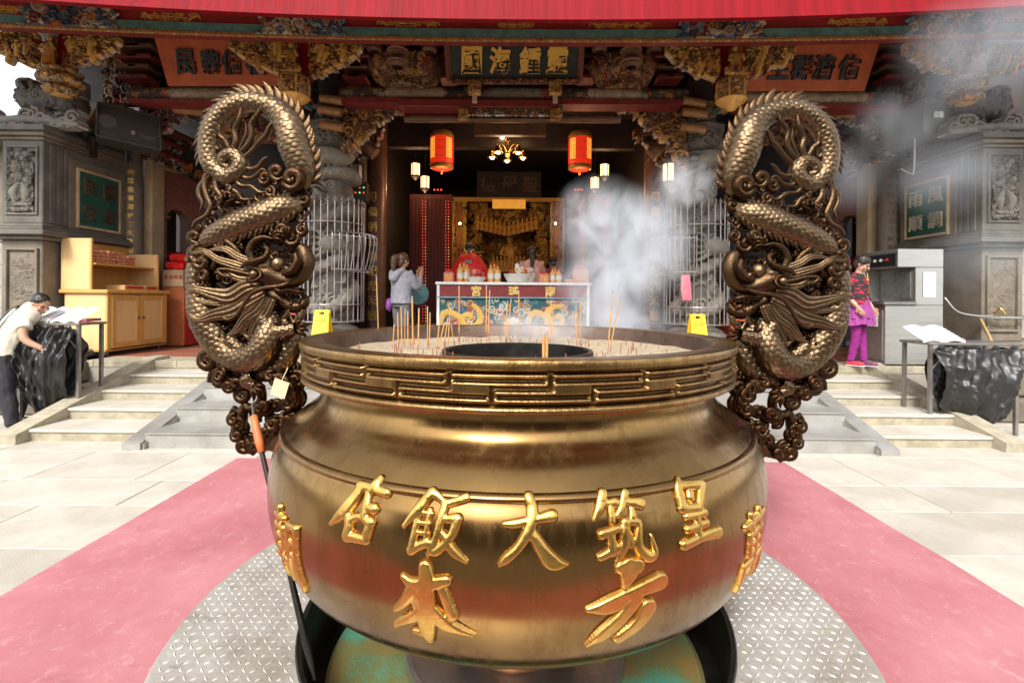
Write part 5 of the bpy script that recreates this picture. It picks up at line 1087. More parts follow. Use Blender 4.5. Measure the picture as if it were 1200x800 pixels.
def build_dragon():
    body = MB(); VV = []; QQ = []; KK = []; off = 0
    def addb(vq):
        nonlocal off
        VV.append(vq[0]); KK.append(vq[2]); QQ.append(vq[1] + off); off += len(vq[0])
    A_ = [z1(472, 470, .01, 30), z1(492, 400, 0, 48), z1(462, 300, -.01, 56), z1(435, 215, -.01, 52), z1(380, 150, 0, 42), z1(300, 118, 0, 33), z1(222, 122, 0, 34), z1(155, 163, 0, 35), z1(112, 225, 0, 35), z1(98, 300, 0, 34), z1(108, 372, 0, 33), z1(143, 412, 0, 31), z1(178, 432, -.005, 30), z1(222, 412, -.01, 28), z1(235, 370, -.012, 26), z1(205, 340, -.014, 23), z1(168, 352, -.016, 19), z1(165, 385, -.018, 15), z1(190, 395, -.02, 8)]
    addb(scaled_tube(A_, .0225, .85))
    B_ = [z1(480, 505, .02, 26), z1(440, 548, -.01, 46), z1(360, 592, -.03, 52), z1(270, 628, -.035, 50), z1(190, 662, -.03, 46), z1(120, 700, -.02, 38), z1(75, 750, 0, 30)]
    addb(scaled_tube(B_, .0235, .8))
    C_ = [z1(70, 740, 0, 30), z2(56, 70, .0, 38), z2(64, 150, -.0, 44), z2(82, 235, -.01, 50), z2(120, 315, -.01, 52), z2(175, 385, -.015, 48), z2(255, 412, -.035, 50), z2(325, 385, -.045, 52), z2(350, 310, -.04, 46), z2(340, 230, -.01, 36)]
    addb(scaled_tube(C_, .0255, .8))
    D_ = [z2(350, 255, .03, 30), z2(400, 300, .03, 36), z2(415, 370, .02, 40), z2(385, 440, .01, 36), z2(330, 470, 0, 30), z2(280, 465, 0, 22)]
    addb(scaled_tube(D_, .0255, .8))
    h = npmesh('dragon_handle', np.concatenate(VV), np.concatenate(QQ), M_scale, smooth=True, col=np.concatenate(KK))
    ORG[h.name] = Vector((0, 0, 0))
    def part(mb, name, sm=50): return mb.build(name, M_drag, h, smooth=sm)
    # dorsal fins along the outer side of the loop and of the middle body
    def fins(path, i0, i1, side, ln, wd, step, lean=.9, dep=0.0):
        P = np.array(catmull(path, 9)); L = np.concatenate([[0], np.cumsum(np.linalg.norm(np.diff(P[:, :3], axis=0), axis=1))]); s = i0 * L[-1]
        while s < i1 * L[-1]:
            c = [np.interp(s, L, P[:, k]) for k in range(4)]; c2 = [np.interp(s + .01, L, P[:, k]) for k in range(3)]
            t = Vector((c2[0] - c[0], 0, c2[2] - c[2])).normalized(); a = t.cross(Vector((0, 1, 0))) * side
            k = random.uniform(.8, 1.2); l = ln * k; d1 = (a + t * lean).normalized(); d2 = (a * .35 + t).normalized()
            b0 = Vector((c[0], c[1] + dep, c[2])) + a * c[3] * .8
            pts = [b0, b0 + d1 * l * .35, b0 + d1 * l * .6 + d2 * l * .1, b0 + d1 * l * .75 + d2 * l * .45]
            m = MB(); ribbon(m, [(*p, w) for p, w in zip(pts, (wd * .7, wd, wd * .75, .0008))], .30, 2, .18, 12, 4); part(m, 'fin')
            s += step * k
    fins(A_, .03, .42, -1, .085, .021, .036, .8); fins(A_, .42, .68, -1, .062, .014, .028); fins(A_, .68, .80, -1, .03, .009, .02)
    fins(B_, .12, .85, 1, .045, .010, .026, 0.3, -.03); fins(D_, .1, .9, -1, .028, .008, .02, .3)
    # tail flames
    def rib(name, pts, flat=.75, g=2, gk=.1): m = MB(); ribbon(m, pts, flat, g, gk, 14 if g < 3 else 44, 6); part(m, name, True)
    Zr = lambda L, f=z1, d=0.0: [f(x, y, d - .004 * i, r) for i, (x, y, r) in enumerate(L)]
    for L in ([(200, 330, 16), (218, 285, 15), (212, 240, 12), (235, 190, 13), (245, 128, 3)], [(225, 345, 15), (262, 305, 14), (285, 260, 12), (282, 215, 12), (315, 170, 11), (322, 140, 3)], [(235, 365, 15), (285, 325, 13), (318, 285, 12), (345, 262, 11), (362, 225, 10), (384, 205, 2)],
              [(238, 390, 15), (280, 402, 12), (315, 392, 11), (335, 365, 9), (356, 352, 2)], [(190, 320, 13), (170, 280, 12), (150, 262, 10), (150, 225, 9), (132, 188, 2)], [(225, 418, 14), (262, 440, 12), (300, 432, 10), (330, 405, 8), (352, 412, 2)], [(205, 435, 13), (238, 470, 11), (285, 475, 10), (320, 500, 9), (350, 498, 2)],
              [(175, 445, 13), (190, 480, 12), (225, 500, 11), (250, 530, 8), (300, 528, 2)], [(130, 445, 14), (135, 485, 13), (160, 520, 12), (150, 560, 8), (175, 590, 2)], [(95, 420, 14), (85, 470, 13), (100, 520, 13), (118, 560, 12), (100, 600, 10), (60, 625, 8), (45, 655, 2)],
              [(110, 430, 10), (70, 470, 11), (66, 510, 10), (85, 550, 8), (75, 580, 2)], [(215, 340, 9), (240, 300, 8), (262, 250, 6), (260, 200, 2)], [(130, 330, 12), (100, 310, 9), (95, 285, 3)], [(145, 325, 12), (125, 305, 9), (80, 318, 3)]):
        rib('tail_flame', Zr(L, z1, -.01))
    # mane ribbons, whisker, beard
    for L in ([(330, 118, 16), (275, 128, 24), (215, 165, 26), (155, 158, 19), (95, 142, 11), (36, 136, 2)], [(345, 150, 16), (290, 180, 22), (225, 222, 24), (155, 238, 18), (95, 256, 11), (50, 232, 2)], [(355, 165, 14), (325, 215, 20), (275, 255, 18), (238, 300, 11), (200, 320, 2)], [(375, 170, 14), (350, 225, 19), (318, 275, 17), (292, 325, 10), (268, 312, 2)],
              [(300, 95, 12), (245, 92, 14), (200, 72, 11), (150, 70, 3)], [(290, 60, 12), (220, 40, 14), (160, 20, 11), (110, -10, 9), (50, 0, 2)], [(345, 190, 10), (300, 240, 12), (270, 290, 9), (262, 318, 2)], [(300, 30, 11), (240, 10, 12), (190, -20, 10), (120, -15, 3)], [(250, 150, 12), (200, 190, 12), (120, 190, 8), (70, 180, 2)],
              [(330, 210, 10), (340, 270, 12), (330, 330, 8), (345, 360, 2)], [(230, 320, 8), (200, 350, 9), (160, 330, 7), (135, 340, 2)], [(300, 340, 8), (310, 380, 9), (345, 370, 7), (352, 330, 2)], [(220, 350, 7), (250, 380, 8), (262, 420, 7), (300, 430, 2)]):
        rib('mane_lock', Zr([(x, y, r * 1.35 if r > 4 else r) for x, y, r in L], z2, -.055), .42, 5, .2)
    rib('whisker', Zr([(462, 108, 5), (420, 124, 8), (370, 130, 8), (322, 150, 8), (292, 190, 8), (268, 232, 8), (235, 255, 8), (205, 238, 3)], z2, -.10), 1, 0)
    rib('whisker', Zr([(300, 80, 7), (255, 70, 8), (210, 60, 7), (172, 62, 7), (195, 84, 6), (235, 88, 3)], z2, -.07), 1, 0)
    # head
    hd = MB()
    ribbon(hd, [z2(250, 60, -.02, 28), z2(300, 60, -.03, 42), z2(350, 75, -.035, 46), z2(400, 95, -.03, 36), z2(445, 100, -.025, 30), z2(480, 75, -.02, 32), z2(498, 30, -.02, 32), z2(490, -15, -.02, 28), z2(468, -38, -.02, 18)], 1.0, 0, 0, 20, 6)
    ribbon(hd, [z2(420, 60, -.07, 13), z2(445, 72, -.085, 16), z2(470, 55, -.085, 17), z2(482, 20, -.085, 14), z2(470, -8, -.08, 9)], 1, 0, 0, 12, 5)     # nostril curl
    ribbon(hd, [z2(345, 150, 0, 30), z2(390, 175, 0, 30), z2(440, 205, 0, 26), z2(478, 195, 0, 22), z2(492, 160, 0, 12)], 1.1, 0, 0, 16, 5)              # lower jaw
    ribbon(hd, [z2(375, 128, -.05, 9), z2(410, 146, -.06, 11), z2(450, 140, -.06, 11), z2(490, 150, -.05, 9)], 1, 0, 0, 10, 4)                          # lip
    for x, y, r in ((345, 46, 34), (395, 36, 30), (430, 62, 22), (300, 40, 28)): hd.ball(z2(x, y, -.05), r / 3.478 * SD, 16)
    part(hd, 'head', True)
    m = MB(); m.ball(z2(318, 78, -.095), 17 / 3.478 * SD, 16); part(m, 'eye', True)
    m = MB(); ribbon(m, [z2(285, 95, -.085, 6), z2(300, 104, -.1, 8), z2(325, 104, -.105, 8), z2(345, 88, -.1, 7), z2(340, 66, -.09, 7), z2(318, 55, -.09, 7), z2(292, 62, -.085, 5)], 1, 0, 0, 10, 5); part(m, 'eyelid', True)
    m = MB(); ribbon(m, [z2(262, 52, -.08, 5), z2(290, 36, -.095, 11), z2(330, 26, -.10, 12), z2(365, 12, -.10, 12), z2(372, -20, -.095, 10), z2(352, -30, -.09, 6)], 1, 0, 0, 12, 5); part(m, 'brow', True)
    for x, y, dx, dy, l in ((400, 150, .1, -1, 34), (430, 140, .2, -1, 30), (462, 128, .2, -1, 26), (410, 190, 0, 1, 24), (440, 200, .1, 1, 24), (470, 190, .2, 1, 22), (485, 165, .5, 1, 20)):
        m = MB(); ribbon(m, [z2(x, y, -.03, 9), z2(x + dx * l, y - dy * l * .6, -.03, 6), z2(x + dx * l * 1.6, y - dy * l, -.03, 1)], 1, 0, 0, 10, 3); part(m, 'tooth', True)
    for L in ([(470, 240, 14), (455, 270, 12), (440, 250, 6), (430, 215, 3)], [(490, 215, 12), (478, 250, 12), (462, 268, 5)], [(430, 210, 10), (420, 240, 9), (400, 250, 3)]): rib('beard', Zr(L, z2, -.02), .7, 3)
    for L in ([(300, 40, 13), (280, -10, 16), (300, -55, 13), (340, -70, 9), (380, -62, 3)], [(255, 30, 12), (230, -20, 14), (180, -60, 11), (120, -80, 3)]): rib('horn', Zr(L, z2, -.045), .9, 0)
    # legs and claws
    for L in ([(330, 250, 26), (370, 300, 26), (420, 300, 22), (465, 290, 18)], [(200, 330, 22), (235, 365, 22), (290, 385, 18), (330, 345, 12)], [(300, 560 - 80, 20), (270, 500, 20), (300, 520, 15)]):
        V_, Q_, K_ = scaled_tube([z2(x, y, -.045, r) for x, y, r in L], .018, .9); npmesh('leg', V_, Q_, M_scale, h, smooth=True, col=K_)
    def claw(cx, cy, ang, d, f=z2, s=1.0):
        for k in range(4):
            a = R_(ang + (k - 1.5) * 32); ca, sa = math.cos(a), math.sin(a)
            m = MB(); ribbon(m, [f(cx, cy, d, 11 * s), f(cx + 20 * s * ca, cy - 20 * s * sa, d - .012, 9 * s), f(cx + 40 * s * ca - 6 * sa, cy - 40 * s * sa, d - .01, 8 * s), f(cx + 52 * s * ca, cy - 52 * s * sa + 10, d, 1)], 1, 0, 0, 10, 4); part(m, 'talon', True)
    claw(465, 290, 10, -.04); claw(335, 340, 60, -.07); claw(300, 520, -40, -.05); claw(405, 640 - 90, 90, -.03, z1, 1.1); claw(390, 690, 30, -.05, z1, .9)
    # ruyi clouds
    def cl(name, items, f=z2):
        for (x, y, r, th, sg, d) in items:
            m = MB(); scroll(m, f(x, y, d), r / 3.5 * SD, 1.35, R_(th), sg, .42); m.ball(f(x, y, d), r * .22 / 3.5 * SD, 10); part(m, name, True)
    cl('cloud_scroll', [(468, 446, 46, 200, 1, -.04), (402, 420, 34, 330, -1, -.035), (345, 440, 28, 180, 1, -.02), (90, 765, 44, 90, 1, -.045), (62, 690, 30, 0, -1, -.03), (120, 800, 34, 180, -1, -.03), (455, 690, 34, 30, -1, -.02), (500, 655, 26, 90, 1, -.01), (505, 525, 28, 60, 1, 0), (370, 500, 24, 100, -1, -.03), (425, 660, 30, 200, 1, -.045)], z1)
    cl('cloud_scroll', [(95, 30, 36, 60, 1, -.05), (100, 85, 30, 250, -1, -.05), (110, 422, 40, 80, 1, -.02), (155, 495, 42, 200, -1, -.02), (205, 505, 32, 20, 1, 0), (190, 455, 30, 100, -1, .01), (240, 560, 34, 90, 1, 0), (455, 500, 38, 120, -1, 0), (450, 570, 40, 250, 1, 0), (410, 540, 30, 0, 1, .01), (225, 640, 34, 120, 1, 0), (232, 700, 34, 200, -1, 0), (262, 748, 32, 300, 1, 0), (320, 752, 30, 20, -1, .0), (350, 715, 28, 90, 1, 0), (330, 610, 34, 60, -1, 0), (375, 600, 26, 200, 1, .0), (300, 640, 28, 300, -1, 0), (435, 455, 26, 90, -1, .02), (360, 660, 30, 100, 1, .01), (305, 775, 20, 0, 1, .01)], z2)
    m = MB(); ribbon(m, [z2(235, 520, -.01, 16), z2(262, 505, -.02, 20), z2(300, 515, -.02, 20), z2(322, 550, -.02, 18), z2(312, 595, -.01, 20), z2(275, 615, -.01, 20), z2(240, 600, 0, 14)], 1, 0, 0, 14, 6); part(m, 'cloud_ring', True)
    m = MB(); ribbon(m, [z2(250, 600, 0, 16), z2(232, 650, 0, 24), z2(235, 710, 0, 22), z2(270, 752, 0, 22), z2(330, 755, 0, 26), z2(365, 705, 0, 30), z2(400, 665, 0, 30), z2(450, 640, 0, 26), z2(500, 640, .0, 24)], 1.3, 0, 0, 14, 6)
    ribbon(m, [z2(330, 470, .0, 22), z2(390, 500, 0, 20), z2(440, 520, 0, 30), z2(455, 580, 0, 30), z2(430, 630, 0, 26)], 1.2, 0, 0, 14, 6)
    ribbon(m, [z2(180, 400, .03, 18), z2(150, 440, .02, 22), z2(170, 500, .01, 24), z2(220, 530, .01, 22), z2(260, 510, .01, 20), z2(310, 470, .02, 24)], 1.2, 0, 0, 14, 6)
    m.prism([(z2(335, 0)[0], z2(0, 700)[2]), (z2(410, 0)[0], z2(0, 640)[2]), (z2(510, 0)[0], z2(0, 650)[2]), (z2(520, 0)[0], z2(0, 720)[2]), (z2(400, 0)[0], z2(0, 790)[2]), (z2(345, 0)[0], z2(0, 775)[2])], -.035, .05, 'y')
    part(m, 'bracket', 40)
    rr2 = random.Random(21)      # lumpy cloud bosses along the lower struts
    for (xa, ya, xb, yb, n_) in ((232, 640, 240, 715, 4), (255, 750, 330, 755, 4), (350, 715, 400, 665, 3), (400, 660, 480, 650, 3), (430, 520, 450, 600, 4), (395, 500, 440, 520, 2), (160, 430, 165, 500, 3), (180, 520, 250, 520, 3), (300, 620, 350, 600, 3), (350, 470, 380, 500, 2)):
        for k in range(n_):
            t = (k + .5) / n_; m = MB(); c = z2(xa + (xb - xa) * t + rr2.uniform(-12, 12), ya + (yb - ya) * t + rr2.uniform(-8, 8), -.03 - rr2.uniform(0, .02)); r0 = rr2.uniform(20, 29) / 3.478 * SD
            scroll(m, c, r0, 1.1, rr2.uniform(0, 6), rr2.choice((-1, 1)), .5, -.004); m.ball((c[0], c[1] + .012, c[2]), r0 * .85, 12, (1, .6, 1)); part(m, 'cloud_boss', True)
    # pierced cloud backing behind the figure
    outline = [z1(80, 600), z1(90, 480), z1(180, 470), z1(300, 500), z1(380, 440), z1(490, 470), z1(500, 640), z1(440, 700), z1(560, 760), z2(490, 60), z2(440, 200), z2(420, 330), z2(400, 470), z2(300, 480), z2(180, 420), z2(90, 330), z2(40, 200), z2(40, 60), z1(60, 700)]
    pl = [(p[0], p[2]) for p in outline]
    def ins(x, y):
        r = False; j = len(pl) - 1
        for i in range(len(pl)):
            if (pl[i][1] > y) != (pl[j][1] > y) and x < (pl[j][0] - pl[i][0]) * (y - pl[i][1]) / (pl[j][1] - pl[i][1] + 1e-12) + pl[i][0]: r = not r
            j = i
        return r
    q = random.Random(11); m = MB(); k = 0
    while k < 300:
        x, y = q.uniform(-.36, .34), q.uniform(-.7, .55)
        if not ins(x, y): continue
        k += 1; scroll(m, (x, q.uniform(.0, .055), y), q.uniform(.022, .042), 1.2, q.uniform(0, 6), q.choice((-1, 1)), .34)
    part(m, 'cloud_backing', True)
    m = MB(); k = 0
    for _ in range(150):     # short curls riding on the surface between the larger forms
        x, y = q.uniform(-.34, .30), q.uniform(-.62, .50)
        if ins(x, y) and not (-.12 < x < .3 and -.25 < y < .08): scroll(m, (x, -.035 - q.uniform(0, .03), y), q.uniform(.010, .018), 1.0, q.uniform(0, 6), q.choice((-1, 1)), .42)
    part(m, 'small_curls', True)['kind'] = 'stuff'
    return h
dragon = build_dragon()
_l = at(302, 313, 2.5); _r = at(912, 321, 2.5); uo = Vector((UC[0], UC[1], 0))
dr2 = copy_tree(dragon)
for o_, w_, sx in ((dragon, _l, 1), (dr2, _r, -1)):
    o_.parent = urn; o_.location = Vector((w_.x, UC[1] - .02, w_.z)) - uo; o_.scale = (sx, 1, 1)
    o_['label'] = 'bronze dragon handle rising on the %s side' % ('left' if sx > 0 else 'right')
# ---------------- lamps hanging in the hall (lit, as in the photograph) ----------------
M_lred = mat('lantern_red', (.55, .02, .01), (.38, .012, .008), rough=.5, emit=(1.0, .035, .008), estr=.22, scale=14)
M_lgold = mat('lantern_gold', (.62, .34, .07), (.42, .2, .04), rough=.45, metal=.4, scale=20)
M_bulb = mat('lit_bulb', (1, .8, .5), rough=.4, emit=(1.0, .62, .25), estr=9.0)
M_glass = mat('warm_glass', (1, .85, .6), rough=.3, emit=(1.0, .55, .20), estr=1.5)
def lamp_light(parent, loc, power, col=(1, .62, .3), r=.12):
    d = bpy.data.lights.new('lamp_light', 'POINT'); d.energy = power; d.color = col; d.shadow_soft_size = r
    o = bpy.data.objects.new('lamp_light', d); COL.objects.link(o); o.parent = parent; o.location = Vector(loc) - ORG[parent.name]
def red_lantern(px, py, lab):
    d = 10.2; p = at(px, py, d); t = empty('red_lantern', tuple(p), lab, 'lantern', 'red paper lanterns hanging above the altar')
    h, r = .78, .245
    b = MB(); b.lathe([(0, -h / 2), (r * .72, -h / 2), (r * .92, -h * .40), (r, -h * .28), (r, h * .28), (r * .92, h * .42), (r * .75, h / 2), (0, h / 2)], tuple(p), 24); b.build('shade', M_lred, t, smooth=40)
    b = MB()
    for k in range(5): z = p[2] + (-.30 + k * .15); b.lathe([(r * 1.005, z - .006), (r * 1.03, z), (r * 1.005, z + .006)], (p[0], p[1], 0), 24)
    b.build('hoops', M_lgold, t, kind='stuff')
    R = Relief(2 * PI * r, .46, 90); q = random.Random(px)
    for a in range(4):
        cx = -2.4 * r + a * 1.6 * r
        for yy in np.arange(.05, .44, .055): R.stroke([(cx - .06, yy), (cx + .06, yy + q.uniform(-.01, .01))], [.010, .012], .4, .004, (1, .5, .1), 1)
        for xx in (-.06, 0, .06): R.stroke([(cx + xx, .05), (cx + xx, .42)], [.009, .009], .4, .004, (1, .5, .1), 1)
    R.mesh('painted_characters', mat('lantern_character', (1, .55, .12), (.8, .4, .06), rough=.5, emit=(1, .38, .05), estr=.35), lambda x, y, z: np.stack([p[0] + (r * 1.006 + z) * np.sin(x / r), p[1] - (r * 1.006 + z) * np.cos(x / r), p[2] - .22 + y], 1), t, back=0)
    for z0, z1_ in ((h * .34, h * .5), (-h * .5, -h * .34)):
        b = MB(); b.lathe([(r * .80, z0), (r * .97, z0 + .02) if z0 < 0 else (r * 1.0, z0), (r * 1.01, z0 + .05), (r * .85, z1_ - .0)], tuple(p), 24); b.build('gilt_band', M_lgold, t, smooth=50)
    b = MB(); b.tube([p + Vector((0, 0, h / 2)), p + Vector((0, 0, 2.0))], .012, 6); b.build('cord', M_dark, t)
    b = MB(); b.lathe([(0, -.10), (.02, -.09), (.035, -.02), (.03, 0), (0, .02)], tuple(p - Vector((0, 0, h / 2 + .0))), 10); b.build('tassel_knob', M_lgold, t)
    lamp_light(t, p - Vector((0, 0, .62)), 9, (1, .42, .2), .15)
red_lantern(518, 177, 'red cylindrical paper lantern with gold bands, hanging left of the chandelier'); red_lantern(679.5, 178, 'red cylindrical paper lantern with gold bands, hanging right of the chandelier')
p = at(595, 170, 10.1); ch = empty('chandelier', tuple(p), 'brass chandelier with two tiers of bell-shaped lit lamps, hanging between the red lanterns', 'chandelier')
M_brass = mat('brass', (.75, .50, .17), (.5, .3, .08), rough=.25, metal=1, scale=10)
b = MB(); b.tube([p + Vector((0, 0, 2)), p - Vector((0, 0, .22))], .013, 8); b.lathe([(0, -.30), (.05, -.26), (.07, -.2), (.03, -.14), (.02, .0), (.05, .08), (.03, .14)], tuple(p), 12); b.build('stem', M_brass, ch)
for n_, r, zz, flip in ((5, .34, -.13, -1), (4, .36, .38, -1)):
    for k in range(n_):
        a = 2 * PI * k / n_ + .35; dx, dy = math.cos(a) * r, math.sin(a) * r
        b = MB(); b.tube(catmull([p + Vector((0, 0, zz - .06)), p + Vector((dx * .5, dy * .5, zz + .09)), p + Vector((dx, dy, zz + .04))], 5), .010, 6); b.build('arm', M_brass, ch)
        b = MB(); c = p + Vector((dx, dy, zz)); b.lathe([(.015, .05), (.045, .03), (.06, -.02), (.085, -.09), (.10, -.12), (.095, -.12), (.05, -.02)], tuple(c), 14); b.build('bell_shade', M_brass, ch, smooth=True)
        b = MB(); b.ball(c - Vector((0, 0, .10)), .048, 10); b.build('bulb', M_bulb, ch)
lamp_light(ch, p - Vector((0, .2, .35)), 13, (1, .65, .35), .3)
def hall_lamp(px, py, d, s, lit, lab):
    p = at(px, py, d); t = empty('hall_lamp', tuple(p), lab, 'lamp', 'small glazed lamps hanging in the hall')
    b = MB(); b.lathe([(.0, .24), (.02, .20), (.10, .15), (.11, .12), (.05, .12)], tuple(p), 6, M=None); b.v = [tuple(p + (Vector(v) - p) * s) for v in b.v]; b.build('cap', M_dark, t)
    b = MB(); b.lathe([(.05, -.12), (.10, -.12), (.09, -.15), (.03, -.2), (0, -.22)], tuple(p), 6); b.v = [tuple(p + (Vector(v) - p) * s) for v in b.v]; b.build('base', M_dark, t)
    for k in range(6):
        a = k * PI / 3; m = MB(); m.tube([p + Vector((math.cos(a) * .095 * s, math.sin(a) * .095 * s, -.12 * s)), p + Vector((math.cos(a) * .095 * s, math.sin(a) * .095 * s, .12 * s))], .010 * s, 5); m.build('glazing_bar', M_dark, t)
    b = MB(); b.lathe([(.082, -.12), (.085, .12)], (0, 0, 0), 6); b.v = [tuple(p + Vector(v) * s) for v in b.v]; b.build('glass', M_glass if lit else mat('dim_glass', (.3, .28, .25), rough=.2), t)
    b = MB(); b.tube([p + Vector((0, 0, .2 * s)), p + Vector((0, 0, 1.6))], .010, 5); b.build('chain', M_dark, t)
    if lit: lamp_light(t, p - Vector((0, 0, .32 * s)), 3.5 * s, (1, .66, .36), .1)
hall_lamp(487, 199, 11.5, 1.15, True, 'small lit glazed lamp, higher of the two left of the chandelier'); hall_lamp(498, 214, 12.6, 1.25, True, 'small lit glazed lamp, lower of the two left of the chandelier')
hall_lamp(708.5, 200, 11.5, 1.15, True, 'small lit glazed lamp, higher of the two right of the chandelier'); hall_lamp(697, 215, 12.6, 1.2, True, 'small lit glazed lamp above the smoke, lower of the two right of the chandelier')
hall_lamp(784, 203, 8.6, 1.25, True, 'largest lit glazed lamp, hanging beside the right stone dragon column'); hall_lamp(418, 204, 9.2, 1.35, False, 'unlit glazed lamp hanging beside the left stone dragon column')
# box lantern with small signs under the unlit lamp
p = at(421, 226, 9.6); t = empty('lamp_box', tuple(p), 'dark hanging box with small red and green lights below the unlit lamp', 'light box')
b = MB(); b.box(tuple(p), (.36, .2, .40), bev=.02); b.build('housing', M_dark, t)
for k in range(4):
    for j in range(2): m = MB(); m.ball(p + Vector((-.12 + k * .08, -.105, -.02 + j * .1)), .014, 6); m.build('indicator', M_led if (k + j) % 2 else mat('green_led', (.1, .5, .1), emit=(.1, .8, .2), estr=1.2), t)

# ---------------- altar table ----------------
TBL = 8.4; a = at(512, 330, TBL); c = at(691, 330, TBL); tz = a[2]; xc = (a[0] + c[0]) / 2; tw = c[0] - a[0]
t = empty('altar_table', (xc, TBL + .45, TZ), 'long offering table with painted dragon cloth front and gold characters, in front of the shrine', 'table')
M_white = mat('white_edge', (.80, .80, .78), (.66, .67, .66), rough=.5, scale=8); M_maroon = mat('maroon_panel', (.24, .025, .022), (.15, .015, .013), rough=.5, scale=6)
b = MB(); b.box((xc, TBL + .45, tz - .025), (tw + .06, .92, .05), bev=.012); b.build('table_top', M_white, t)
b = MB(); b.box((xc, TBL + .06, tz - .155), (tw - .06, .05, .2)); b.build('upper_panel', M_maroon, t)
b = MB(); b.box((xc, TBL + .04, tz - .27), (tw, .06, .03), bev=.006); b.build('rail', mat('blue_rail', (.16, .34, .42), (.1, .2, .26), rough=.5), t)
for sx in (-1, 1):
    b = MB(); b.box((xc + sx * (tw / 2 - .02), TBL + .045, (tz - .05 + TZ) / 2), (.05, .07, tz - .05 - TZ), bev=.008); b.build('leg', M_white, t)
    b = MB(); b.box((xc + sx * (tw / 2 - .02), TBL + .86, (tz - .05 + TZ) / 2), (.05, .06, tz - .05 - TZ), bev=.008); b.build('leg', M_white, t)
for ch_, px in zip('宮瑤南', (558, 602, 645)):
    g = MB(); q_ = at(px, 339.5, TBL); letter(g, ch_, FR(q_[0], TBL + .034, tz - .155), .185, off=.03); g.build('gold_character', mat('yellow_gold', (.85, .62, .22), (.65, .42, .1), rough=.4, metal=.2), t)
fw, fh = tw - .1, .88; R = Relief(fw, fh, 110); R.H[:] = .001; R.C[:] = (.035, .11, .12); q = random.Random(44)
for k in range(230): R.spiral(q.uniform(-fw / 2, fw / 2), q.uniform(0, fh), q.uniform(.04, .09), 1.3, q.uniform(0, 6), .22, .25, .003, q.choice([(.55, .45, .30), (.10, .28, .30), (.5, .09, .07), (.6, .55, .45), (.08, .2, .3), (.55, .28, .08)]), q.choice((-1, 1)))
for sx in (-1, 1):
    cx = sx * fw * .30; Y = (.68, .42, .10)
    R.spiral(cx, fh * .58, .24, 1.1, 1.2, .30, .35, .012, Y, sx); R.stroke([(cx - .1, .5), (cx - .38 * 1, .62), (cx - .5, .45), (cx - .42, .3)], [.05, .06, .05, .03], .4, .014, Y)
    for k in range(16):
        a_ = k * .4; R.stroke([(cx + .24 * math.cos(a_), fh * .58 + .24 * math.sin(a_)), (cx + .32 * math.cos(a_ + .1), fh * .58 + .32 * math.sin(a_ + .1))], [.02, .004], .4, .016, (.5, .12, .07), 1)
    for k in range(5): R.stroke([(cx - .42, .34), (cx - .5 + .04 * k, .2), (cx - .58 + .06 * k, .1)], [.02, .015, .003], .4, .015, (.7, .65, .55))
for k in range(8): a_ = k * .785; R.stroke([(0, .4), (.11 * math.cos(a_), .4 + .09 * math.sin(a_))], [.04, .055], .4, .015, (.75, .70, .6), 1)
R.mesh('embroidered_front', mat('embroidered_cloth', (1, 1, 1), (.7, .7, .7), rough=.85, scale=30, attr='Col', bump=.3), FR(xc, TBL + .06, tz - .27 - fh), t, back=.01, col=True)
# offerings on the table
M_pk = mat('pink_package', (.72, .30, .20), (.55, .18, .12), rough=.4, scale=40); M_yb = mat('amber_bottle', (.80, .45, .12), (.6, .28, .06), rough=.25, scale=30); M_wp = mat('white_packet', (.80, .78, .72), (.62, .58, .5), rough=.5, scale=30); M_rp = mat('red_packet', (.62, .05, .03), (.4, .03, .02), rough=.35, scale=30)
def offering(kind, px, lab, cat, w, h, y=.25):
    p = at(px, 330, TBL + y); x = p[0]; t = empty(kind, (x, TBL + y, tz), lab, cat)
    if kind == 'offering_bottle':
        for i, (dx, hh) in enumerate(((-w * .28, 1), (w * .28, .94), (0, 1.06))):
            b = MB(); b.lathe([(0, 0), (w * .26, 0), (w * .27, h * .6 * hh), (w * .2, h * .72 * hh), (w * .09, h * .8 * hh), (w * .09, h * .95 * hh)], (x + dx, TBL + y + (i == 2) * .08, tz), 12); b.build('glass_jar', M_yb, t, smooth=40)
            b = MB(); b.lathe([(w * .10, h * .93 * hh), (w * .11, h * 1.0 * hh), (0, h * 1.01 * hh)], (x + dx, TBL + y + (i == 2) * .08, tz), 10); b.build('cap', M_rp, t)
            b = MB(); b.lathe([(w * .275, h * .2), (w * .277, h * .48)], (x + dx, TBL + y + (i == 2) * .08, tz), 12); b.build('paper_label', M_wp, t)
    elif kind == 'offering_package':
        b = MB(); b.box((x, TBL + y, tz + h * .4), (w, w * .8, h * .8), bev=.01); b.build('carton', M_pk, t)
        b = MB(); b.box((x, TBL + y, tz + h * .9), (w * .75, w * .6, h * .19), bev=.01, taper=.5); b.build('lid', M_rp, t)
        b = MB(); b.box((x, TBL + y - w * .405, tz + h * .4), (w * .6, .006, h * .4)); b.build('paper_label', M_yb, t)
    else:
        q = random.Random(px)
        b = MB(); b.lathe([(0, 0), (w * .30, .0), (w * .34, .02), (w * .5, h * .45), (w * .52, h * .45), (w * .36, .01)], (x, TBL + y, tz), 18); b.build('plate', M_wp, t, smooth=40)
        for k in range(14):
            b = MB(); a_ = q.uniform(0, 6.3); rr = q.uniform(0, w * .38); c = (x + rr * math.cos(a_), TBL + y + rr * math.sin(a_) * .6, tz + h * q.uniform(.4, .95))
            for j in range(5): b.ball((c[0] + .025 * math.cos(j * 1.26), c[1] - .01, c[2] + .025 * math.sin(j * 1.26)), .022, 6, (1, .5, 1))
            b.build('blossom', (M_wp, M_yb, M_wp, M_rp)[k % 4] if kind == 'flower_offering' else (M_rp, M_pk, M_wp, M_rp)[k % 4], t)
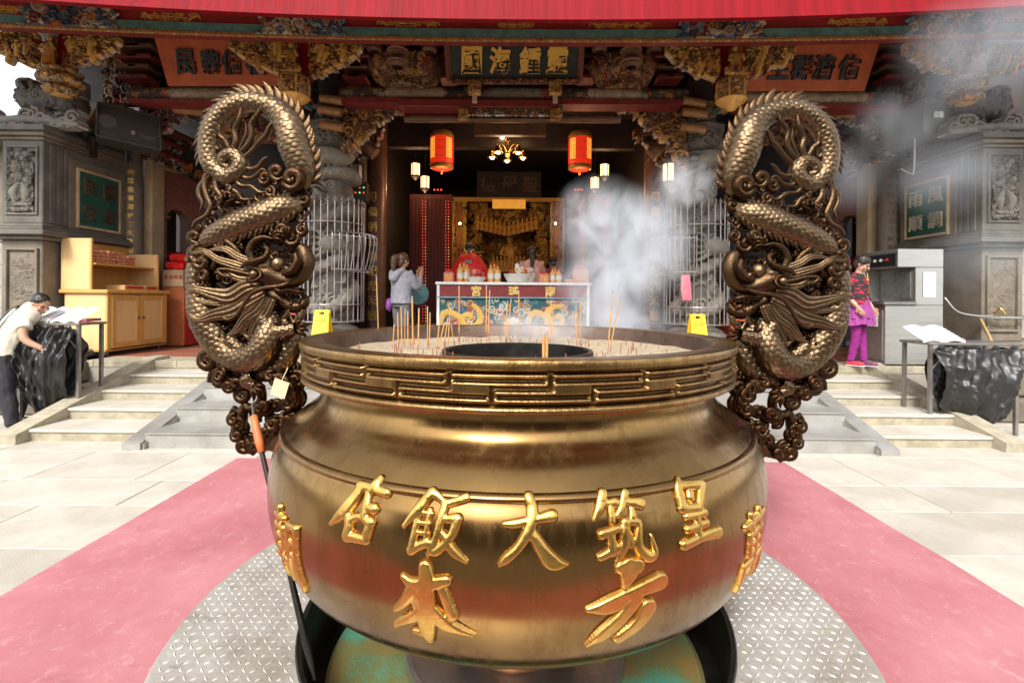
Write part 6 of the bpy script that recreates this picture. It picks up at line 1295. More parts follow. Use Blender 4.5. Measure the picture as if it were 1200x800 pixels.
offering('offering_package', 526, 'small red wrapped box at the left end of the offering table', 'offering', .17, .22)
offering('offering_bottle', 543, 'group of tall amber jars in front of the red-caped worshipper', 'offering', .22, .36, .3)
offering('fruit_offering', 558, 'low dish of red and white offerings beside the amber jars', 'offering', .34, .2, .2)
offering('offering_bottle', 579, 'amber jars standing alone between the two worshippers', 'offering', .22, .33)
offering('flower_offering', 606, 'white and yellow flower dish at the middle of the offering table', 'flowers', .48, .34, .25)
offering('flower_offering', 619, 'pale flower dish just below the long ponytail', 'flowers', .30, .28, .4)
offering('offering_package', 637, 'pink carton just right of the flower dishes', 'offering', .18, .2)
offering('offering_bottle', 651, 'amber jars next to the pink carton, near the drifting smoke', 'offering', .2, .27)
offering('offering_package', 668, 'flat low carton on the table beside the smoke', 'offering', .2, .08)
offering('offering_package', 680, 'largest carton with red peaked lid at the right end of the table', 'offering', .27, .30)
# drum
p = at(487, 345, 8.55); t = empty('drum', tuple(p), 'round drum with teal painted skin on a stand, between the hooded woman and the table', 'drum')
rx = Matrix.Translation(p) @ rot_m(R_(80), 0, R_(25))
b = MB(); b.lathe([(0, .14), (.20, .14), (.205, .12)], (0, 0, 0), 28, M=rx); b.build('drum_skin', mat('teal_skin', (.10, .24, .24), (.05, .14, .15), rough=.6, scale=6), t)
b = MB(); b.lathe([(.205, .12), (.22, .10), (.24, 0), (.22, -.12), (.0, -.12)], (0, 0, 0), 28, M=rx); b.build('drum_shell', M_dred, t, smooth=40)
for k in range(3): b = MB(); a_ = k * 2.1; b.tube([p + Vector((0, .1, -.2)), (p[0] + .22 * math.cos(a_), p[1] + .1 + .22 * math.sin(a_), TZ)], .014, 6); b.build('leg', M_dark, t)

ORD = ['first', 'second', 'third', 'fourth', 'fifth', 'sixth', 'seventh', 'eighth', 'ninth', 'tenth', 'eleventh', 'twelfth', 'thirteenth', 'fourteenth']
# ---------------- cupboard with goods, left ----------------
M_ply = mat('pale_veneer', (.78, .52, .24), (.70, .44, .19), rough=.38, scale=1.6, stretch=(6, 6, .6), detail=4)
M_ply2 = mat('honey_veneer', (.66, .36, .10), (.56, .28, .07), rough=.35, scale=1.6, stretch=(6, 6, .6), detail=4)
cup = empty('wooden_cupboard', (-6.4, 8.0, TZ), 'pale wooden cupboard on castors with open upper shelf, standing beside the left stairs', 'cupboard')
def CB(name, x0, x1, y0, y1, z0, z1, m, bev=.006, par=cup): b = MB(); b.bb(x0, x1, y0, y1, z0, z1, bev=bev); return b.build(name, m, par)
cx0, cx1, cy0, cy1 = -6.80, -6.15, 7.35, 8.62; zb = TZ + .10; zt_ = 1.62
CB('side_panel', cx0, cx1 - .02, cy0, cy0 + .03, zb, zt_ - .04, M_ply); CB('side_panel', cx0, cx1 - .02, cy1 - .03, cy1, zb, zt_ - .04, M_ply)
CB('back_panel', cx0, cx0 + .02, cy0 + .03, cy1 - .03, zb, zt_ - .04, M_ply); CB('bottom_panel', cx0, cx1 - .02, cy0, cy1, zb - .03, zb, M_ply2)
CB('worktop', cx0 - .05, cx1 + .04, cy0 - .05, cy1 + .05, zt_ - .04, zt_ + .02, M_ply2, .012)
CB('front_post', cx1 - .02, cx1 + .005, cy0, cy0 + .07, zb, zt_ - .04, M_ply2); CB('front_post', cx1 - .02, cx1 + .005, cy1 - .07, cy1, zb, zt_ - .04, M_ply2)
ym = (cy0 + cy1) / 2
for y0, y1, hy in ((cy0 + .075, ym - .006, ym - .05), (ym + .006, cy1 - .075, ym + .05)):
    dr = CB('door', cx1 - .012, cx1 + .006, y0, y1, zb + .02, zt_ - .055, M_ply)
    for (a_, b_, c_, e_) in ((y0, y0 + .07, zb + .02, zt_ - .055), (y1 - .07, y1, zb + .02, zt_ - .055), (y0 + .07, y1 - .07, zb + .02, zb + .10), (y0 + .07, y1 - .07, zt_ - .135, zt_ - .055)): CB('door_rail', cx1 + .002, cx1 + .022, a_, b_, c_, e_, M_ply2, .004)
    b = MB(); b.ball((cx1 + .04, hy, (zb + zt_) / 2 + .02), .022, 10); b.tube([(cx1, hy, (zb + zt_) / 2 + .02), (cx1 + .04, hy, (zb + zt_) / 2 + .02)], .009, 6); b.build('knob', mat('dark_knob', (.15, .04, .02), rough=.3), cup)
for x in (cx0 + .08, cx1 - .08):
    for y in (cy0 + .08, cy1 - .08):
        b = MB(); b.tube([(x - .015, y, TZ + .035), (x + .015, y, TZ + .035)], .034, 12); b.tube([(x, y, TZ + .05), (x, y, TZ + .10)], .018, 8); b.build('castor', M_steel, cup)
hx0, hx1 = -6.86, -6.42; hz = 2.40
CB('upper_side', hx0, hx1, cy0, cy0 + .03, zt_ + .02, hz + .02, M_ply); CB('upper_side', hx0, hx1 + .10, cy1 - .03, cy1, zt_ + .02, hz - .12, M_ply); CB('upper_back', hx0, hx0 + .02, cy0 + .03, cy1 - .03, zt_ + .02, hz, M_ply2)
CB('upper_shelf', hx0 + .02, hx1 + .06, cy0 + .03, cy1 - .03, 2.02, 2.05, M_ply2); CB('edge_band', hx1, hx1 + .03, cy0 - .004, cy0 + .034, zt_ + .02, hz + .022, M_ply2); CB('edge_band', hx1 + .10, hx1 + .13, cy1 - .034, cy1 + .004, zt_ + .02, hz - .118, M_ply2)
M_pkt = [mat('joss_packet', (.60, .09, .04), (.75, .45, .25), rough=.5, scale=60), mat('joss_packet_pale', (.72, .40, .22), (.5, .08, .04), rough=.5, scale=60)]
q = random.Random(8)
for k in range(9):
    for j in range(5):
        y = 7.45 + k * .10; z = 2.055 + j * .052
        if j > 4 - k * .22 + .2: continue
        o = MB().box((-6.56 + q.uniform(-.02, .02), y, z + .025), (.24, .095, .048), rz=q.uniform(-.12, .12), bev=.008).build('joss_paper_packet', M_pkt[(k + j) % 2], org=(-6.56, y, z)); tag(o, '%s packet, %s from bottom in the %s pile on the cupboard shelf' % (('red', 'cream and red')[(k + j) % 2], ORD[j], 'nearest' if k == 0 else ORD[k] + ' nearest'), 'packet', 'paper packets on the cupboard shelf')
for k, (y, ln) in enumerate(((7.95, .42), (8.32, .3))):
    t = empty('cardboard_tray', (-6.35, y, zt_ + .02), ('longer' if k == 0 else 'shorter') + ' flat cardboard tray with red print on the cupboard worktop', 'tray')
    b = MB(); b.bb(-6.5, -6.2, y - ln / 2, y + ln / 2, zt_ + .022, zt_ + .10, bev=.006); b.build('tray', mat('tan_card', (.62, .40, .18), (.5, .30, .13), rough=.8), t)
    b = MB(); b.bb(-6.198, -6.194, y - ln / 2 + .04, y + ln / 2 - .04, zt_ + .045, zt_ + .085); b.build('print', M_rp, t)
# red cabinet with print, cardboard cartons and red bags on it
M_rcab = mat('red_cabinet', (.55, .03, .02), (.42, .02, .015), rough=.35, scale=3)
rc = empty('red_cabinet', (-6.0, 9.25, TZ), 'red cabinet with yellow characters and a pink flower print, right of the cupboard', 'cabinet')
def RB(n, x0, x1, y0, y1, z0, z1, m, par=rc, bev=.006): b = MB(); b.bb(x0, x1, y0, y1, z0, z1, bev=bev); return b.build(n, m, par)
rx0, rx1, ry0, ry1 = -6.42, -6.0, 8.85, 9.75
RB('carcass', rx0, rx1, ry0, ry1, TZ + .02, 1.72, mat('cabinet_side', (.42, .13, .05), (.34, .10, .035), rough=.4)); RB('printed_panel', rx1 - .001, rx1 + .012, ry0 + .02, ry1, TZ + .04, 1.70, M_rcab)
ux_, un_ = (0, 1, 0), (1, 0, 0)
for s_, y in (('添福壽', 9.18), ('添貴', 9.45)):
    for k, c_ in enumerate(s_): g = MB(); letter(g, c_, fmap((rx1 + .013, y, 1.52 - k * .21), ux_, (0, 0, 1), un_), .17, off=.015); g.build('yellow_character', mat('yellow_print', (.85, .62, .08), rough=.5), rc)
q = random.Random(3)
for k in range(9):
    b = MB(); y, z = 9.05 + q.uniform(0, .6), TZ + .14 + q.uniform(0, .32)
    for j in range(6): a_ = j * 1.05; b.ball((rx1 + .014, y + .055 * math.cos(a_), z + .055 * math.sin(a_)), .045, 8, (.15, 1, 1))
    b.build('flower_print', mat('pink_flower', (.75, .38, .40), (.7, .6, .6), rough=.5, scale=12), rc)
for k, (y0, y1, z0, z1, m, nm, lab) in enumerate(((8.85, 9.7, 1.725, 2.03, None, 'carton', 'open tan cardboard carton with red printed characters standing on the red cabinet'),)):
    t = empty(nm, (-6.2, 9.3, z0), lab, 'box'); RB('carton_body', -6.40, -6.02, y0, y1, z0, z1, mat('cardboard', (.52, .36, .20), (.42, .28, .15), rough=.85), t)
    for i, c_ in enumerate('品香金紙'):
        g = MB(); letter(g, c_, fmap((-6.02, 8.98 + i * .19, 1.93), ux_, (0, 0, 1), un_), .11, off=.01); g.build('red_character', M_rp, t)
        g = MB(); letter(g, c_, fmap((-6.02, 8.98 + i * .19, 1.79), ux_, (0, 0, 1), un_), .09, off=.01); g.build('red_character', M_rp, t)
        g = MB(); letter(g, '香金'[i % 2], fmap((-6.33 + i * .09, 8.85, 1.9), (1, 0, 0), (0, 0, 1), (0, -1, 0)), .08, off=.01); g.build('red_character', M_rp, t)
for i, (y, z, s_) in enumerate(((9.0, 2.035, .2), (9.32, 2.035, .19), (9.6, 2.035, .14), (9.1, 2.19, .15))):
    b = MB(); b.box((-6.2, y, z + .07), (.34, .29, .15), bev=.035); o = b.build('red_bag', mat('red_plastic', (.70, .02, .012), (.5, .012, .01), rough=.25, scale=9, bump=.6, bscale=18), org=(-6.2, y, z), smooth=40)
    tag(o, ('shiny red plastic bag at the near end of the carton', 'shiny red plastic bag in the middle of the carton top', 'small red plastic bag at the far end of the carton', 'red plastic bag lying on top of the other red bags')[i], 'bag')

# ---------------- writing tables with black sacks ----------------
M_sack = mat('black_plastic', (.022, .021, .02), (.014, .013, .013), rough=.38, scale=5, bump=.3, bscale=14, rvar=.06)
M_tbl = mat('grey_metal_table', (.30, .28, .26), (.20, .18, .17), rough=.4, metal=.6, scale=6)
M_paper = mat('white_paper', (.82, .81, .79), (.74, .73, .71), rough=.8, scale=12)
def wtable(x0, x1, y0, y1, zt, lab, lab2, books, seed):
    t = empty('writing_table', ((x0 + x1) / 2, (y0 + y1) / 2, 0), lab, 'table')
    b = MB(); b.box(((x0 + x1) / 2, (y0 + y1) / 2, zt - .015), (x1 - x0, y1 - y0, .03), bev=.006); b.build('table_top', M_tbl, t)
    for x in (x0 + .04, x1 - .04):
        for y in (y0 + .04, y1 - .04): b = MB(); b.box((x, y, (zt - .03) / 2), (.035, .035, zt - .03)); b.build('leg', M_tbl, t)
    b = MB(); b.box(((x0 + x1) / 2, y0 + .04, zt - .10), (x1 - x0 - .1, .02, .05)); b.build('apron', M_tbl, t)
    for x, sx in ((x0 + .06, 1), (x1 - .06, -1)): b = MB(); b.tube([(x, y0 + .03, zt - .3), (x + sx * .22, y0 + .03, zt - .05)], .010, 6); b.build('brace', M_tbl, t)
    # sack: crumpled film hanging from the front edge
    nx, nz = 90, 80; V = []; q = random.Random(seed)
    for j in range(nz + 1):
        v = j / nz
        for i in range(nx + 1):
            u = i / nx; x = x0 + .05 + (x1 - x0 - .1) * u; z = zt - .07 - (zt * .80 - .07) * v * (1 - .12 * math.sin(PI * u * 2 + seed)); 
            bul = math.sin(PI * min(1, v * .9 + .06)) ** .8 * math.sin(PI * (.06 + .88 * u)) ** .35 * .6
            f = mno.noise((u * 5 + seed, v * 1.1, 0)) * .06 + mno.noise((u * 13 + v * 3, v * 2.2, 4 + seed)) * .030 - abs(mno.noise((u * 7 - v * 3, v * 3.5, 9 + seed))) * .035 + .006 * mno.noise((u * 26, v * 12, 2))
            pl_ = .02 * abs(math.sin(u * 22 + 3 * mno.noise((u * 4, v * 2, 1)))) * (1 - v)
            sh = 1 - .22 * v * v
            V.append(((x0 + x1) / 2 + (x - (x0 + x1) / 2) * sh + f * .5, y0 - .01 - bul * .20 - f * 1.6 - pl_, z + f * .5))
    F = [(j * (nx + 1) + i, (j + 1) * (nx + 1) + i, (j + 1) * (nx + 1) + i + 1, j * (nx + 1) + i + 1) for j in range(nz) for i in range(nx)]
    s_ = empty('rubbish_sack', ((x0 + x1) / 2, y0 - .1, .1), lab2, 'plastic sack')
    b = MB(); b.raw(V, F); b.build('front_film', M_sack, s_, smooth=True)
    b = MB(); b.raw([(p[0], 2 * (y0 + .02) - p[1] + (.0), p[2]) for p in V], [f[::-1] for f in F]); b.build('back_film', M_sack, s_, smooth=True)
    b = MB()
    for k in range(5):
        b = MB(); x = x0 + .12 + k * (x1 - x0 - .24) / 4; b.ball((x, y0 - .015, zt - .055), .03, 8, (1.6, .7, 1)); b.build('knot', M_sack, s_)
    for (bx, by, w, rz, lab_) in books:
        bk = empty('prayer_book', (bx, by, zt), lab_, 'book', rz=0)
        for sx in (-1, 1):
            n = 8; P = [(bx + sx * w * k / n, zt + .018 + .05 * math.sin(PI * min(1, k / n * 1.0)) * .6 + .12 * (1 - k / n) * .0) for k in range(n + 1)]
            b = MB(); V2 = [];
            for (x, z) in P: V2 += [(x, by - .14, z - .0), (x, by + .16, z + .14)]
            b.raw(V2 + [(x, y, z - .03) for x, y, z in V2], [((2 * k, 2 * k + 2, 2 * k + 3, 2 * k + 1) if sx > 0 else (2 * k, 2 * k + 1, 2 * k + 3, 2 * k + 2)) for k in range(n)] + [(2 * k, 2 * k + 2 * n + 2, 2 * k + 2 * n + 4, 2 * k + 2) for k in range(n)]); b.build('page_block', M_paper, bk, smooth=30)
            for r in range(5):
                m = MB(); yy = by - .10 + r * .05; m.bb(min(bx + sx * .03, bx + sx * w * .85), max(bx + sx * .03, bx + sx * w * .85), yy, yy + .008, 0, .001)
                zz = zt + .06 + (yy - by + .14) * .467; m.v = [(x_, y_, zz + (y_ - yy) * .467 + .002) for x_, y_, _z in m.v]; m.build('print_line', mat('faint_ink', (.35, .36, .45), rough=.8), bk)
        b = MB(); b.box((bx + w * .95, by + .03, zt + .03), (.10, .24, .03), rz=.1); b.build('cover', mat('red_blue_cover', (.45, .05, .06), (.06, .10, .3), rough=.5, scale=8), bk)
    return t
wtable(-5.92, -5.14, 5.75, 6.15, 1.22, 'tall grey metal writing table at the left, black sack hanging on its front', 'black plastic sack hanging from the left writing table, held by the bending man', [(-5.72, 5.93, .17, 0, 'open white book nearest the bending man'), (-5.36, 5.93, .17, 0, 'open white book at the right end of the left writing table')], 2)
wtable(4.84, 5.92, 5.60, 6.05, 1.08, 'low grey metal writing table at the right in front of the steel cabinet', 'black plastic sack hanging from the right writing table', [(5.08, 5.82, .25, 0, 'open white book on the right writing table')], 7)

# ---------------- steel dispenser cabinet, right ----------------
M_ss = mat('stainless_steel', (.50, .49, .46), (.42, .41, .38), rough=.33, metal=.75, scale=2, bump=.05, stretch=(1, 1, 8))
sc_ = empty('steel_cabinet', (6.0, 7.3, TZ), 'tall stainless steel dispenser cabinet with an open bay, beside the woman at right', 'machine')
def SB(n, x0, x1, y0, y1, z0, z1, m=M_ss, bev=.008): b = MB(); b.bb(x0, x1, y0, y1, z0, z1, bev=bev); return b.build(n, m, sc_)
SB('lower_cabinet', 5.42, 6.26, 7.02, 7.75, TZ + .02, 1.50); SB('bay_back', 5.86, 6.26, 7.02, 7.75, 1.502, 2.05); SB('bay_side', 5.60, 5.858, 7.70, 7.75, 1.55, 2.05)
SB('counter', 5.38, 5.86, 6.99, 7.76, 1.502, 1.55, M_tbl); SB('control_head', 5.60, 6.26, 7.02, 7.75, 2.052, 2.32); SB('control_face', 5.585, 5.598, 7.05, 7.72, 2.08, 2.26, M_black)
SB('access_door', 5.405, 5.418, 7.06, 7.70, TZ + .08, 1.42); SB('notice_sheet', 5.395, 5.404, 7.15, 7.62, 1.18, 1.40, M_paper); SB('notice_sheet', 5.96, 6.14, 7.008, 7.018, 1.62, 1.98, M_paper); SB('bay_panel', 5.845, 5.858, 7.1, 7.66, 1.6, 2.0, mat('dull_panel', (.34, .34, .31), rough=.3, metal=.5))
for z in (.95, 1.25): SB('seam', 5.9, 6.24, 7.015, 7.019, z, z + .004, M_tbl)
for k in range(3): b = MB(); b.tube([(5.58, 7.2 + k * .12, 2.17), (5.565, 7.2 + k * .12, 2.17)], .022, 10); b.build('button', M_rp if k == 0 else M_wp, sc_)
b = MB(); b.tube(catmull([(6.30, 7.05, 1.62), (6.42, 6.98, 1.42), (6.65, 6.93, 1.36), (6.9, 6.92, 1.36)], 6), .014, 6); b.build('hose', M_ss, sc_, smooth=True)
tp = empty('water_pipe', (7.3, 7.05, 1.3), 'thin steel water pipe with taps fixed low on the right tower', 'pipe')
b = MB(); b.tube([(6.75, 6.98, 1.33), (7.55, 6.98, 1.33)], .018, 8); b.build('pipe', M_ss, tp)
for x in (6.95, 7.42): b = MB(); b.tube(catmull([(x, 6.98, 1.33), (x, 6.94, 1.42), (x + .02, 6.9, 1.46), (x + .05, 6.87, 1.38)], 4), .014, 6); b.lathe([(0, .02), (.03, .02), (.03, .03), (0, .03)], (x, 6.95, 1.46), 8); b.build('tap', M_brass, tp)
b = MB(); b.tube(catmull([(6.75, 6.98, 1.33), (6.65, 6.8, 1.2), (6.55, 6.6, 1.0), (6.5, 6.5, .7)], 6), .016, 6); b.build('yellow_hose', mat('ochre_hose', (.45, .30, .12), rough=.5), tp)
# red paper box behind the woman, red basin, red stools at the hall front
def simple_box(name, px, py, d, w, dp, h, m, lab, cat, lid=None, ch_=None):
    p = at(px, py, d); t = empty(name, (p[0], d, p[2]), lab, cat); b = MB(); b.box((p[0], d, p[2] + h / 2), (w, dp, h), bev=.012); b.build('body', m, t)
    b = MB(); b.box((p[0], d, p[2] + h + .01), (w * 1.06, dp * 1.06, .03), bev=.008); b.build('lid', lid or m, t)
    for k, c_ in enumerate(ch_ or ''): g = MB(); letter(g, c_, FR(p[0], d - dp / 2 - .002, p[2] + h * .55), h * .45, off=.015); g.build('yellow_character', mat('yellow_print', (.85, .62, .08), rough=.5), t)
    return t
simple_box('offering_box', 1032, 362, 7.9, .42, .35, .42, M_rcab, 'red box with a yellow character, behind the woman in magenta', 'box', ch_='福')
t = simple_box('storage_trunk', 339, 398, 8.4, .44, .5, .62, mat('orange_red', (.50, .09, .03), (.36, .06, .02), rough=.4), 'orange-red trunk glimpsed behind the left dragon handle', 'storage box')
t = simple_box('storage_trunk', 866, 400, 8.4, .50, .5, .68, mat('orange_red', (.50, .09, .03)), 'orange-red trunk glimpsed behind the right dragon handle', 'storage box')
p = at(1024, 424, 7.6); t = empty('red_basin', (p[0], 7.6, TZ), 'shallow red plastic basin on the floor at the foot of the steel cabinet', 'basin'); b = MB(); b.lathe([(0, .01), (.16, .01), (.22, .08), (.235, .085), (.235, .075), (.17, 0)], (p[0], 7.55, TZ), 24); b.build('basin', M_rcab, t, smooth=40)
# yellow wet-floor signs
M_yel = mat('yellow_plastic', (.85, .58, .02), (.75, .48, .015), rough=.4, scale=5)
for px, py, lab in ((378, 363, 'yellow plastic wet-floor sign standing in front of the left column cage'), (817, 368, 'yellow plastic wet-floor sign standing in front of the right column cage')):
    d = 7.55; p = at(px, py, d); t = empty('wet_floor_sign', (p[0], d, TZ), lab, 'floor sign', 'yellow wet-floor signs'); z0 = p[2]; hh = z0 - TZ
    for sy in (-1, 1):
        b = MB(); w0, w1 = .15, .11; y0, y1 = d + sy * .17, d + sy * .02
        o = [(-w0, TZ), (w0, TZ), (w1, z0), (-w1, z0)]; g = [(-.04, z0 - .07), (.04, z0 - .07), (.04, z0 - .03), (-.04, z0 - .03)]
        yy = lambda z: y0 + (y1 - y0) * (z - TZ) / hh
        V = [(p[0] + x, yy(z), z) for x, z in o + g]; F = [(0, 1, 5, 4), (1, 2, 6, 5), (2, 3, 7, 6), (3, 0, 4, 7)]; V2 = [(x, y + sy * .008, z) for x, y, z in V]; n = 8
        F2 = [tuple(i + n for i in f[::-1]) for f in F] + [(i, i + n, (i + 1) % 4 + n, (i + 1) % 4) for i in range(4)] + [(4 + i, 4 + (i + 1) % 4, 4 + (i + 1) % 4 + n, 4 + i + n) for i in range(4)]
        b.raw(V + V2, F + F2); b.build('leaf', M_yel, t)
    for k, (w, zz, word) in enumerate(((.16, z0 - .13, 'CAUTION'), (.15, z0 - .17, 'WET FLOOR'))):
        n = len(word)
        for i, c_ in enumerate(word):
            if c_ != ' ': g = MB(); y = d - .17 + .15 * (zz - TZ) / hh - .009; letter(g, c_, fmap((p[0] - w / 2 + w * (i + .5) / n, y, zz), (1, 0, 0), (0, .2, .98), (0, -1, .2)), .026, off=.01, sx=.7); g.build('black_letter', M_black, t)
    b = MB(); b.prism([(p[0] - .04, z0 - .27), (p[0] + .04, z0 - .27), (p[0], z0 - .2)], d - .165 + .15 * (z0 - .23 - TZ) / hh - .01, d - .165 + .15 * (z0 - .23 - TZ) / hh, 'y'); b.build('warning_mark', M_rp, t)
# pink cloth strip on the right cage
p = at(804, 322, 7.72); t = empty('pink_cloth', tuple(p), 'faded pink cloth strips hanging on the right column cage', 'cloth')
for k in range(4):
    b = MB(); ribbon(b, [(p[0] + .03 * k - .05, p[1], p[2], .02), (p[0] + .035 * k - .06, p[1] - .02, p[2] - .2, .03), (p[0] + .04 * k - .04, p[1], p[2] - .42, .02)], .25, 2, .2, 10); b.build('strip', mat('pink_cloth', (.66, .22, .26), (.5, .13, .17), rough=.8), t, smooth=True)
# loudspeakers
M_spk = mat('speaker_black', (.05, .05, .045), (.035, .034, .03), rough=.5, scale=9); M_grl = mat('speaker_grille', (.075, .07, .055), (.055, .05, .04), rough=.6, metal=.3, scale=40, bump=.5, bscale=300)
sp = empty('loudspeaker', tuple(at(150, 150, 7.6)), 'large black loudspeaker box tilted down beside the left tower', 'speaker')
A4 = [at(113, 159, 7.35), at(189, 176, 7.9), at(187, 138, 7.95), at(115, 121, 7.45)]
nrm = (A4[1] - A4[0]).cross(A4[3] - A4[0]).normalized(); nrm = nrm if nrm.y < 0 else -nrm
b = MB(); bk = [p - nrm * .42 + Vector((0, 0, .06)) for p in A4]; b.raw([tuple(p) for p in A4 + bk], [(0, 1, 2, 3), (7, 6, 5, 4), (0, 4, 5, 1), (1, 5, 6, 2), (2, 6, 7, 3), (3, 7, 4, 0)]); b.build('cabinet', M_spk, sp)
cc = sum(A4, Vector()) / 4; G4 = [cc + (p - cc) * .90 + nrm * .012 for p in A4]; b = MB(); b.raw([tuple(p) for p in G4] + [tuple(p - nrm * .01) for p in G4], [(0, 1, 2, 3), (0, 4, 5, 1), (1, 5, 6, 2), (2, 6, 7, 3), (3, 7, 4, 0)]); b.build('grille', M_grl, sp)
b = MB()
for i in range(4): b.tube([A4[i] + nrm * .012, A4[(i + 1) % 4] + nrm * .012], .022, 6)
b.build('front_frame', M_spk, sp)
sx_, sz_ = (A4[1] - A4[0]).normalized(), (A4[3] - A4[0]).normalized(); M_dp = mat('driver_disc', (.11, .10, .085), (.085, .08, .065), rough=.6, scale=40)  # slightly paler discs on the grille mark the drivers
for u_, r in ((.22, .17), (-.28, .12)):
    b = MB(); c_ = cc + sx_ * u_ + nrm * .014; b.raw([tuple(c_)] + [tuple(c_ + sx_ * r * math.cos(a) + sz_ * r * .9 * math.sin(a)) for a in np.linspace(0, 2 * PI, 24, endpoint=False)], [(0, i + 1, (i + 1) % 24 + 1) for i in range(24)]); b.build('driver', M_dp, sp)
b = MB(); c_ = cc + sx_ * .04 - sz_ * .10 + nrm * .02; b.raw([tuple(c_ + sx_ * .03 * math.cos(a) + sz_ * .04 * math.sin(a)) for a in np.linspace(0, 2 * PI, 12, endpoint=False)], [tuple(range(12))]); b.build('badge', mat('silver_badge', (.5, .5, .45), rough=.3, metal=.6), sp)
b = MB(); b.tube([A4[0] - nrm * .2 + Vector((-.05, 0, .1)), A4[0] - nrm * .4 + Vector((-.1, .1, -.12))], .05, 8); b.tube([cc - nrm * .3, cc - nrm * .5 + Vector((0, 0, -.35))], .04, 8); b.build('bracket', M_dkmet, sp)
sp = empty('loudspeaker', tuple(at(1095, 140, 7.5)), 'grey-ended loudspeaker box half hidden in smoke beside the right tower', 'speaker')
p0 = at(1082, 157, 7.4); p1 = at(1116, 117, 7.4); b = MB(); z0, z1_ = p0[2], p1[2]
b.raw([(p0[0], 7.4, z0), (p1[0], 7.4, z0 + .02), (p1[0], 7.4, z1_), (p0[0], 7.4, z1_ + .03), (p0[0] - .1, 8.6, z0), (p1[0] - .1, 8.6, z0), (p1[0] - .1, 8.6, z1_), (p0[0] - .1, 8.6, z1_)], [(0, 1, 2, 3), (7, 6, 5, 4), (0, 4, 5, 1), (1, 5, 6, 2), (2, 6, 7, 3), (3, 7, 4, 0)]); b.build('cabinet', mat('grey_plastic', (.22, .23, .22), (.16, .17, .16), rough=.5), sp)
b = MB(); b.box(((p0[0] + p1[0]) / 2, 7.394, (z0 + z1_) / 2 + .03), (.16, .012, .10), bev=.004); b.build('label_plate', mat('silver_badge', (.5, .5, .45), rough=.3, metal=.6), sp)
b = MB(); b.tube(catmull([at(1072, 160, 7.6), at(1071, 200, 7.6), at(1066, 203, 7.7), at(1056, 198, 7.8)], 5), .012, 6); b.build('cable', mat('white_cable', (.6, .6, .56), rough=.5), sp)

# ---------------- incense sticks in the ash, poker, tag ----------------
M_stk = mat('incense_stick', (.66, .36, .12), (.50, .24, .07), rough=.8, scale=20); M_tip = mat('ash_tip', (.45, .42, .38), (.3, .27, .24), rough=.95, scale=60); M_stkr = mat('red_stick_base', (.45, .10, .05), rough=.8)
def stick(px, py0, px1, py1, d, thick, lab, grp='incense sticks standing in the ash'):
    p = at(px, py0, d); z = 1.262; t1 = at(px1, py1, d); x0 = p[0]
    t = empty('incense_stick', (x0, d, z), lab, 'incense stick', grp)
    P0 = Vector((x0, d, z)); P1 = Vector((t1[0], d, t1[2])); L = (P1 - P0)
    b = MB(); b.tube([P0, P0 + L * .18], thick * .5, 6); b.build('foot', M_stkr, t)
    b = MB(); b.tube([P0 + L * .18, P0 + L * .93], thick, 6); b.build('stick', M_stk, t)
    b = MB(); b.tube([P0 + L * .93, P1], thick * .95, 6); b.build('tip', M_tip, t)
def dist_of(py): return 1e9 if py <= 350 else (1.55 - 1.265) * 567 / (py - 350)
STK = [(444, 405, 441, 323, 0), (467, 412, 466, 366, 0), (471, 412, 470, 359, 0), (474, 411, 475, 362, 0), (478, 413, 478, 364, 0), (484, 413, 483, 347, 1), (490, 413, 491, 361, 1), (501, 411, 501, 359, 0), (503, 412, 504, 366, 0), (511, 414, 516, 371, 0), (513, 412, 521, 378, 0), (520, 407, 525, 372, 0), (525, 405, 527, 368, 0),
       (538, 402, 538, 335, 0), (570, 401, 570, 334, 0), (572, 401, 574, 340, 0), (592, 402, 595, 352, 0), (594, 402, 599, 350, 0), (608, 401, 608, 340, 0), (645, 402, 646, 352, 0), (648, 402, 648, 362, 0), (637, 420, 637, 391, 2), (640.5, 420, 641, 388, 2), (676, 404, 675, 358, 0), (681, 404, 680, 350, 0), (712, 414, 718, 340, 0), (715, 408, 727, 346, 0), (460, 409, 462, 380, 0), (532, 404, 529, 381, 0)]
CNT = {}
for i, (x0, y0, x1, y1, kd) in sorted(enumerate(STK), key=lambda t: t[1][0]):
    d = min(3.3, max(1.75, dist_of(y0)))
    if kd == 2: d = 1.78
    near = {0: 'tallest incense stick standing alone at the left side of the ash', 25: 'tall incense stick at the right, nearly upright', 26: 'tall incense stick at the right, leaning to the right', 21: 'left one of two thick short incense sticks by the front rim', 22: 'right one of two thick short incense sticks by the front rim', 5: 'tall yellow incense stick behind the left rim', 13: 'lone tall stick in front of the left corner of the table'}
    cl_ = 'left' if x0 < 535 else 'middle' if x0 < 620 else 'right'
    if i not in near: CNT[cl_] = CNT.get(cl_, 0) + 1
    lab = near.get(i) or '%s%s incense stick, %s thin one from the left in the %s cluster' % ('short ' if y0 - y1 < 42 else 'tall ' if y0 - y1 > 55 else '', 'leaning' if abs(x1 - x0) > 3 else 'upright', ORD[CNT[cl_] - 1], cl_)
    stick(x0, y0, x1, y1, d, (.0032, .0042, .0052)[kd], lab, 'incense sticks in the %s of the burner' % ('left' if x0 < 535 else 'middle' if x0 < 620 else 'right'))
pk = empty('ash_rake', (-.775, 1.93, .03), 'long thin steel rake with orange wrapped handle, leaning against the left side of the burner', 'tool')
top = at(297, 487, 2.28); bot = Vector((-.775, 1.93, .025)); mid = bot + (top - bot) * .84
b = MB(); b.tube([bot, bot + (top - bot) * .12, bot + (top - bot) * .4, mid], [.006, .016, .011, .011], 8); b.build('rod', M_dkmet, pk, smooth=50)
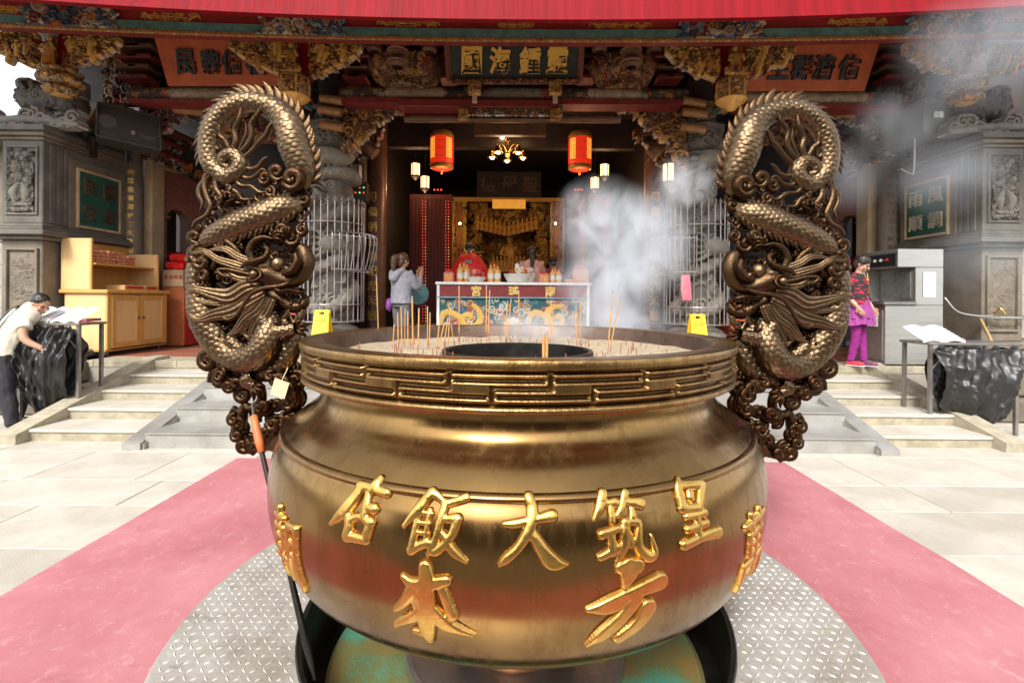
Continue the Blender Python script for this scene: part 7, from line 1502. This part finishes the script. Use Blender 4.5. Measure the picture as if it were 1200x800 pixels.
b = MB(); b.tube([mid, mid + (top - mid) * .3, top - (top - mid) * .25, top], [.016, .019, .018, .015], 10); b.build('wrapped_handle', mat('orange_tape', (.75, .20, .06), (.6, .14, .04), rough=.5), pk, smooth=True)
b = MB(); b.tube([top, top + Vector((-.005, 0, .06))], [.007, .004], 6); b.build('hook', M_steel, pk)
p = at(328, 455, 2.38); tg = MB(); tg.box(tuple(p), (.075, .004, .085), ry=.35, rx=.15); tg.tube([p + Vector((.01, 0, .04)), p + Vector((.03, .02, .10))], .002, 5); o = tg.build('paper_tag', mat('yellow_paper', (.80, .70, .42), (.7, .6, .34), rough=.7), org=tuple(p)); tag(o, 'small pale yellow paper tag hanging in the lower coils of the left dragon handle', 'tag')

# unseen bulbs added to brighten the gilded edges of the shrine
for px, lab in ((539, 'left'), (651, 'right')):
    p = at(px, 262, 14.3); t = empty('shrine_fill_bulb', tuple(p), 'small added bulb brightening the %s gilded edge of the shrine' % lab, 'lamp'); b = MB(); b.ball(p, .035, 8); b.build('bulb', M_bulb, t); lamp_light(t, p + Vector((0, -.1, -.1)), 2.2, (1, .72, .35), .1)
# ---------------- people ----------------
def remesh(mb, vox, smooth_it=4, noise=None):
    me = bpy.data.meshes.new('tmp'); me.from_pydata([tuple(v) for v in mb.v], [], mb.f); me.update()
    o = bpy.data.objects.new('tmp', me); COL.objects.link(o); md = o.modifiers.new('r', 'REMESH'); md.mode = 'VOXEL'; md.voxel_size = vox
    ms = o.modifiers.new('s', 'SMOOTH'); ms.iterations = smooth_it; ms.factor = .5
    m2 = bpy.data.meshes.new_from_object(o.evaluated_get(bpy.context.evaluated_depsgraph_get())); bpy.data.objects.remove(o); bpy.data.meshes.remove(me)
    if noise:
        V = np.zeros(len(m2.vertices) * 3); m2.vertices.foreach_get('co', V); V = V.reshape(-1, 3); N = np.zeros_like(V).ravel(); m2.vertices.foreach_get('normal', N); N = N.reshape(-1, 3)
        amp, fx, fz = noise
        d = np.array([mno.noise((v[0] * fx, v[1] * fx, v[2] * fz)) + .5 * mno.noise((v[0] * fx * 2.3, v[1] * fx * 2.3 + 7, v[2] * fz * 2.6)) for v in V]); V += N * (d * amp)[:, None]; m2.vertices.foreach_set('co', V.ravel())
    m2.shade_smooth(); return m2
def put(me, name, m, parent):
    o = bpy.data.objects.new(name, me); COL.objects.link(o); o.parent = parent; me.name = name; me.materials.clear(); me.materials.append(m); ORG[o.name] = Vector((0, 0, 0)); return o
def rotz(v, a): return Vector((v[0] * math.cos(a) - v[1] * math.sin(a), v[0] * math.sin(a) + v[1] * math.cos(a), v[2]))
M_skin = mat('skin', (.50, .27, .17), (.42, .21, .13), rough=.5, scale=8); M_hairb = mat('black_hair', (.018, .014, .012), (.035, .024, .018), rough=.35, scale=60, stretch=(1, 1, .1))
M_hairn = mat('brown_hair', (.10, .045, .022), (.05, .022, .012), rough=.4, scale=60, stretch=(1, 1, .1))
def head_mb(b, c, yaw, pitch, s=1.0):      # skull, jaw, nose, ears, brow, lips: fused into the body
    Rm = rot_m(0, 0, yaw).to_3x3() @ rot_m(pitch, 0, 0).to_3x3(); P = lambda x, y, z: c + Rm @ Vector((x * s, y * s, z * s))
    b.ball(P(0, .012, .035), .085 * s, 16, (.88, 1.08, 1.05), Rm); b.ball(P(0, -.022, -.03), .066 * s, 14, (.86, .95, 1.15), Rm); b.ball(P(0, -.045, -.075), .03 * s, 10, (1, 1, .8), Rm)
    b.tube([P(0, -.082, .02), P(0, -.104, -.015), P(0, -.106, -.026)], [.008 * s, .014 * s, .011 * s], 8); b.tube([P(-.022, -.082, -.052), P(0, -.092, -.050), P(.022, -.082, -.052)], [.006 * s, .009 * s, .006 * s], 8)
    b.tube([P(-.045, -.072, .028), P(0, -.086, .03), P(.045, -.072, .028)], [.008 * s, .009 * s, .008 * s], 8)
    for sx in (-1, 1): b.ball(P(sx * .079, .01, -.005), .024 * s, 10, (.35, .7, 1.2), Rm); b.ball(P(sx * .04, -.062, -.02), .026 * s, 10, (1, .7, 1), Rm)
    return Rm, P
def hand_mb(b, w, dirv, palm_n, curl=.5, s=1.0, vox=.005):
    d = dirv.normalized(); n = palm_n.normalized(); sd = d.cross(n).normalized()
    b.tube([w, w + d * .03 * s, w + d * .085 * s], [.024 * s, .034 * s, .038 * s], 10, flat=.45, up=tuple(n))
    for i, (o, L) in enumerate(((-.030, .062), (-.010, .074), (.010, .070), (.029, .054))):
        p = w + d * .082 * s + sd * o * s; q1 = p + d * L * .5 * s + n * curl * .012 * s; q2 = q1 + (d * (1 - curl * .7) + n * curl).normalized() * L * .35 * s; q3 = q2 + (d * (1 - curl) + n * curl * 1.3).normalized() * L * .28 * s
        b.tube([p, q1, q2, q3], [.0098 * s, .009 * s, .0085 * s, .006 * s], 6)
    p = w + d * .03 * s - sd * .030 * s; b.tube([p, p - sd * .022 * s + d * .022 * s, p - sd * .026 * s + d * .052 * s + n * .012 * s], [.013 * s, .011 * s, .008 * s], 6)
def shoe(b, a, dirv, s=1.0, zf=0.0):
    d = Vector((dirv.x, dirv.y, 0)).normalized(); u = Vector((0, 0, 1)); b.tube([a + d * -.05 * s, a + d * .04 * s, a + d * .12 * s, a + d * .175 * s], [.04 * s, .046 * s, .042 * s, .024 * s], 10, flat=.8, up=(0, 0, 1))
def limb(b, pts, rad, n=12): b.tube(catmull(pts, 5), list(np.interp(np.linspace(0, 1, (len(pts) - 1) * 5 + 1), np.linspace(0, 1, len(pts)), rad)), n)
def torso(b, pts, wd, dp, side):   # elliptical rings along the spine; side = direction of the shoulders
    P = catmull(pts, 5); m = len(P); u = np.linspace(0, 1, m); W_ = np.interp(u, np.linspace(0, 1, len(wd)), wd); D_ = np.interp(u, np.linspace(0, 1, len(dp)), dp); V = []; n = 20; sd0 = Vector(side).normalized()
    for i in range(m):
        t = Vector(P[min(i + 1, m - 1)] - P[max(0, i - 1)]).normalized(); fr = sd0.cross(t).normalized(); sd = t.cross(fr).normalized()
        for j in range(n):
            a = 2 * PI * j / n; ca, sa = math.cos(a), math.sin(a); V.append(Vector(P[i]) + sd * W_[i] * math.copysign(abs(ca) ** .85, ca) + fr * D_[i] * sa)
    F = [(i * n + j, i * n + (j + 1) % n, (i + 1) * n + (j + 1) % n, (i + 1) * n + j) for i in range(m - 1) for j in range(n)] + [tuple(range(n))[::-1], tuple(range((m - 1) * n, m * n))]; b.add(V, F)
V3 = Vector
def features(P, Rm, root, s=1.0, closed=False):
    b = MB()
    for sx in (-1, 1): b.ball(P(sx * .032, -.078, .008), .010 * s, 8, (1.3, .5, .5 if not closed else .2), Rm)
    b.build('eyes', mat('eye_dark', (.02, .015, .012), rough=.2), root, world=False)
    b = MB()
    for sx in (-1, 1): b.tube([P(sx * .018, -.086, .030), P(sx * .034, -.087, .035), P(sx * .052, -.076, .030)], .004 * s, 5)
    b.build('eyebrows', M_hairb, root, world=False)
    b = MB(); b.tube([P(-.02, -.090, -.051), P(0, -.0985, -.05), P(.02, -.090, -.051)], [.003 * s, .005 * s, .003 * s], 6, flat=.8); b.build('lips', mat('lips', (.45, .13, .10), rough=.4), root, world=False)

# -- man bending over the sack, left (local frame: origin at his feet, +x to the right of the picture)
base = at(17, 503, 5.72); base.z = 0
man = empty('person', tuple(base), 'man in cream short-sleeved shirt and black trousers, bending to hold the black sack', 'person')
hip, chs, nk = V3((-.08, 0, .86)), V3((.0, .02, 1.18)), V3((.11, .04, 1.35)); hd = V3((.235, .06, 1.43)); sd = V3((.85, -.55, 0))   # shoulders seen from behind at an angle
sL, sR = V3((-.10, .13, 1.29)), V3((.19, -.10, 1.27)); eL, eR = V3((.10, .30, 1.06)), V3((.27, -.16, 1.05)); wL, wR = V3((.36, .14, .98)), V3((.44, -.12, .93))
kL, kR = V3((-.02, .13, .46)), V3((.02, -.12, .46)); aL, aR = V3((-.14, .14, .08)), V3((.10, -.12, .08)); hL, hR = V3((-.05, .10, .84)), V3((-.05, -.10, .84))
b = MB(); torso(b, [hip, chs, nk], [.13, .15, .06], [.10, .10, .055], sd); limb(b, [nk - V3((.03, 0, .04)), nk + V3((.05, 0, .04))], [.058, .052])
for s_, e_, w_ in ((sL, eL, wL), (sR, eR, wR)): limb(b, [s_, e_, w_], [.052, .042, .028]); hand_mb(b, w_, (w_ - e_), V3((0, .3, -1)), .7)
for h_, k_, a_ in ((hL, kL, aL), (hR, kR, aR)): limb(b, [h_, k_, a_], [.085, .055, .04])
Rm, P = head_mb(b, hd, R_(80), R_(28), 1.02); put(remesh(b, .0062, 3), 'body', M_skin, man); features(P, Rm, man, 1.02)
b = MB(); b.ball(P(0, .024, .055), .088, 18, (.95, 1.1, .95), Rm); b.ball(P(0, .05, .0), .07, 14, (1.05, .8, 1), Rm); put(remesh(b, .006, 2, (.004, 60, 60)), 'hair', M_hairb, man)
b = MB(); torso(b, [hip - V3((.03, 0, .08)), hip + V3((.0, 0, .1)), chs, V3((.13, .02, 1.33)), nk], [.185, .185, .20, .18, .07], [.155, .15, .145, .12, .065], sd)
limb(b, [sL - V3((.03, .02, 0)), sL * .45 + eL * .55], [.085, .078]); limb(b, [sR - V3((.03, -.02, 0)), sR * .45 + eR * .55], [.085, .082])
put(remesh(b, .010, 5, (.016, 7, 5)), 'shirt', mat('cream_shirt', (.72, .66, .54), (.64, .58, .46), rough=.85, scale=5, bump=.2), man)
b = MB(); limb(b, [hL, kL, aL - V3((0, 0, .03))], [.11, .085, .07]); limb(b, [hR, kR, aR - V3((0, 0, .03))], [.11, .085, .07]); torso(b, [hip - V3((0, 0, .10)), hip + V3((0, 0, .06))], [.16, .165], [.13, .13], sd)
put(remesh(b, .010, 4, (.014, 8, 5)), 'trousers', mat('black_trousers', (.03, .03, .035), (.02, .02, .024), rough=.8, scale=9), man)
b = MB(); shoe(b, aL - V3((0, 0, .04)), V3((1, .2, 0))); put(remesh(b, .008, 2), 'shoe', mat('dark_shoe', (.06, .035, .03), rough=.4), man); b = MB(); shoe(b, aR - V3((0, 0, .04)), V3((1, -.1, 0))); put(remesh(b, .008, 2), 'shoe', MATS['dark_shoe'], man)
b = MB(); b.tube(catmull([V3((-.22, -.10, .92)), V3((-.13, -.16, 1.08)), V3((-.02, -.165, 1.24)), V3((.06, -.11, 1.385)), V3((.13, -.02, 1.42))], 6), .021, 6, flat=.3, up=(.6, .8, .2)); b.build('shoulder_strap', M_black, man, world=False, smooth=True)

# -- woman in magenta skirt on the terrace, right
base = at(1004, 430, 6.95); base.z = TZ
wm = empty('person', tuple(base), 'woman in black and red cardigan, magenta skirt and leggings, looking down beside the steel cabinet', 'person')
yaw = R_(28)
J = lambda x, y, z: rotz(V3((x, y, z)), yaw)
hip, chs, nk, hd = J(0, 0, .86), J(0, .015, 1.14), J(0, -.005, 1.33), J(.0, -.055, 1.455); sd = J(1, 0, 0)
A_s = {}
b = MB(); torso(b, [hip, chs, nk], [.14, .13, .05], [.10, .09, .05], sd); limb(b, [nk - V3((0, 0, .03)), nk + J(0, -.03, .07)], [.05, .046])
arms = []
for sx, e_, w_ in ((-1, J(-.235, .03, 1.06), J(-.225, -.11, .86)), (1, J(.235, .04, 1.05), J(.235, -.08, .84))):
    s_ = J(sx * .155, .01, 1.285); arms.append((s_, e_, w_)); limb(b, [s_, e_, w_], [.05, .038, .026]); hand_mb(b, w_, (w_ - e_), J(-sx, 0, 0), .45, .95)
legs = []
for sx in (-1, 1):
    h_, k_, a_ = J(sx * .085, 0, .84), J(sx * .075, -.02, .46), J(sx * .07 + .01, .0 + sx * -.05, .08); legs.append((h_, k_, a_)); limb(b, [h_, k_, a_], [.08, .05, .035])
Rm, P = head_mb(b, hd, yaw + R_(14), R_(32), 1.0); put(remesh(b, .0062, 3), 'body', mat('pale_skin', (.60, .36, .25), (.54, .30, .20), rough=.5), wm); features(P, Rm, wm, 1.0, True)
b = MB(); b.ball(P(0, .022, .058), .094, 18, (1.0, 1.08, .92), Rm); b.ball(P(0, .055, .0), .078, 14, (1.08, .75, 1.1), Rm)
for sx in (-1, 1): b.ball(P(sx * .072, .0, .04), .035, 10, (.7, 1.1, 1.3), Rm)
put(remesh(b, .006, 2, (.006, 45, 45)), 'hair', M_hairb, wm)
b = MB(); torso(b, [hip - V3((0, 0, .02)), hip + V3((0, 0, .1)), chs, J(0, .0, 1.27), nk], [.185, .175, .185, .175, .07], [.135, .13, .135, .115, .06], sd)
for s_, e_, w_ in arms: limb(b, [s_, e_, e_ * .45 + w_ * .55], [.072, .062, .052])
M_card = bpy.data.materials.new('patterned_cardigan'); M_card.use_nodes = True; n_ = M_card.node_tree.nodes; l_ = M_card.node_tree.links
tc = n_.new('ShaderNodeTexCoord'); mp = n_.new('ShaderNodeMapping'); mp.inputs['Scale'].default_value = (5.5, 5.5, 13); no = n_.new('ShaderNodeTexNoise'); no.inputs['Scale'].default_value = 1.6; no.inputs['Detail'].default_value = 3; rp = n_.new('ShaderNodeValToRGB'); e = rp.color_ramp.elements; e[0].position = .52; e[0].color = (.03, .022, .025, 1); e[1].position = .57; e[1].color = (.42, .02, .04, 1)
l_.new(tc.outputs['Object'], mp.inputs[0]); l_.new(mp.outputs[0], no.inputs['Vector']); l_.new(no.outputs[0], rp.inputs[0]); l_.new(rp.outputs[0], n_['Principled BSDF'].inputs['Base Color']); n_['Principled BSDF'].inputs['Roughness'].default_value = .85
put(remesh(b, .010, 4, (.012, 8, 7)), 'cardigan', M_card, wm)
b = MB(); fr = J(0, -1, 0)
for k, (x, z) in enumerate(((.0, 1.24), (.01, 1.18), (.012, 1.12), (.012, 1.06), (.012, 1.0))): b.ball(J(x, -.142 + .01 * abs(k - 2), z), .009, 6)
b.tube([J(-.05, -.10, 1.33), J(-.005, -.135, 1.22)], .006, 5); b.tube([J(.05, -.10, 1.33), J(.005, -.135, 1.22)], .006, 5); b.build('buttons_and_neckline', M_goldp, wm, world=False)
M_mag = mat('magenta_cloth', (.30, .02, .21), (.24, .014, .17), rough=.8, scale=12)
for (z0, z1_, r0, r1, nm) in ((.95, .70, .17, .24, 'skirt_tier'), (.80, .60, .205, .255, 'skirt_tier')):
    V = []; F = []; n = 90; m = 12
    for j in range(m):
        t = j / (m - 1)
        for i in range(n):
            a = 2 * PI * i / n; r = (r0 + (r1 - r0) * t) * (1 + .07 * t * math.sin(a * 13 + 2 * z0 * 10)); V.append(J(r * math.cos(a), r * .78 * math.sin(a), z0 + (z1_ - z0) * t + .012 * t * math.sin(a * 5)))
    F = [(j * n + i, (j + 1) * n + i, (j + 1) * n + (i + 1) % n, j * n + (i + 1) % n) for j in range(m - 1) for i in range(n)]
    b = MB(); b.raw(V, F); b.build(nm, mat('light_magenta_cloth', (.36, .06, .28), (.28, .04, .21), rough=.8, scale=12), wm, world=False, smooth=True)
b = MB()
for h_, k_, a_ in legs: limb(b, [h_, k_, a_ + V3((0, 0, .0))], [.095, .062, .046])
put(remesh(b, .008, 3, (.006, 16, 20)), 'leggings', M_mag, wm)
for (h_, k_, a_), m_, nm in zip(legs, (mat('red_shoe', (.62, .04, .07), rough=.5), mat('navy_shoe', (.02, .04, .14), (.35, .05, .08), rough=.5, scale=20)), ('red shoe', 'navy shoe')):
    b = MB(); shoe(b, a_ - V3((0, 0, .035)), J(.2, -1, 0), .95); o = put(remesh(b, .007, 2), 'shoe', m_, wm); o['label'] = nm
    b = MB(); d_ = J(.2, -1, 0).normalized(); b.tube([a_ - V3((0, 0, .068)) - d_ * .055, a_ - V3((0, 0, .068)) + d_ * .165], .04, 8, flat=.22, up=(0, 0, 1)); b.build('sole', M_white, o, world=False)
b = MB(); w_ = arms[0][2]; b.lathe([(.029, -.006), (.033, 0), (.029, .006)], tuple(w_ + (arms[0][1] - w_) * .12), 14); b.build('bracelet', M_goldp, wm, world=False)

# -- people at the altar, seen from behind
def worshipper(px, d, zbase, h, lab, topc, hairm, pony, hood=False, cape=None, pants=None, bag=False, pray=True, yaw=PI, lean=0.0):
    p = at(px, 350, d); t = empty('person', (p[0], d, zbase), lab, 'person'); s = h / 1.6; J = lambda x, y, z: rotz(V3((x * s, y * s, z * s)), yaw)
    hip, chs, nk, hd = J(0, 0, .86), J(0, .0, 1.14), J(0, -.01, 1.34), J(0, -.03, 1.47); sd = J(1, 0, 0)
    b = MB(); torso(b, [hip, chs, nk], [.14 * s, .13 * s, .05 * s], [.1 * s, .09 * s, .05 * s], sd); limb(b, [nk - V3((0, 0, .03)), nk + J(0, -.01, .07)], [.05, .046]); arms = []
    for sx in (-1, 1):
        s_ = J(sx * .16, .01, 1.29); e_ = J(sx * .20, -.14, 1.06) ; w_ = J(sx * .035, -.36, 1.27); arms.append((s_, e_, w_)); limb(b, [s_, e_, w_], [.05, .038, .026]); hand_mb(b, w_, J(0, -.35, 1), J(-sx, 0, 0), .15, .95)
    legs = []
    for sx in (-1, 1): L_ = (J(sx * .085, 0, .84), J(sx * .085, -.01, .46), J(sx * .085, .0, .08)); legs.append(L_); limb(b, list(L_), [.08, .05, .035])
    Rm, P = head_mb(b, hd, yaw, R_(8), s); put(remesh(b, .0075, 3), 'body', M_skin, t)
    b = MB(); b.ball(P(0, .020, .045), .094 * s, 16, (.98, 1.06, 1.0), Rm); b.ball(P(0, .06, -.02), .07 * s, 14, (1.05, .7, 1.2), Rm)
    if pony == 'long': limb(b, [P(0, .09, .03), P(0, .15, -.05), P(0, .13, -.22), P(0, .12, -.42)], [.035, .045, .04, .012])
    elif pony == 'tail': limb(b, [P(0, .09, .05), P(.02, .16, .02), P(.03, .15, -.12), P(.02, .13, -.2)], [.04, .06, .045, .015])
    elif pony == 'bun': b.ball(P(0, .10, .04), .045, 12)
    put(remesh(b, .007, 2, (.005, 50, 20)), 'hair', hairm, t)
    mt = mat(*topc[0], **topc[1]); b = MB(); torso(b, [hip - J(0, 0, .06), hip + J(0, 0, .1), chs, J(0, .0, 1.28), nk], [.20 * s, .185 * s, .19 * s, .18 * s, .07 * s], [.15 * s, .14 * s, .14 * s, .12 * s, .06 * s], sd)
    for s_, e_, w_ in arms: limb(b, [s_, e_, e_ * .25 + w_ * .75], [.075 * s, .066 * s, .05 * s])
    put(remesh(b, .010, 4, (.014, 8, 6)), 'jacket', mt, t)
    if hood: b = MB(); limb(b, [J(-.12, .06, 1.33), J(-.06, .13, 1.27), J(0, .155, 1.19), J(.06, .13, 1.27), J(.12, .06, 1.33)], [.04, .06, .075, .06, .04]); put(remesh(b, .009, 3, (.008, 14, 14)), 'hood', mt, t)
    pm = pants or mat('grey_jeans', (.11, .105, .10), (.075, .07, .07), rough=.85, scale=10); b = MB()
    for L_ in legs: limb(b, [L_[0], L_[1], L_[2] - V3((0, 0, .03))], [.105 * s, .08 * s, .075 * s])
    torso(b, [hip - J(0, 0, .12), hip + J(0, 0, .04)], [.155 * s, .155 * s], [.12 * s, .12 * s], sd); put(remesh(b, .011, 3, (.012, 9, 6)), 'trousers', pm, t)
    for L_ in legs: b = MB(); shoe(b, L_[2] - V3((0, 0, .04)), J(0, -1, 0)); put(remesh(b, .009, 2), 'shoe', MATS['dark_shoe'], t)
    if cape:
        V = []; n = 60; m = 14
        for j in range(m):
            v = j / (m - 1)
            for i in range(n):
                a = -.25 * PI + 1.5 * PI * i / (n - 1); w = .10 + .21 * min(1, v * 2.2) ** .6 + .05 * v; r = w * (1 + .05 * v * math.sin(a * 14)); V.append(J(r * math.cos(a), r * .8 * math.sin(a) + .02, 1.40 - .62 * v))
        b = MB(); b.raw(V, [(j * n + i, (j + 1) * n + i, (j + 1) * n + i + 1, j * n + i + 1) for j in range(m - 1) for i in range(n - 1)]); b.build('cape', cape, t, world=False, smooth=True)
        b = MB(); R_b = [J(.0 + dx, .245, z) for dx, z in ((-.05, 1.26), (.05, 1.26), (.10, .98), (-.10, .98))]; b.raw([tuple(v + J(0, .0, 0)) for v in R_b], [(0, 1, 2, 3)]); b.build('cape_panel', mat('grey_pattern', (.32, .33, .36), (.1, .1, .13), rough=.8, scale=26), t, world=False)
        b = MB()
        for k in range(6): b.ball(J(0, .255, 1.22 - k * .045), .010, 6)
        b.tube([J(-.03, .18, 1.40), J(-.09, .20, 1.46)], [.02, .006], 6); b.tube([J(.03, .18, 1.40), J(.09, .20, 1.46)], [.02, .006], 6); b.build('cape_trim', M_goldp, t, world=False)
    if bag: b = MB(); b.ball(J(.22, .05, .78), .12, 14, (.6, 1, 1)); put(remesh(b, .01, 2, (.012, 12, 12)), 'shoulder_bag', mat('purple_bag', (.20, .05, .28), (.14, .03, .2), rough=.6), t)
    return t
worshipper(470.5, 8.0, TZ, 1.67, 'woman with brown ponytail in grey hooded jacket, purple bag, palms raised in prayer', (('grey_hoodie', (.26, .26, .29), (.19, .19, .215)), dict(rough=.9, scale=18)), M_hairn, 'tail', hood=True, bag=True, yaw=R_(180 - 38) * 1.0)
b = MB(); b.bb(-2.6, 2.6, 9.34, 12.0, TZ, TZ + .30, bev=.01); b.build('hall_step', M_terr, temple)
worshipper(550, 9.6, TZ + .30, 1.74, 'dark-haired worshipper in bright red cape with gold trim, back turned, behind the altar table', (('dark_top', (.12, .03, .03), (.08, .02, .02)), dict(rough=.8)), M_hairb, 'bun', cape=mat('red_cape', (.62, .015, .012), (.5, .01, .01), rough=.5, scale=6))
worshipper(623, 9.65, TZ + .30, 1.68, 'woman with long black ponytail in pale pink top, back turned, behind the flower dishes', (('pink_top', (.66, .38, .30), (.58, .3, .24)), dict(rough=.85, scale=10)), M_hairb, 'long')
worshipper(648, 10.8, TZ + .30, 1.58, 'person in dark red top standing farthest back, half hidden beside the pink-topped woman', (('maroon_top', (.20, .03, .05), (.14, .02, .035)), dict(rough=.85)), M_hairb, 'bun')
# ---------------- smoke ----------------
def smoke(name, lab, blobs, dens, noise_scale, seed, col=(.90, .95, 1.0), cut=(.42, .72), stretch=(1, 1, .7)):
    # the puff is a closed mesh; its density is a wispy noise that thins out towards each blob's edge
    b = MB()
    for (c, r) in blobs: b.ball(c, 1.0, 20, r)
    t_me = remesh(b, .09, 6, None); lo = np.array([min(v[k] for v in b.v) for k in range(3)]); hi = np.array([max(v[k] for v in b.v) for k in range(3)]); ctr = (lo + hi) / 2
    o = bpy.data.objects.new(name, t_me); COL.objects.link(o); t_me.name = name; tag(o, kind='stuff', label=lab, cat='smoke')
    m = bpy.data.materials.new(name); m.use_nodes = True; n = m.node_tree.nodes; l = m.node_tree.links; n.remove(n['Principled BSDF']); out = n['Material Output']
    pv = n.new('ShaderNodeVolumePrincipled'); pv.inputs['Color'].default_value = (*col, 1); pv.inputs['Anisotropy'].default_value = .25
    tc = n.new('ShaderNodeTexCoord'); total = None
    for (c, r) in blobs:
        mp = n.new('ShaderNodeMapping'); mp.vector_type = 'TEXTURE'; mp.inputs['Location'].default_value = c; mp.inputs['Scale'].default_value = r; l.new(tc.outputs['Object'], mp.inputs[0])
        ln = n.new('ShaderNodeVectorMath'); ln.operation = 'LENGTH'; l.new(mp.outputs[0], ln.inputs[0])
        mr = n.new('ShaderNodeMapRange'); mr.interpolation_type = 'SMOOTHSTEP'; mr.inputs[1].default_value = .98; mr.inputs[2].default_value = .15; mr.inputs[3].default_value = 0; mr.inputs[4].default_value = 1; l.new(ln.outputs['Value'], mr.inputs[0])
        if total is None: total = mr.outputs[0]
        else: ad = n.new('ShaderNodeMath'); ad.operation = 'MAXIMUM'; l.new(total, ad.inputs[0]); l.new(mr.outputs[0], ad.inputs[1]); total = ad.outputs[0]
    mp = n.new('ShaderNodeMapping'); mp.inputs['Scale'].default_value = stretch; mp.inputs['Location'].default_value = (seed, seed * 2, 0); l.new(tc.outputs['Object'], mp.inputs[0])
    no = n.new('ShaderNodeTexNoise'); no.inputs['Scale'].default_value = noise_scale; no.inputs['Detail'].default_value = 7; no.inputs['Roughness'].default_value = .58; no.inputs['Distortion'].default_value = 1.4; l.new(mp.outputs[0], no.inputs['Vector'])
    m2 = n.new('ShaderNodeMapRange'); m2.inputs[1].default_value = cut[0]; m2.inputs[2].default_value = cut[1]; m2.inputs[3].default_value = 0; m2.inputs[4].default_value = 1; l.new(no.outputs['Fac'], m2.inputs[0])
    mu = n.new('ShaderNodeMath'); mu.operation = 'MULTIPLY'; l.new(total, mu.inputs[0]); l.new(m2.outputs[0], mu.inputs[1])
    mu2 = n.new('ShaderNodeMath'); mu2.operation = 'MULTIPLY'; mu2.inputs[1].default_value = dens; l.new(mu.outputs[0], mu2.inputs[0]); l.new(mu2.outputs[0], pv.inputs['Density'])
    l.new(pv.outputs[0], out.inputs['Volume']); t_me.materials.clear(); t_me.materials.append(m)
    return o
A = lambda px, py, d: tuple(at(px, py, d))
smoke('smoke_plume', 'white incense smoke billowing up behind the right half of the burner rim', [(A(704, 262, 4.6), (.55, .45, .52)), (A(715, 330, 4.4), (.62, .5, .5)), (A(762, 285, 4.9), (.5, .45, .7)), (A(640, 385, 3.3), (.6, .45, .16)), (A(715, 378, 3.7), (.6, .45, .26)), (A(800, 215, 5.2), (.42, .35, .35))], 10.0, 3.3, 3.0, cut=(.40, .74))
smoke('smoke_haze', 'thin blue-grey smoke drifting up past the right tower', [(A(1150, 60, 4.9), (.95, .6, .75)), (A(1060, 150, 5.0), (.62, .5, .60)), (A(1110, 200, 5.0), (.7, .5, .6)), (A(1000, 205, 5.2), (.38, .4, .5)), (A(1210, 20, 4.8), (.7, .6, .6)), (A(1150, 300, 5.0), (.6, .5, .5))], 1.25, 1.3, 9.0, (.86, .93, 1.0), (.26, .80), (1.2, .8, .8))
